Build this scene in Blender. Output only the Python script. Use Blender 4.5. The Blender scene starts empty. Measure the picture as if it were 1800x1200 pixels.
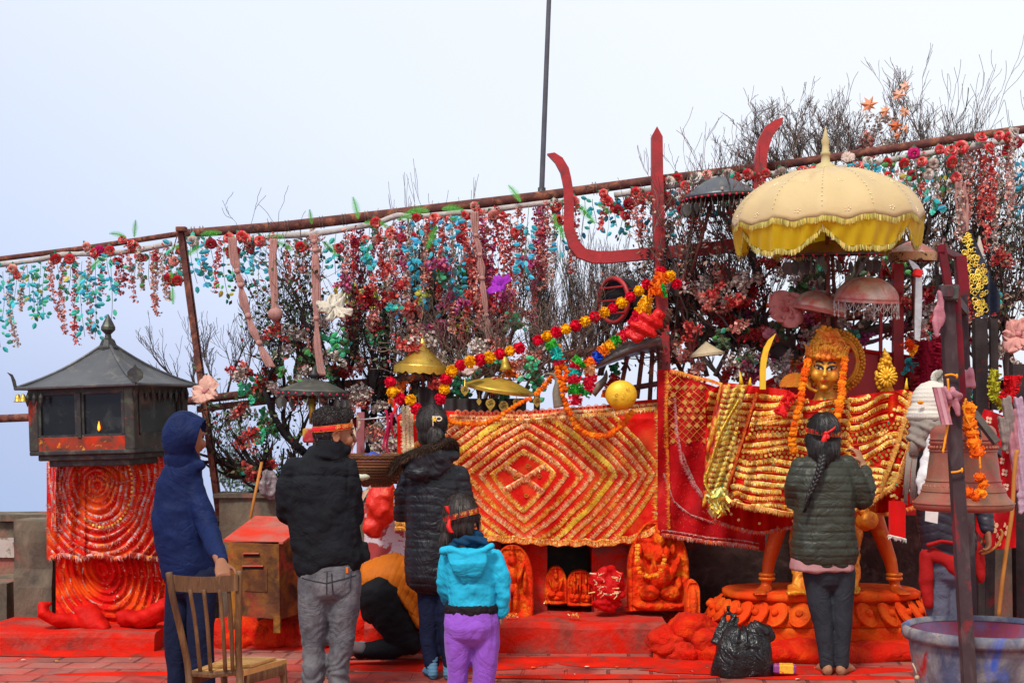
import bpy, math, random
import numpy as np
from mathutils import Vector, Matrix, noise
R = math.radians
random.seed(7)
SC = bpy.context.scene
COL = SC.collection
# ------------------------------------------------------------------ camera, sky, sun, exposure
F = 2500.0; H = 1.56; HY = 730.0
cam_d = bpy.data.cameras.new('camera'); cam = bpy.data.objects.new('camera', cam_d); COL.objects.link(cam)
cam.location = (0, 0, H); cam.rotation_euler = (R(90), 0, 0)
cam_d.sensor_width = 36; cam_d.lens = F/1800*36; cam_d.shift_y = (HY-600)/1800.0
cam_d.clip_start = .1; cam_d.clip_end = 3000
SC.camera = cam
SUN_EL, SUN_AZ = R(52), R(205)
w = bpy.data.worlds.new("World"); SC.world = w; w.use_nodes = True
nt = w.node_tree; N = nt.nodes; Lk = nt.links
for n in list(N): N.remove(n)
out = N.new('ShaderNodeOutputWorld'); add = N.new('ShaderNodeAddShader')
b1 = N.new('ShaderNodeBackground'); b2 = N.new('ShaderNodeBackground')
sky = N.new('ShaderNodeTexSky'); sky.sky_type = 'NISHITA'; sky.sun_disc = False
sky.sun_elevation = SUN_EL; sky.sun_rotation = SUN_AZ; sky.air_density = 1; sky.dust_density = 3
Lk.new(sky.outputs[0], b1.inputs[0]); b1.inputs[1].default_value = .02
tc = N.new('ShaderNodeTexCoord'); sp = N.new('ShaderNodeSeparateXYZ'); Lk.new(tc.outputs['Generated'], sp.inputs[0])
mx = N.new('ShaderNodeMath'); mx.operation = 'MULTIPLY_ADD'; mx.inputs[1].default_value = .55   # fog lies bluer low on the left
Lk.new(sp.outputs[0], mx.inputs[0]); Lk.new(sp.outputs[2], mx.inputs[2])
rp = N.new('ShaderNodeValToRGB'); Lk.new(mx.outputs[0], rp.inputs[0])
cr = rp.color_ramp; cr.elements[0].position = 0; cr.elements[0].color = (.30,.42,.66,1)
cr.elements[1].position = 1; cr.elements[1].color = (.70,.72,.76,1)
mp = N.new('ShaderNodeMapRange'); mp.inputs[1].default_value = -.35; mp.inputs[2].default_value = 1.0
Lk.new(mx.outputs[0], mp.inputs[0]); Lk.new(mp.outputs[0], rp.inputs[0])
for p_, c_ in ((.14,(.45,.53,.76,1)),(.26,(.59,.65,.84,1)),(.36,(.70,.745,.85,1)),(.50,(.765,.79,.84,1)),(.62,(.80,.82,.86,1))):
    e = cr.elements.new(p_); e.color = c_
Lk.new(rp.outputs[0], b2.inputs[0]); b2.inputs[1].default_value = 1.0
Lk.new(b1.outputs[0], add.inputs[0]); Lk.new(b2.outputs[0], add.inputs[1]); Lk.new(add.outputs[0], out.inputs[0])
sl = bpy.data.lights.new('sun', 'SUN'); sl.energy = 2.7; sl.angle = R(11); sl.color = (1,.95,.86)
so = bpy.data.objects.new('sun', sl); COL.objects.link(so)
sd = Vector((math.sin(SUN_AZ)*math.cos(SUN_EL), math.cos(SUN_AZ)*math.cos(SUN_EL), math.sin(SUN_EL)))
so.rotation_euler = sd.to_track_quat('Z','Y').to_euler(); so.location = (0,-5,20)
SC.view_settings.view_transform = 'Standard'; SC.view_settings.look = 'None'
SC.view_settings.exposure = 0.2; SC.view_settings.gamma = 1
# ------------------------------------------------------------------ helpers
def P(px, py, Y): return Vector(((px-900)*Y/F, Y, H-(py-HY)*Y/F))
def rnd(a, b): return random.uniform(a, b)
def mixc(a, b, t): return tuple(a[i]*(1-t)+b[i]*t for i in range(3))
def jit(c, a=.15):
    k = 1+rnd(-a, a); return tuple(max(0, min(1, x*k*(1+rnd(-a, a)*.4))) for x in c)
MATS = {}
def M(name, col=(.5,.5,.5), rough=.6, metal=0, var=.2, vs=6, bump=0, bs=60, stain=None, attr=False, sheen=0, emit=None, coat=0, stretch=None, alpha=1, trans=0, folds=0, fs=5):
    """procedural surface: colour variation, optional stains [(colour, amount, scale)], bump"""
    if name in MATS: return MATS[name]
    m = bpy.data.materials.new(name); m.use_nodes = True; nt = m.node_tree; n = nt.nodes; l = nt.links
    b = n['Principled BSDF']
    g = n.new('ShaderNodeNewGeometry'); pos = g.outputs['Position']
    if stretch:
        mp = n.new('ShaderNodeMapping'); mp.inputs['Scale'].default_value = stretch; l.new(pos, mp.inputs[0]); pos = mp.outputs[0]
    def noise_(s, det=7, dist=0):
        t = n.new('ShaderNodeTexNoise'); t.inputs['Scale'].default_value = s; t.inputs['Detail'].default_value = det; t.inputs['Roughness'].default_value = .62
        t.inputs['Distortion'].default_value = dist; l.new(pos, t.inputs['Vector']); return t.outputs['Fac']
    if attr:
        a = n.new('ShaderNodeAttribute'); a.attribute_name = 'col'; cur = a.outputs['Color']
    else:
        r = n.new('ShaderNodeRGB'); r.outputs[0].default_value = (*col, 1); cur = r.outputs[0]
    if var:
        hs = n.new('ShaderNodeHueSaturation'); mr = n.new('ShaderNodeMapRange')
        mr.inputs[1].default_value = .3; mr.inputs[2].default_value = .7; mr.inputs[3].default_value = 1-var; mr.inputs[4].default_value = 1+var
        l.new(noise_(vs), mr.inputs[0]); l.new(mr.outputs[0], hs.inputs['Value']); l.new(cur, hs.inputs['Color']); cur = hs.outputs[0]
    for st in (stain or []):
        sc_, am, ss = st[:3]; soft = st[3] if len(st) > 3 else .08
        mr = n.new('ShaderNodeMapRange'); mr.inputs[1].default_value = 1-am-soft; mr.inputs[2].default_value = 1-am+soft
        l.new(noise_(ss, 6, .6), mr.inputs[0])
        mi = n.new('ShaderNodeMix'); mi.data_type = 'RGBA'; l.new(mr.outputs[0], mi.inputs['Factor'])
        l.new(cur, mi.inputs['A']); mi.inputs['B'].default_value = (*sc_, 1); cur = mi.outputs['Result']
    l.new(cur, b.inputs['Base Color'])
    b.inputs['Specular IOR Level'].default_value = .12 if rough > .58 else .4
    b.inputs['Roughness'].default_value = rough; b.inputs['Metallic'].default_value = metal
    b.inputs['Sheen Weight'].default_value = sheen; b.inputs['Coat Weight'].default_value = coat
    b.inputs['Transmission Weight'].default_value = trans; b.inputs['Alpha'].default_value = alpha
    if emit: b.inputs['Emission Color'].default_value = (*emit[0], 1); b.inputs['Emission Strength'].default_value = emit[1]
    if bump:
        bp = n.new('ShaderNodeBump'); bp.inputs['Strength'].default_value = 1; bp.inputs['Distance'].default_value = bump
        l.new(noise_(bs, 5, .3), bp.inputs['Height']); l.new(bp.outputs[0], b.inputs['Normal'])
        if folds:
            ab = n.new('ShaderNodeMath'); ab.operation = 'SUBTRACT'; ab.inputs[1].default_value = .5; l.new(noise_(fs, 3, 1.6), ab.inputs[0])
            a2_ = n.new('ShaderNodeMath'); a2_.operation = 'ABSOLUTE'; l.new(ab.outputs[0], a2_.inputs[0]); pw = n.new('ShaderNodeMath'); pw.operation = 'POWER'; pw.inputs[1].default_value = .6; l.new(a2_.outputs[0], pw.inputs[0])
            b3 = n.new('ShaderNodeBump'); b3.inputs['Strength'].default_value = 1; b3.inputs['Distance'].default_value = folds; l.new(pw.outputs[0], b3.inputs['Height']); l.new(bp.outputs[0], b3.inputs['Normal']); l.new(b3.outputs[0], b.inputs['Normal'])
    MATS[name] = m; return m

def glow(m, col, f):
    """thin cloth: light from behind comes through"""
    n, l = m.node_tree.nodes, m.node_tree.links; o = n['Material Output']; t = n.new('ShaderNodeBsdfTranslucent'); t.inputs[0].default_value = (*col,1); x = n.new('ShaderNodeMixShader'); x.inputs[0].default_value = f
    l.new(n['Principled BSDF'].outputs[0], x.inputs[1]); l.new(t.outputs[0], x.inputs[2]); l.new(x.outputs[0], o.inputs['Surface'])
class MB:
    def __init__(s): s.v = []; s.f = []; s.c = []
    def face(s, pts, col=(1,1,1)):
        i = len(s.v); s.v.extend(pts); s.f.append(tuple(range(i, i+len(pts)))); s.c.append(col)
    def grid(s, rows, col=(1,1,1), closeu=False, closev=False):
        """rows: list of equal-length point lists"""
        i0 = len(s.v); nu = len(rows); nv = len(rows[0])
        for r in rows: s.v.extend(r)
        for a in range(nu if closeu else nu-1):
            for b in range(nv if closev else nv-1):
                a2 = (a+1) % nu; b2 = (b+1) % nv
                s.f.append((i0+a*nv+b, i0+a*nv+b2, i0+a2*nv+b2, i0+a2*nv+b)); s.c.append(col(a, b) if callable(col) else col)
        return i0
    def box(s, c, d, rot=None, col=(1,1,1), taper=1, bev=0):
        c = Vector(c); x, y, z = [q/2 for q in d]; m = rot or Matrix.Identity(3)
        if bev:
            # chamfered box: 3 nested loops top & bottom
            lv = [(-z, bev), (-z+bev, 0), (z-bev, 0), (z, bev)]
            rows = []
            for zz, ins in lv:
                X = x-ins; Y_ = y-ins; cc = bev if not ins else bev*.6
                t = taper if zz > 0 else 1
                rows.append([c+m@Vector((px*t, py*t, zz)) for px, py in ((-X+cc,-Y_),(X-cc,-Y_),(X,-Y_+cc),(X,Y_-cc),(X-cc,Y_),(-X+cc,Y_),(-X,Y_-cc),(-X,-Y_+cc))])
            i0 = s.grid(rows, col, closev=True); k = 8
            s.f.append(tuple(i0+j for j in range(k-1,-1,-1))); s.c.append(col)
            s.f.append(tuple(i0+3*k+j for j in range(k))); s.c.append(col); return
        p = [c+m@Vector((sx*x*(taper if sz > 0 else 1), sy*y*(taper if sz > 0 else 1), sz*z)) for sz in (-1,1) for sx, sy in ((-1,-1),(1,-1),(1,1),(-1,1))]
        i = len(s.v); s.v.extend(p)
        for f in ((3,2,1,0),(4,5,6,7),(0,1,5,4),(1,2,6,5),(2,3,7,6),(3,0,4,7)):
            s.f.append(tuple(i+k for k in f)); s.c.append(col)
    def tube(s, pts, rad, n=8, col=(1,1,1), cap=True, ref=None, ends=0, sq=2.0, close=False):
        """sweep; rad: number | list of number or (a,b); ref: side vector for a; ends: rounded ends"""
        pts = [Vector(p) for p in pts]; k = len(pts)
        if not isinstance(rad, list): rad = [rad]*k
        rad = [(r, r) if not isinstance(r, (tuple, list)) else r for r in rad]
        if ends:
            t0 = (pts[0]-pts[1]).normalized(); t1 = (pts[-1]-pts[-2]).normalized()
            r0 = rad[0]; r1 = rad[-1]; e0 = min(r0)*ends; e1 = min(r1)*ends; pre = []; pr = []; po = []; pq = []
            for a in (80, 55, 28):
                c_, s_ = math.cos(R(a)), math.sin(R(a))
                pre.append(pts[0]+t0*e0*s_); pr.append((r0[0]*c_, r0[1]*c_))
                po.insert(0, pts[-1]+t1*e1*s_); pq.insert(0, (r1[0]*c_, r1[1]*c_))
            pts = pre+pts+po; rad = pr+rad+pq; k = len(pts)
        rows = []; side = Vector(ref) if ref is not None else None
        for i, p in enumerate(pts):
            if close: t = pts[(i+1) % k]-pts[i-1]
            else: t = pts[min(i+1, k-1)]-pts[max(i-1, 0)]
            if t.length < 1e-9: t = Vector((0,0,1))
            t.normalize()
            if side is None: side = t.cross(Vector((.13,.31,.9))) if abs(t.z) < .9 else t.cross(Vector((.1,1,.2)))
            sd_ = side-t*side.dot(t)
            if sd_.length < 1e-6: sd_ = t.orthogonal()
            sd_.normalize()
            if ref is None: side = sd_
            up = t.cross(sd_); a, b = rad[i]; row = []
            for j in range(n):
                th = 2*math.pi*j/n; c_, s_ = math.cos(th), math.sin(th)
                if sq != 2: c_ = math.copysign(abs(c_)**(2/sq), c_); s_ = math.copysign(abs(s_)**(2/sq), s_)
                row.append(p+sd_*a*c_+up*b*s_)
            rows.append(row)
        i0 = s.grid(rows, col, closev=True, closeu=close)
        if cap and not close:
            cc = col(0, 0) if callable(col) else col
            s.f.append(tuple(i0+j for j in range(n-1,-1,-1))); s.c.append(cc)
            s.f.append(tuple(i0+(k-1)*n+j for j in range(n))); s.c.append(cc)
    def lathe(s, prof, c, n=24, col=(1,1,1), sx=1, sy=1, rot=None, wob=None):
        """prof: [(r,z)] ; wob(theta,i)-> radius factor"""
        c = Vector(c); m = rot or Matrix.Identity(3); rows = []
        for i, (r, z) in enumerate(prof):
            row = []
            for j in range(n):
                th = 2*math.pi*j/n; k = wob(th, i) if wob else 1
                row.append(c+m@Vector((r*k*sx*math.cos(th), r*k*sy*math.sin(th), z)))
            rows.append(row)
        s.grid(rows, col, closev=True)
    def ball(s, c, r, n=10, col=(1,1,1), rot=None, bumpy=0):
        if not isinstance(r, (tuple, list)): r = (r, r, r)
        c = Vector(c); m = rot or Matrix.Identity(3); rows = []
        k = max(4, n//2+1)
        for i in range(k+1):
            ph = math.pi*i/k; row = []
            for j in range(n):
                th = 2*math.pi*j/n; q = 1+(rnd(-bumpy, bumpy) if bumpy else 0)
                row.append(c+m@Vector((r[0]*q*math.sin(ph)*math.cos(th), r[1]*q*math.sin(ph)*math.sin(th), -r[2]*q*math.cos(ph))))
            rows.append(row)
        s.grid(rows, col, closev=True)
    def prism(s, poly, d, col=(1,1,1)):
        """extrude a polygon of points by vector d"""
        poly = [Vector(p) for p in poly]; d = Vector(d); n = len(poly); i = len(s.v)
        s.v.extend(poly); s.v.extend([p+d for p in poly])
        s.f.append(tuple(i+j for j in range(n))); s.c.append(col)
        s.f.append(tuple(i+n+j for j in range(n-1,-1,-1))); s.c.append(col)
        for j in range(n): s.f.append((i+j, i+n+j, i+n+(j+1) % n, i+(j+1) % n)); s.c.append(col)
    def build(s, name, mat, parent=None, smooth=False, solid=0, origin=None):
        if not s.v: return None
        return mkobj(name, np.array([tuple(v) for v in s.v], dtype=float), s.f, mat, parent, smooth, s.c, solid, origin)

def wloc(o):
    v = Vector((0,0,0))
    while o: v += o.location; o = o.parent
    return v
def mkobj(name, V, Fc, mat, parent=None, smooth=False, colors=None, solid=0, origin=None):
    lo, hi = V.min(0), V.max(0)
    org = Vector(origin) if origin is not None else Vector(((lo[0]+hi[0])/2, (lo[1]+hi[1])/2, lo[2]))
    me = bpy.data.meshes.new(name); me.from_pydata((V-np.array(org)).tolist(), [], Fc)
    if colors is not None and len(colors) == len(me.polygons):
        a = me.attributes.new('col', 'FLOAT_COLOR', 'FACE')
        arr = np.ones((len(colors), 4)); arr[:, :3] = np.array(colors); a.data.foreach_set('color', arr.ravel())
    if smooth: me.polygons.foreach_set('use_smooth', [True]*len(me.polygons))
    me.materials.append(mat); me.update()
    o = bpy.data.objects.new(name, me); COL.objects.link(o)
    if parent: o.parent = parent; o.location = org-wloc(parent)
    else: o.location = org
    if solid:
        md = o.modifiers.new('solid', 'SOLIDIFY'); md.thickness = solid; md.offset = 0
    return o
def tag(o, label=None, cat=None, group=None, kind=None):
    if o is None: return o
    if label: o['label'] = label
    if cat: o['category'] = cat
    if group: o['group'] = group
    if kind: o['kind'] = kind
    return o
def thing(name, label, cat, loc, group=None):
    o = bpy.data.objects.new(name, None); COL.objects.link(o); o.location = loc; o.empty_display_size = .1
    return tag(o, label, cat, group)
def rep(name, mb, mat, parent, spots, smooth=False):
    """one small part built at the origin, then a copy of it per spot (location[, rotation_z[, scale]])"""
    first = None; base = wloc(parent)
    for sp_ in spots:
        if not isinstance(sp_, tuple): sp_ = (sp_,)
        if first is None: o = first = mb.build(name, mat, parent, smooth, origin=(0,0,0))
        else: o = first.copy(); COL.objects.link(o); o.parent = parent
        o.location = sp_[0]-base
        if len(sp_) > 1: o.rotation_euler = (0,0,sp_[1])
        if len(sp_) > 2: o.scale = (sp_[2],)*3
def copy_tree(o, parent=None):
    c = o.copy(); COL.objects.link(c); c.parent = parent
    for ch in [x for x in o.children]: copy_tree(ch, c)
    return c
def vnoise(p):
    p = np.asarray(p, float); i = np.floor(p).astype(np.int64); f = p-i; f = f*f*(3-2*f)
    def h(a, b, c):
        n = (a*73856093) ^ (b*19349663) ^ (c*83492791); n = (n ^ (n >> 13))*1274126177 & 0x7fffffff
        n = n ^ (n >> 16); return (n & 0xffff)/65535.0
    r = 0
    for dx in (0,1):
        for dy in (0,1):
            for dz in (0,1):
                wt = (f[:,0] if dx else 1-f[:,0])*(f[:,1] if dy else 1-f[:,1])*(f[:,2] if dz else 1-f[:,2])
                r = r+wt*h(i[:,0]+dx, i[:,1]+dy, i[:,2]+dz)
    return r*2-1
def fbm(p, o=3): return sum(vnoise(np.asarray(p)*2**k+k*17.3)/2**k for k in range(o))
def blob(name, mb, mat, parent=None, voxel=.01, smooth=4, disp=None, origin=None):
    """union of the closed shapes in mb as one continuous skin (voxel remesh + smooth), then displaced"""
    tmp = mb.build('tmp', mat)
    md = tmp.modifiers.new('r', 'REMESH'); md.mode = 'VOXEL'; md.voxel_size = voxel; md.use_smooth_shade = True
    if smooth: ms = tmp.modifiers.new('s', 'SMOOTH'); ms.iterations = smooth; ms.factor = .5
    dg = bpy.context.evaluated_depsgraph_get(); ev = tmp.evaluated_get(dg); me = ev.to_mesh()
    n = len(me.vertices); co = np.empty(n*3); me.vertices.foreach_get('co', co); co = co.reshape(-1, 3)+np.array(tmp.location)
    no = np.empty(n*3); me.vertices.foreach_get('normal', no); no = no.reshape(-1, 3)
    fc = [tuple(p.vertices) for p in me.polygons]; ev.to_mesh_clear()
    tm = tmp.data; bpy.data.objects.remove(tmp); bpy.data.meshes.remove(tm)
    if disp: 
        d = disp(co, no)
        co = co+(no*d[:, None] if d.ndim == 1 else d)
    return mkobj(name, co, fc, mat, parent, True, origin=origin)
def smoothpath(pts, n=6, close=False):
    pts = [Vector(p) for p in pts]; k = len(pts); o = []
    for i in range(k if close else k-1):
        if close: a, b, c, d = pts[i-1], pts[i], pts[(i+1) % k], pts[(i+2) % k]
        else: a, b, c, d = pts[max(i-1,0)], pts[i], pts[i+1], pts[min(i+2,k-1)]
        for j in range(n):
            t = j/n; o.append(.5*((2*b)+(-a+c)*t+(2*a-5*b+4*c-d)*t*t+(-a+3*b-3*c+d)*t**3))
    if not close: o.append(pts[-1])
    return o
def pp(lst, Y=None, n=4):
    """smooth 3D path from (px,py[,Y]) tuples"""
    return smoothpath([P(q[0], q[1], q[2] if len(q) > 2 else Y) for q in lst], n)
def lerp_tab(tab, x):
    return float(np.interp(x, [t[0] for t in tab], [t[1] for t in tab]))
ROTX = lambda a: Matrix.Rotation(a, 3, 'X')
ROTY = lambda a: Matrix.Rotation(a, 3, 'Y')
ROTZ = lambda a: Matrix.Rotation(a, 3, 'Z')
# ------------------------------------------------------------------ materials
PIG = (.60,.012,.003); PIG2 = (.70,.05,.004)
m_stone = M('stone', (.12,.085,.075), .85, var=.35, vs=5, bump=.02, bs=14, stain=[((.36,.08,.06),.5,2.2,.1),(PIG,.50,4,.12)])
m_rock = M('pigmented_rock', (.30,.035,.015), .9, var=.4, vs=7, bump=.02, bs=24, folds=.018, fs=3, stain=[(PIG,.62,2.5,.15),(PIG2,.42,5)])
m_plinth = M('plinth_stone', (.22,.09,.07), .85, var=.4, vs=5, bump=.012, bs=22, stain=[((.06,.035,.03),.44,6),(PIG,.55,3.4,.16)])
m_pig = M('pigment_covered_stone', (.72,.03,.005), .8, var=.25, vs=8, bump=.008, bs=50, stain=[((.75,.16,.015),.43,5,.12),((.25,.03,.02),.33,9)])
m_idol = M('pigmented_relief_stone', (.70,.032,.004), .75, var=.3, vs=18, bump=.012, bs=60, stain=[((.74,.20,.01),.40,10,.1),((.34,.02,.006),.36,22)])
m_conc = M('old_concrete', (.19,.155,.11), .9, var=.3, vs=5, bump=.008, bs=40, stain=[((.07,.06,.05),.46,3.5,.12),((.40,.10,.08),.36,2)], stretch=(1,1,.55))
m_paintw = M('flaking_white_paint', (.48,.40,.36), .85, var=.15, stain=[((.22,.16,.12),.44,12,.03),((.45,.05,.04),.34,5)])
m_rust = M('rusty_iron', (.12,.042,.035), .75, var=.35, vs=12, bump=.003, bs=80, stain=[((.30,.11,.06),.42,9),((.07,.035,.03),.42,20)])
m_redpaint = M('red_painted_steel', (.36,.018,.02), .5, var=.2, vs=9, bump=.002, bs=50, stain=[((.20,.02,.02),.42,7)])
m_darkiron = M('dark_weathered_copper', (.045,.045,.045), .5, .5, var=.35, vs=7, bump=.002, bs=40, stain=[((.10,.11,.08),.42,12),((.12,.05,.03),.36,16)])
m_roof = M('weathered_zinc_roof', (.085,.088,.095), .5, .35, var=.25, vs=3, bump=.003, bs=20, stain=[((.17,.16,.14),.38,8)])
m_brass = M('brass', (.62,.40,.07), .34, .75, var=.25, vs=9, bump=.003, bs=30, stain=[((.40,.22,.06),.42,6,.1)])
m_attr = M('dyed_fabric', attr=True, rough=.75, var=.12, vs=14)
m_leafm = M('plastic_foliage', attr=True, rough=.55, var=.1, vs=20)
m_tinsel = M('tinsel', attr=True, rough=.42, metal=.12, var=.15, vs=60)
m_wood = M('bare_wood', (.10,.075,.065), .9, var=.35, vs=10, bump=.004, bs=60, stretch=(1,1,.5))
m_twig = M('twig_bark', attr=True, rough=.9, var=.2, vs=12)
def drape_mat(name, col, **k): return M(name, col, rough=k.get('rough', .75), var=k.get('var', .15), vs=7, bump=k.get('bump', .006), bs=k.get('bs', 30), sheen=0, stain=k.get('stain'))
m_redcloth = drape_mat('red_cloth', (.60,.006,.003), stain=[((.72,.09,.005),.40,4,.1),((.38,.003,.003),.40,9,.08)])
m_glass = M('dusty_dark_glass', (.008,.009,.008), .22, 0, var=.3, stain=[((.05,.055,.05),.38,7,.1)])
# ------------------------------------------------------------------ setting
def paver_mat():
    m = bpy.data.materials.new('brick_pavers'); m.use_nodes = True; n = m.node_tree.nodes; l = m.node_tree.links; b = n['Principled BSDF']
    g = n.new('ShaderNodeNewGeometry'); mp = n.new('ShaderNodeMapping'); mp.inputs['Rotation'].default_value = (0,0,R(4)); l.new(g.outputs['Position'], mp.inputs[0])
    nz0 = n.new('ShaderNodeTexNoise'); nz0.inputs['Scale'].default_value = 3; l.new(mp.outputs[0], nz0.inputs['Vector'])
    va = n.new('ShaderNodeVectorMath'); va.operation = 'MULTIPLY_ADD'; va.inputs[1].default_value = (.035,.035,0); l.new(nz0.outputs['Color'], va.inputs[0]); l.new(mp.outputs[0], va.inputs[2])
    br = n.new('ShaderNodeTexBrick'); l.new(va.outputs[0], br.inputs['Vector']); br.inputs['Scale'].default_value = 1
    br.inputs['Brick Width'].default_value = .26; br.inputs['Row Height'].default_value = .22; br.inputs['Mortar Size'].default_value = .012; br.inputs['Mortar Smooth'].default_value = .4
    br.inputs['Color1'].default_value = (.36,.11,.08,1); br.inputs['Color2'].default_value = (.22,.065,.05,1); br.inputs['Mortar'].default_value = (.12,.025,.018,1)
    def mixn(cur, col, sc, lo, hi):
        t = n.new('ShaderNodeTexNoise'); t.inputs['Scale'].default_value = sc; t.inputs['Detail'].default_value = 7; t.inputs['Distortion'].default_value = .8; l.new(g.outputs['Position'], t.inputs['Vector'])
        r = n.new('ShaderNodeMapRange'); r.inputs[1].default_value = lo; r.inputs[2].default_value = hi; l.new(t.outputs['Fac'], r.inputs[0])
        mi = n.new('ShaderNodeMix'); mi.data_type = 'RGBA'; l.new(r.outputs[0], mi.inputs['Factor']); l.new(cur, mi.inputs['A']); mi.inputs['B'].default_value = (*col,1); return mi.outputs['Result'], r.outputs[0]
    cur, _ = mixn(br.outputs['Color'], (.36,.14,.11), 2.2, .52, .66)
    cur, _ = mixn(cur, (.17,.02,.015), 1.6, .50, .60)
    cur, f = mixn(cur, (.54,.04,.022), 2.3, .44, .66)
    l.new(cur, b.inputs['Base Color']); b.inputs['Roughness'].default_value = .8
    bp = n.new('ShaderNodeBump'); bp.inputs['Distance'].default_value = .012; iv = n.new('ShaderNodeMath'); iv.operation = 'SUBTRACT'; iv.inputs[0].default_value = 1
    l.new(br.outputs['Fac'], iv.inputs[1])
    t = n.new('ShaderNodeTexNoise'); t.inputs['Scale'].default_value = 16; t.inputs['Detail'].default_value = 6; l.new(g.outputs['Position'], t.inputs['Vector'])
    ad = n.new('ShaderNodeMath'); ad.operation = 'ADD'; l.new(iv.outputs[0], ad.inputs[0]); l.new(t.outputs['Fac'], ad.inputs[1]); l.new(ad.outputs[0], bp.inputs['Height']); l.new(bp.outputs[0], b.inputs['Normal'])
    return m
m_pave = paver_mat()
mb = MB(); rows = []
for i in range(60):
    y = -6+i*(17.6/59); rows.append([Vector((-14+j*.4, y, .012*noise.noise(Vector((j*.13, y*.5, 0))))) for j in range(71)])
mb.grid(rows); tag(mb.build('terrace_ground', m_pave, smooth=True), kind='structure')
# hill falling away into fog behind the terrace
mb = MB(); rows = []
for i in range(40):
    t = i/39; y = 11.55+t*t*260; z = -.25-(y-11.55)*.62+1.6*noise.noise(Vector((0, y*.05, 3)))
    rows.append([Vector((-260+j*13, y, z+3*noise.noise(Vector((j*.3, y*.04, 0)))*min(1, (y-11.5)/20))) for j in range(41)])
mb.grid(rows); tag(mb.build('hillside', M('hill_scrub', (.09,.10,.07), .95, var=.4, vs=1.5), smooth=True), kind='structure')
# low powder drift on the ground in front of the shrines
def slab(mb, x0, x1, py0, Yf, Yb, z, irregular=0, n=24, zb=-.02):
    """stone platform: front edge from pixel x0..x1 at depth Yf, back Yb, top z"""
    X0, X1 = (x0-900)*Yf/F, (x1-900)*Yf/F
    prof = [(Yf-.0, zb), (Yf+.0, z-.035), (Yf+.012, z-.008), (Yf+.04, z), (Yf+(Yb-Yf)*.35, z+.003), (Yf+(Yb-Yf)*.7, z+.002), (Yb, z), (Yb, zb)]
    rows = []
    for i in range(n+1):
        x = X0+(X1-X0)*i/n
        rows.append([Vector((x, y+irregular*noise.noise(Vector((x*2.3, zz*5, y))), zz+(irregular*.5*noise.noise(Vector((x*3, y*2, 5))) if zz > 0 else 0))) for y, zz in prof])
    i0 = mb.grid(rows)
    k = len(prof); mb.f.append(tuple(i0+j for j in range(k))); mb.c.append((1,1,1)); mb.f.append(tuple(i0+n*k+j for j in range(k-1,-1,-1))); mb.c.append((1,1,1))
# left platform (under the draped stone), slightly skewed like the photo
mb = MB(); slab(mb, -40, 272, 0, 9.35, 10.6, .135, .03); o = mb.build('stone_platform', m_plinth)
tag(o, 'low pigment covered stone platform under the draped stone at far left', 'platform')
# parapet wall left with step
wall = thing('parapet_wall', 'long low weathered concrete parapet wall behind the shrines', 'wall', (-3, 11, 0))
mb = MB()
def rough_box(mb, x0, x1, y0, y1, z0, z1, a=.012, nx=60, nz=10):
    ring = []
    rows = []
    for i in range(nx+1):
        x = x0+(x1-x0)*i/nx; r = []
        pr = [(y0, z0+(z1-z0)*k/nz) for k in range(nz+1)]+[(y1, z1-(z1-z0)*k/nz) for k in range(nz+1)]
        for y, z in pr:
            q = a*noise.noise(Vector((x*3, y*3, z*5))); r.append(Vector((x, y+q*(-1 if y == y0 else 1), z+(q*1.3 if z > z0 else 0))))
        rows.append(r)
    i0 = mb.grid(rows); k = len(rows[0])
    mb.f.append(tuple(i0+j for j in range(k))); mb.c.append((1,1,1)); mb.f.append(tuple(i0+nx*k+j for j in range(k-1,-1,-1))); mb.c.append((1,1,1))
rough_box(mb, -6.5, 6.5, 10.95, 11.25, 0, .745); mb.build('wall_body', m_conc, wall)
mb = MB(); rough_box(mb, -6.5, 6.5, 10.90, 11.30, .75, .80, .008, nz=2); mb.build('coping', m_conc, wall)
mb = MB()
for k in range(9):
    x = -4.2+k*.0+rnd(-.03,.03)
mb2 = MB(); rough_box(mb2, -6.5, -3.62, 10.925, 10.94, .47, .62, .004, nz=3); mb2.build('paint_band', m_paintw, wall)
mb = MB(); rough_box(mb, -6.5, -3.66, 10.3, 10.94, 0, .34, .014); o = mb.build('concrete_bench', m_conc)
tag(o, 'stepped concrete ledge with dark drips against the parapet at far left', 'bench')
# taller block left of draped stone / behind donation box
mb = MB(); rough_box(mb, -3.52, -3.25, 10.05, 10.45, 0, .82, .02, nx=8)
tag(mb.build('stone_post', m_conc), 'square dark stone post right behind the left draped stone', 'post')
mb = MB(); rough_box(mb, -2.1, -.9, 10.2, 10.5, 0, .97, .02); rough_box(mb, -2.14, -.86, 10.17, 10.53, .972, 1.0, .008, nz=2)
tag(mb.build('backing_wall', m_conc), 'brown concrete wall segment behind the rusty donation box', 'wall')
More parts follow.
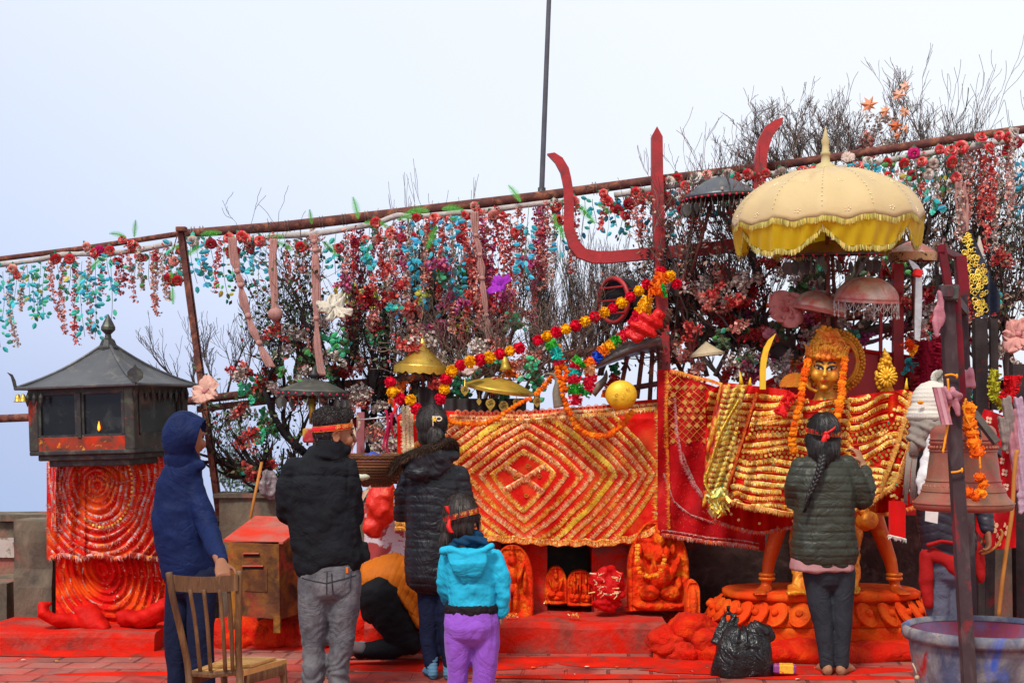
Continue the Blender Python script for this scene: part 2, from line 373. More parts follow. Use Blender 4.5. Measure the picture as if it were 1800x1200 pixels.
# red rubble kerb from donation box to main plinth
def rock(mb, c, r, seed, n=36, a=.32):
    c = Vector(c); k = n//2+1; rows = []
    for i in range(k+1):
        ph = math.pi*i/k; row = []
        for j in range(n):
            th = 2*math.pi*j/n; d = Vector((math.sin(ph)*math.cos(th), math.sin(ph)*math.sin(th), -math.cos(ph)))
            q = 1+a*noise.noise(d*1.6+Vector((seed, seed*1.7, 0)))+a*.4*noise.noise(d*4+Vector((seed, 0, 3)))+a*.16*noise.noise(d*11+Vector((seed, 0, 3)))
            row.append(c+Vector((d.x*r[0], d.y*r[1], d.z*r[2]))*q)
        rows.append(row)
    mb.grid(rows, closev=True)
for i, (px, Y, rx, rz, lab) in enumerate(((430, 9.75, .26, .16, 'red pigmented boulder below the left front leg of the donation box'), (492, 9.72, .22, .15, 'red pigmented boulder under the donation box, right one'),
        (560, 9.7, .20, .14, 'red pigmented boulder behind the legs of the man in grey jeans'), (628, 9.75, .24, .2, 'red pigmented boulder just left of the kneeling person'))):
    mb = MB(); rock(mb, P(px, 730+(H-.05)*F/Y, Y), (rx, .25, rz), i*3.1+1); tag(mb.build('boulder', m_rock, smooth=True), lab, 'rock', 'boulders along the base of the shrine')
# main plinth and altar block with niche
mb = MB(); slab(mb, 640, 1172, 0, 9.3, 10.5, .205, .03, 40); o = mb.build('stone_plinth', m_plinth)
tag(o, 'long low plinth of cracked stone carrying the carved idols', 'plinth')
mb = MB()
def pbox(mb, x0, x1, y0, y1, Yf, Yb, a=.012, nx=10, nz=6):
    s = Yf/F; rough_box(mb, (x0-900)*s, (x1-900)*s, Yf, Yb, H-(y1-HY)*s, H-(y0-HY)*s, a, nx, nz)
altar = thing('stone_altar', 'big stone altar block hidden under the diamond patterned cloth', 'altar', (0.3, 9.9, .2))
mb = MB(); pbox(mb, 720, 1172, 735, 955, 9.78, 10.5, .02, 30); mb.build('altar_block', m_stone, altar)
for x0, x1 in ((700, 880), (893, 962), (1040, 1172)):
    mb = MB(); pbox(mb, x0, x1, 950, 1085, 9.86, 10.5, .015); mb.build('pillar', m_stone, altar)
mb = MB(); pbox(mb, 880, 1060, 945, 1085, 10.35, 10.48, .02); mb.build('niche_back', M('sooty_wall', (.09,.07,.06), .9, var=.3, stain=[((.16,.10,.04),.36,12)]), altar)
# white tiled wall piece with peeling red paint
mb = MB(); pbox(mb, 640, 716, 885, 1000, 9.74, 9.9, .006)
tag(mb.build('tiled_wall', M('peeling_white_tile', (.62,.56,.60), .5, var=.08, stain=[((.38,.05,.05),.50,9,.015),((.55,.02,.02),.40,5,.02)])), 'small wall patch of white tiles with peeling red paint behind the kneeling person', 'wall')
# big rock under goddess
mb = MB(); rows = []
for i in range(60):
    t = i/59; px = 1150+t*500; x = (px-900)*9.0/F; row = []
    bow = .16*math.sin(math.pi*min(1, max(0, t)))
    for y, z in ((9.10,-.02),(9.06,.04),(9.08,.08),(9.13,.11),(9.22,.125),(9.45,.13),(9.7,.13),(10.4,.13),(10.4,-.02)):
        q = noise.noise(Vector((x*3.2, y*2, z*6)))
        row.append(Vector((x, y-bow+.07*q, z+(.045*noise.noise(Vector((x*4, y*3, 9))) if z > 0 else 0))))
    rows.append(row)
mb.grid(rows); tag(mb.build('rock_outcrop', m_rock, smooth=True), 'broad rough rock base soaked in orange pigment under the lotus pedestal', 'rock')
mb = MB()
for i, (px, py, Y, r) in enumerate(((1175,1128,9.15,.13),(1215,1108,9.2,.15),(1200,1150,9.1,.12),(1240,1128,9.1,.12))): rock(mb, P(px,py,Y), (r*1.1, r, r*.8), i+20)
tag(mb.build('rock_heap', m_rock, smooth=True), 'heap of pigment covered rocks between plinth and black bag', 'rock')
# dark wall behind goddess
mb = MB(); pbox(mb, 1150, 1660, 760, 1120, 10.55, 10.8, .03, 30, 10)
tag(mb.build('stone_wall', M('dark_damp_stone', (.075,.045,.04), .9, var=.4, vs=6, bump=.02, bs=12, stain=[((.16,.09,.08),.37,7),((.30,.03,.02),.33,4)])), 'dark damp stone wall in the shade behind the golden goddess', 'wall')
# soft pigment drifts lying on the pavement
mb = MB()
for px, py, a, b in ((1000,1160,.95,.06),(300,1185,.7,.03),(1060,1190,.8,.03),(1480,1192,.6,.03),(560,1135,.8,.10),(760,1170,.7,.10),(150,1148,.9,.07),(1380,1178,.85,.08),(1150,1165,.6,.1)):
    Y = H*F/(py-HY); c = P(px, py, Y); rows = []
    for i in range(5):
        r = 1-i/4; rows.append([Vector((c.x+a*r*math.cos(t)*(1+.25*noise.noise(Vector((math.cos(t)*2, math.sin(t)*2, px)))), c.y+b*2*r*math.sin(t)*(1+.3*noise.noise(Vector((math.cos(t)*3, math.sin(t)*3, px+5)))), .003+.016*(1-r*r))) for t in [2*math.pi*j/36 for j in range(36)]])
    mb.grid(rows, closev=True)
tag(mb.build('pigment_powder', M('loose_red_powder', (.55,.012,.003), .95, var=.25, vs=5, bump=.006, bs=40, stain=[((.25,.03,.02),.43,6,.06)]), smooth=True), kind='stuff', label='loose red powder drifts on the pavement', cat='powder')
# ------------------------------------------------------------------ left shrine house
def rotd(th): return Matrix.Rotation(th, 3, 'Z')
C0 = Vector((-2.764, 9.815, 1.33)); TH = R(-14)
sh = thing('shrine_house', 'black metal and glass lantern shaped shrine with pyramid roof standing on the draped stone', 'shrine', C0)
Rm = ROTY(R(-1.8)) @ rotd(TH)
def S(x, y, z): return C0+Rm@Vector((x, y, z))
a2 = .355; hz = .43
mb = MB(); b_ = .445
apex = S(0,0,.74); cor = [S(sx*b_, sy*b_, hz-.005) for sx, sy in ((-1,-1),(1,-1),(1,1),(-1,1))]
for i in range(4):
    p0, p1 = cor[i], cor[(i+1) % 4]; n = 12; rows = []
    for j in range(n+1):
        t = j/n; rows.append([p0.lerp(p1, u/8).lerp(apex, t)+Vector((0,0,-.035*math.sin(math.pi*t)+.006*noise.noise(Vector((i*3+u*.7, t*4, 2))))) for u in range(9)])
    mb.grid(rows)
    mb.tube([p0.lerp(apex, t/10)+Vector((0,0,-.035*math.sin(math.pi*t/10)+.004)) for t in range(11)], .011, 6)
    mb.tube([p0, p1], (.012), 6)
mb.face(cor[::-1]); mb.build('roof', m_roof, sh)
mb = MB(); mb.lathe([(0.001,0),(.07,0),(.07,.02),(.062,.03),(.045,.07),(.025,.085),(.02,.11),(.05,.14),(.05,.16),(.03,.2),(.002,.25)], apex+Vector((0,0,-.06)), 10); mb.build('finial', m_darkiron, sh)
mb = MB()
for sx, sy in ((-1,-1),(1,-1),(1,1),(-1,1)): mb.box(S(sx*a2, sy*a2, hz/2), (.07,.07,hz), Rm, bev=.006)
for sg in (-1, 1):
    mb.box(S(0, sg*a2, hz-.03), (2*a2,.05,.06), Rm, bev=.005)
    mb.box(S(sg*a2, 0, .045), (.05,2*a2,.1), Rm, bev=.005); mb.box(S(sg*a2, 0, hz-.03), (.05,2*a2,.06), Rm, bev=.005)
mb.build('frame', M('dark_copper_frame', (.05,.045,.038), .5, .4, var=.35, vs=9, stain=[((.55,.05,.01),.36,7,.06),((.09,.10,.06),.42,12)]), sh)
mb = MB(); mb.box(S(0,0,-.012), (.78,.78,.03), Rm, bev=.006); mb.box(S(0,0,-.045), (.70,.70,.04), Rm, bev=.006); mb.box(S(0,0,-.085), (.6,.6,.045), Rm, bev=.006); mb.build('base_moulding', m_darkiron, sh)
for sg in (-1, 1):
    mb2 = MB(); mb2.box(S(0, sg*(a2+.003), .045), (2*a2-.06,.05,.1), Rm, bev=.005); mb2.build('lower_rail', M('pigment_splashed_rail', (.07,.05,.035), .6, var=.4, vs=14, stain=[((.55,.03,.006),.50,7,.16),((.70,.28,.02),.36,16,.05)]), sh)
def pane(cx, w_, z0, z1, side):
    f = MB(); g = MB()
    if side == 'f': q = lambda x, z, o=0: S(x, -a2-.012-o, z)
    else: q = lambda x, z, o=0: S(a2+.012+o, x, z)
    for (xa, xb, za, zb) in ((cx-w_, cx+w_, z0-.012, z0+.008), (cx-w_, cx+w_, z1-.008, z1+.012), (cx-w_-.012, cx-w_+.008, z0, z1), (cx+w_-.008, cx+w_+.012, z0, z1)):
        pts = [q(xa,za,.014), q(xb,za,.014), q(xb,zb,.014), q(xa,zb,.014)]; d = q(0,0)-q(0,0,.03); f.prism(pts, d)
    fr = f.build('window_frame', m_darkiron, sh)
    g.prism([q(cx-w_,z0), q(cx+w_,z0), q(cx+w_,z1), q(cx-w_,z1)], (q(0,0)-q(0,0,.006))); g.build('glass_pane', m_glass, fr)
pane(-.172, .135, .10, .385, 'f'); pane(.16, .145, .10, .385, 'f'); pane(0, .28, .10, .385, 'r')
mb = MB(); mb.box(S(-.01,-a2-.03,.235), (.03,.02,.30), Rm, bev=.004); mb.build('door_stile', m_darkiron, sh)
# altar lamp flame glimpsed behind the glass
mb = MB(); q = S(.13,-a2-.025,.155); mb.lathe([(.001,-.028),(.008,-.02),(.010,-.005),(.005,.02),(.001,.036)], q, 8)
mb.build('flame', M('flame', (1,.3,.03), emit=((1,.22,.02), 2.5)), sh)
mb = MB(); mb.lathe([(.001,.0),(.004,-.01),(.017,-.04),(.012,-.07),(.001,-.1)], (0,0,0), 6, sx=1, sy=.6)
rep('leaf_pendant', mb, m_darkiron, sh, [(S(a2+.045, -.38+k*.083, hz-.02), TH+R(90)+rnd(-.3,.3)) for k in range(10)]+[(S(-b_+.08+.05*k, -b_+.02, hz-.03), 0) for k in range(3)])
for dx in (.0, .04):
    mb = MB(); mb.lathe([(.001,.0),(.012,-.005),(.02,-.03),(.022,-.045),(.03,-.055),(.001,-.055)], S(-b_+dx+.02,-b_,hz-.04), 10); mb.build('bell', m_brass, sh, True)
def spade(mb, c, r, ax):
    pts = []
    for x, z in ((-.25,-1),(-.9,-.5),(-1,.15),(-.7,.6),(-.25,.85),(0,1.25),(.25,.85),(.7,.6),(1,.15),(.9,-.5),(.25,-1)): pts.append(c+ax*x*r+Vector((0,0,z*r)))
    mb.prism(pts, Vector((0,-.012,0)))
mb = MB(); spade(mb, S(b_,-b_,hz+.06), .052, Vector((1,0,0))); mb.build('corner_ornament', m_darkiron, sh)
mb = MB(); c = S(-b_,-b_,hz); c = c+Vector((.035,0,.0)); mb.prism([c+Vector(v) for v in ((-.02,0,0),(-.03,0,.05),(-.05,0,.09),(-.085,0,.105),(-.06,0,.075),(-.05,0,.04),(-.04,0,0))], (0,-.012,0)); mb.build('corner_ornament', m_darkiron, sh)
mb = MB(); c = S(b_,b_,hz); mb.prism([c+Vector(v) for v in ((.02,0,0),(.03,0,.05),(.05,0,.08),(.07,0,.085),(.06,0,.05),(.05,0,.02),(.04,0,0))], (0,-.012,0)); mb.build('corner_ornament', m_darkiron, sh)
# ------------------------------------------------------------------ poles, pipes, wrapped branch
TOPPIPE = [(-60,466,11.9),(0,455,11.8),(150,436,11.4),(315,411,11.0),(500,398,10.75),(700,375,10.6),(950,345,10.4),(1150,317,10.2),(1350,293,10.1),(1511,270,10.0),(1655,248,9.95),(1782,230,9.9),(1860,220,9.85)]
def topY(px): return lerp_tab([(a, c) for a, b, c in TOPPIPE], px)
def topPy(px): return lerp_tab([(a, b) for a, b, c in TOPPIPE], px)
pipe = thing('steel_pipe', 'long rusty steel pipe carrying the artificial flowers across the whole shrine', 'pipe', P(900,350,10.4))
mb = MB(); pts = [P(*q) for q in TOPPIPE]
mb.tube(pts[:4], .022, 10); mb.build('thin_section', m_rust, pipe, True)
mb = MB(); mb.tube(pts[3:9], [.032,.040,.039,.036,.033,.032], 12); mb.build('thick_section', m_rust, pipe, True)
mb = MB(); mb.tube(pts[8:], .030, 10); mb.build('end_section', m_rust, pipe, True)
def wire_wrap(mb, pts, r, turns, wr=.0022):
    o = []
    for k in range(turns*10):
        t = k/(turns*10-1)*(len(pts)-1); i = min(int(t), len(pts)-2); p = pts[i].lerp(pts[i+1], t-i); a = k/10*2*math.pi
        o.append(p+Vector((0, math.cos(a), math.sin(a)))*(r+.004))
    mb.tube(o, wr, 4)
for px in (335,350,470,500,560,600,640,690,1040,1290,1480): 
    mb = MB(); s = [P(px+k*5, topPy(px+k*5), topY(px)) for k in range(3)]; wire_wrap(mb, s, .044, 2)
    mb.build('tie_wire', M('dull_wire', (.22,.19,.15), .6, .5), pipe)
BR = [[(-20,464),(60,455),(110,445),(170,443),(235,438),(300,425)], [(430,420),(480,413),(560,407),(625,397),(665,388),(700,376),(735,378),(800,372),(850,368),(940,356),(1018,350)], [(1080,340),(1150,330),(1225,317),(1300,308),(1400,300),(1510,288),(1600,272),(1700,256),(1810,240)]]
for i, b in enumerate(BR):
    mb = MB(); pts = pp([(x, y+3, topY(x)-.06) for x, y in b], n=5)
    mb.tube(pts, [.022+.008*noise.noise(Vector((k*.35, i, 0))) for k in range(len(pts))], 8)
    tag(mb.build('wrapped_branch', M('pale_weathered_branch', (.42,.38,.35), .85, var=.25, vs=14, bump=.005, bs=50), smooth=True),
        ('pale gnarled branch tied under the left end of the top pipe', 'long pale gnarled branch tied under the middle of the top pipe', 'pale gnarled branch tied under the right end of the top pipe')[i], 'branch', 'pale branches tied under the top pipe')
LOW = [(-60,738,11.6),(60,733,11.3),(345,703,10.9),(520,682,10.8),(700,668,10.7),(850,650,10.6),(1000,624,10.55),(1200,592,10.5),(1500,556,10.5),(1740,528,10.4),(1860,512,10.4)]
mb = MB(); mb.tube([P(*q) for q in LOW], .032, 10)
mb.tube([P(*q)+Vector((0,.05,-.07)) for q in LOW[2:5]], .026, 10)
tag(mb.build('steel_pipe', m_rust, smooth=True), 'lower rusty rail pipe running behind the lantern shrine and through the bushes', 'pipe')
def angle_iron(name, label, a, b, w_, mat, cat='post'):
    mb = MB(); d = (b-a); n = d.cross(Vector((0,1,0))).normalized(); t = .006
    for v, u in ((n*w_, Vector((0,t,0))), (Vector((0,w_,0)), n*t)):
        mb.prism([a, a+v, b+v, b], u)
    mb.box((a+b)/2+n*w_/2-Vector((0,.004,0)), (w_*.9,.01,.01))
    return tag(mb.build(name, mat), label, cat)
angle_iron('iron_post', 'leaning red rusty angle iron post right of the lantern shrine', P(391,905,10.4), P(322,398,10.4), .050, m_rust)
mb = MB(); mb.box(P(319,403,10.38), (.075,.06,.035), bev=.004); mb.tube([P(315,400,10.36),P(300,455,10.36)], .004, 5)
tag(mb.build('post_clamp', m_rust), 'small rusty clamp block on top of the leaning post', 'clamp')
fp = thing('flagpole', 'tall thin grey pole rising out of the top of the photo', 'pole', P(943,760,11.6))
mb = MB(); mb.tube([P(968,-60,11.6),P(965,0,11.6),P(952,340,11.6),P(946,560,11.6),P(943,760,11.6)], [.016,.019,.022,.024,.026], 10); mb.build('shaft', M('grey_paint', (.10,.10,.115), .6), fp, True)
mb = MB(); mb.tube([P(952.4,330,11.6),P(951.6,350,11.6)], .032, 10); mb.build('joint_collar', m_darkiron, fp, True)
# ------------------------------------------------------------------ trident
tri = thing('giant_trident', 'giant red steel trident towering over the middle of the shrine', 'trident', P(1158,700,9.98))
Yt = 9.98; q = lambda x, y: P(x, y, Yt)
lt = [(962,270),(975,268),(989,277),(1000,295),(1004,312),(1007,330),(1009,357),(1009,400),(1017,422),(1030,437),(1050,441),(1075,441),(1150,434),(1150,455),(1112,458),(1070,462),(1042,462),(1015,452),(1000,432),(991,400),(992,360),(991,330),(988,315),(985,302),(976,285)]
rt = [(1164,433),(1250,425),(1290,419),(1318,405),(1325,380),(1325,330),(1327,282),(1334,244),(1347,221),(1362,211),(1377,206),(1374,219),(1363,232),(1357,244),(1351,262),(1348,281),(1346,330),(1346,390),(1335,425),(1300,441),(1250,447),(1164,454)]
mb = MB(); mb.prism([q(*a) for a in lt], (0,.07,0)); mb.build('side_prong', m_redpaint, tri)
mb = MB(); mb.prism([q(*a) for a in rt], (0,.07,0)); mb.build('side_prong', m_redpaint, tri)
mb = MB(); mb.prism([P(x, y, Yt-.012) for x, y in ((1146,310),(1146,238),(1155,222),(1165,240),(1166,310),(1172,470),(1184,780),(1162,780),(1152,470))], (0,.095,0)); mb.build('centre_prong', m_redpaint, tri)
for dx in (-10, 20):
    mb = MB()
    for k in range(14): mb.ball(P(1150+dx+1.5*math.sin(k), 420+k*6, Yt-.03), (.012,.012,.009), 6)
    mb.build('chain', m_darkiron, tri)
# ------------------------------------------------------------------ round red framed drum
dr = thing('drum_frame', 'dark drum in a round red iron frame hanging left of the trident shaft', 'drum', P(1090,600,10.1))
cx = P(1078,528,10.0); ax = Vector((.78,.6,.05)).normalized(); u = Vector((0,0,1)); u = (u-ax*u.dot(ax)).normalized(); v_ = ax.cross(u)
ring = [cx+u*.155*math.cos(t)+v_*.155*math.sin(t) for t in [2*math.pi*k/32 for k in range(32)]]
mb = MB(); mb.tube(ring, (.012,.018), 6, close=True); mb.build('rim', m_redpaint, dr, True)
mb = MB(); mb.face([p+ax*.03 for p in ring]); mb.lathe([(.001,0),(.15,.0),(.16,.03),(.15,.08),(.1,.12),(.001,.12)], cx+ax*.06, 24, rot=Matrix((v_, u, ax)).transposed()); mb.build('drum_body', M('black_drum_skin', (.02,.018,.02), .6), dr)
mb = MB()
for k in (-.09, 0, .09):
    w2 = math.sqrt(.155**2-k*k); mb.tube([cx+u*k-v_*w2-ax*.012, cx+u*k+v_*w2-ax*.012], .007, 5)
mb.build('cross_bars', m_redpaint, dr)
mb = MB()
for a in range(6):
    t = 2*math.pi*a/6; mb.tube([cx+u*.15*math.cos(t)+v_*.15*math.sin(t), P(1168,522,10.25)], .008, 5)
mb.build('support_rods', m_redpaint, dr)
# ------------------------------------------------------------------ parasols (chhatra)
def parasol(name, label, px, py, Y, rpx, hpx, prof='dome', mat=None, rim=None, finial=None, tilt=(0,0), pend=None, npend=22, beads=None, pole=None, ribs=0, scal=0, cat='parasol', inside=None, group=None, plen=.06):
    """px,py = centre of the rim; rpx radius, hpx height in pixels"""
    s = Y/F; c = P(px, py, Y); r = rpx*s; h = hpx*s; n = 48
    t = thing(name, label, cat, c, group); rm = ROTY(tilt[0]) @ ROTX(tilt[1])
    if prof == 'dome': pf = [(math.sin(R(a))*r, math.cos(R(a))*h) for a in range(2, 91, 8)]
    elif prof == 'flat': pf = [(r*k, h*(1-k**1.6)) for k in [.01,.12,.25,.4,.55,.7,.8,.9,1]]
    elif prof == 'cone': pf = [(r*k, h*(1-k)**1.15) for k in [.01,.1,.2,.35,.5,.65,.8,.9,1]]
    elif prof == 'bell': pf = [(.01*r,h),(.2*r,.95*h),(.42*r,.8*h),(.55*r,.5*h),(.66*r,.25*h),(1*r,0)]
    wob = (lambda th, i: 1+.0+(ribs and -.03*abs(math.sin(th*ribs/2))*(i/10))) if ribs else None
    mb = MB(); mb.lathe(pf, c, n, rot=rm, wob=wob); mb.build('canopy', mat, t, True, solid=.006)
    if rim:
        mb = MB()
        for j in range(n):
            rows = []
            for dj in (0, 1):
                th = 2*math.pi*(j+dj)/n; z = -rim[0]*(1+(.55*abs(math.sin(th*scal/2)) if scal else 0))
                a = c+rm@Vector((math.cos(th)*r*1.004, math.sin(th)*r*1.004, .004)); b = c+rm@Vector((math.cos(th)*r*rim[2], math.sin(th)*r*rim[2], z)); rows.append([a, b])
            mb.grid(rows)
        mb.build('rim_band', rim[1], t, solid=.004)
    if finial:
        k = finial[0]; mb = MB(); mb.lathe([(a*k, b*k) for a, b in ((.9,-.15),(.9,.05),(.35,.15),(.3,.3),(.75,.55),(.8,.8),(.55,1.2),(.2,1.7),(.02,2.2))], c+rm@Vector((0,0,h)), 12, rot=rm); mb.build('finial', finial[1], t, True)
    if beads:
        mb = MB(); mb.ball((0,0,0), beads[1], 6)
        rep('bead', mb, beads[2], t, [c+rm@Vector((math.cos(th)*r, math.sin(th)*r, -.012)) for th in [2*math.pi*j/beads[0] for j in range(beads[0])]], True)
    if pend:
        first = None
        for j in range(npend):
            th = 2*math.pi*(j+.5)/npend; p = c+rm@Vector((math.cos(th)*r*.97, math.sin(th)*r*.97, -.02)); L = plen
            if first is None:
                mb = MB(); mb.tube([Vector((0,0,0)), Vector((0,0,-L*.3))], .0018, 4)
                mb.prism([Vector((x*L*.33, 0, -L*.3-z*L)) for x, z in ((0,0),(.7,.15),(1,.45),(.7,.8),(0,1.15),(-.7,.8),(-1,.45),(-.7,.15))], (0,.003,0))
                first = mb.build('pendant', pend, t, origin=(0,0,0)); first.location = p-c; first.rotation_euler = (rnd(-.2,.2), 0, th+rnd(-.5,.5))
            else:
                o = first.copy(); COL.objects.link(o); o.parent = t; o.location = p-c; o.rotation_euler = (rnd(-.2,.2), 0, th+rnd(-.5,.5))
    if pole:
        mb = MB(); mb.tube([c+rm@Vector((0,0,h*.95)), P(pole[0], pole[1], Y+.05)], .012, 8); mb.build('pole', m_rust, t, True)
    return t, c, r, h, rm
m_redbead = M('red_bead', (.55,.015,.05), .3)
m_oldgold = M('worn_gilt_metal', (.56,.36,.05), .42, .55, var=.3, vs=8, stain=[((.10,.07,.04),.34,9,.05)])
m_tin = M('dull_tin', (.12,.12,.11), .5, .5, var=.3, vs=15)
m_pinkmetal = M('red_dusted_silver', (.55,.38,.30), .4, .5, var=.25, vs=14, bump=.003, bs=70, stain=[((.55,.16,.13),.47,9)])
parasol('metal_parasol', 'dark metal parasol with onion finial above the man in the black shirt', 551, 689, 10.1, 62, 22, 'flat', M('dark_zinc', (.09,.09,.08), .5, .4, stain=[((.16,.15,.10),.4,12)]), (.02, m_darkiron, 1.0), (.045, m_darkiron), (R(2),0), m_tin, 22, (26,.009,m_redbead), (553,850), scal=26, plen=.075)
t, c, r, h, rm = parasol('gilt_parasol', 'conical gilt parasol with scalloped rim and a bulb on top', 741, 645, 10.0, 48, 44, 'cone', m_brass, (.035, m_oldgold, 1.0), (.001, m_brass), (R(3),0), None, scal=18, pole=(745,760), ribs=16)
mb = MB(); mb.lathe([(.040,-.05),(.042,-.03),(.036,.0),(.018,.03),(.006,.05),(.001,.055)], c+rm@Vector((0,0,h)), 14); mb.build('bulb', m_brass, t, True)
t, c, r, h, rm = parasol('gilt_parasol', 'wide tilted gilt parasol with heart shaped pendants above the diamond cloth', 878, 682, 9.95, 60, 18, 'flat', m_oldgold, (.018, m_oldgold, 1.0), None, (R(9),R(6)), None, pole=(880,760))
OM = []
def text_mesh(body, size, mat, extrude=.0015, name='lettering'):
    cu = bpy.data.curves.new('t', 'FONT'); cu.body = body; cu.size = size; cu.extrude = extrude; cu.align_x = 'CENTER'; cu.align_y = 'CENTER'
    o = bpy.data.objects.new('t', cu); COL.objects.link(o); dg = bpy.context.evaluated_depsgraph_get()
    me = bpy.data.meshes.new_from_object(o.evaluated_get(dg)); bpy.data.objects.remove(o); me.name = name
    me.materials.clear(); me.materials.append(mat); return me
m_black = M('black_ink', (.02,.015,.01), .6)
om_me = text_mesh('\u0950', .05, m_black)
for j, (px, py, sz) in enumerate(((817,686,.030),(842,706,.018),(862,710,.036),(885,714,.036),(908,707,.028),(944,706,.03))):
    p = P(px, py, 9.8+.02*j); mb = MB()
    mb.prism([p+Vector((x*sz*.95, 0, z*sz)) for x, z in ((0,1.05),(.45,1),(.9,.55),(1,.1),(.75,-.45),(0,-1.35),(-.75,-.45),(-1,.1),(-.9,.55),(-.45,1))], (0,.006,0))
    mb.tube([p+Vector((0,0,sz)), p+Vector((0,.03,sz+.05))], .002, 4); o = mb.build('heart_pendant', m_brass, t)
    if sz > .02:
        e = bpy.data.objects.new('om_mark', om_me); COL.objects.link(e); e.parent = o; e.rotation_euler = (R(90),0,0); e.location = (p+Vector((0,-.004,.0)))-wloc(o); e.scale = (sz/.036,)*3
t, c, r, h, rm = parasol('metal_parasol', 'dark grey metal parasol with red beads under the top pipe', 1266, 345, 9.75, 66, 34, 'flat', M('slate_metal', (.10,.105,.12), .42, .5, var=.2, stain=[((.22,.2,.12),.37,8)]), (.012, m_darkiron, 1.0), (.022, m_darkiron), (R(-4),R(3)), m_tin, 40, (34,.010,m_redbead), (1215,480), plen=.075)
# big fabric umbrella
um = thing('ceremonial_umbrella', 'huge cream cloth umbrella with yellow lining and fringe over the golden goddess', 'umbrella', P(1455,400,9.3))
Yu = 9.3; c = P(1453,388,Yu); Ru = 166*Yu/F; Hu = 92*Yu/F; um_tilt = ROTY(R(-2.2))@ROTX(R(4))
NR = 12
def up(th, k, inset=1.0):
    """k 0..1 apex to rim; cloth sags between ribs"""
    ph = (th*NR/(2*math.pi)) % 1; sagf = (4*ph*(1-ph))
    r = Ru*math.sin(k*math.pi/2*.97)/math.sin(math.pi/2*.97); z = Hu*math.cos(k*math.pi/2*.985)
    r *= 1-.035*sagf*k; z -= .03*sagf*k+.006*math.sin(th*23)*k*k+.008*noise.noise(Vector((math.cos(th)*5, math.sin(th)*5, k*6)))
    return c+um_tilt@Vector((r*inset*math.cos(th+.26), r*inset*math.sin(th+.26), z))
mb = MB(); rows = [[up(2*math.pi*j/96, max(.015, i/18)) for j in range(96)] for i in range(19)]; mb.grid(rows, closev=True)
mb.build('canopy', M('cream_satin', (.74,.58,.30), .55, var=.06, vs=3, sheen=.3, bump=.004, bs=12, stain=[((.55,.34,.14),.33,3,.12)]), um, True, solid=.003)
mb = MB(); rows = [[up(2*math.pi*j/96, max(.015, i/18), .985)-Vector((0,0,.008)) for j in range(96)] for i in range(10,19)]; mb.grid(rows, closev=True)
mb.build('lining', M('yellow_satin', (.90,.66,.01), .5, var=.1, sheen=.2, trans=0), um, True)
def valz(th):   # drop of the swagged valance
    ph = (th*NR/(2*math.pi)*.5) % 1; return .055+.135*math.sin(math.pi*ph)**.8
mb = MB(); n = 240; rows = []
for j in range(n):
    th = 2*math.pi*j/n; a = up(th, 1.0, 1.003); d = valz(th); row = []
    for i in range(7): 
        t = i/6; fold = .012*math.sin(th*NR*3+t*3)*t; row.append(a+um_tilt@Vector((math.cos(th+.26)*(fold-.03*t), math.sin(th+.26)*(fold-.03*t), -d*t)))
    rows.append(row)
mb.grid(rows, closeu=True); mb.build('valance', MATS['yellow_satin'], um, True)
glow(MATS['yellow_satin'], (.95,.72,.02), .55); glow(MATS['cream_satin'], (.90,.76,.36), .35)
m_fr = M('gold_green_fringe', attr=True, rough=.7, var=.1)
mb = MB()
for j in range(900):
    th = 2*math.pi*j/900; a = up(th, 1.0, 1.01)
    for base, L in ((0,.04), (-valz(th), .04)):
        p = a+um_tilt@Vector((-.03*math.cos(th+.26)*(1 if base else 0), -.03*math.sin(th+.26)*(1 if base else 0), base)); w_ = Vector((-math.sin(th+.26), math.cos(th+.26), 0))*.0035
        cc = jit(random.choice(((.55,.42,.08),(.42,.38,.10),(.66,.52,.16),(.30,.24,.05))), .2); e = p+Vector((rnd(-.004,.004), rnd(-.004,.004), -L*rnd(.7,1)))
        mb.face([p-w_, p+w_, e+w_*.5, e-w_*.5], cc)
mb.build('fringe', m_fr, um)
mb = MB(); mb.lathe([(.07,-.01),(.06,.02),(.03,.035),(.026,.08),(.032,.085),(.032,.1),(.024,.105),(.022,.15),(.028,.17),(.012,.22),(.003,.27)], up(0,.001)+Vector((0,0,0)), 14); mb.build('finial', M('carved_pale_wood', (.50,.40,.20), .6), um, True)
mb = MB()
for j in range(NR):
    th = 2*math.pi*j/NR; mb.tube([up(th, k/10, .97)-Vector((0,0,.015)) for k in range(1, 11)], .004, 5); mb.tube([c+Vector((0,0,Hu*.2)), up(th, .62, .97)-Vector((0,0,.015))], .003, 4)
mb.tube([c+Vector((0,0,Hu*.95)), c+Vector((.05,.15,-1.2))], .014, 8); mb.build('ribs_and_shaft', m_rust, um)
mb = MB()
for j in range(NR):
    for i in range(3, 17):
        p = up(2*math.pi*j/NR+.0, i/18)+Vector((0,0,.003)); d = (p-c).normalized()*.004; mb.ball(p+d, (.004,.004,.004), 5)
    for i in (9, 16):
        th = 2*math.pi*(j+.5)/NR; p0 = up(th, i/18)
        for a in range(5):
            q_ = up(th+.03*math.cos(a*1.256), (i+.35*math.sin(a*1.256))/18); mb.ball(q_+(q_-c).normalized()*.002, .005, 5)
tag(mb.build('sequins', M('silver_sequin', (.42,.30,.18), .4, .5), um), kind='stuff')
parasol('metal_parasol', 'wide brown metal parasol with grey pendants under the yellow umbrella', 1462, 446, 9.5, 82, 24, 'flat', M('brown_tin', (.20,.11,.06), .5, .35, stain=[((.10,.06,.05),.42,8)]), (.012, m_darkiron, 1.0), None, (R(-1),R(5)), m_tin, 24, (26,.010,m_redbead), (1470,600), plen=.085)
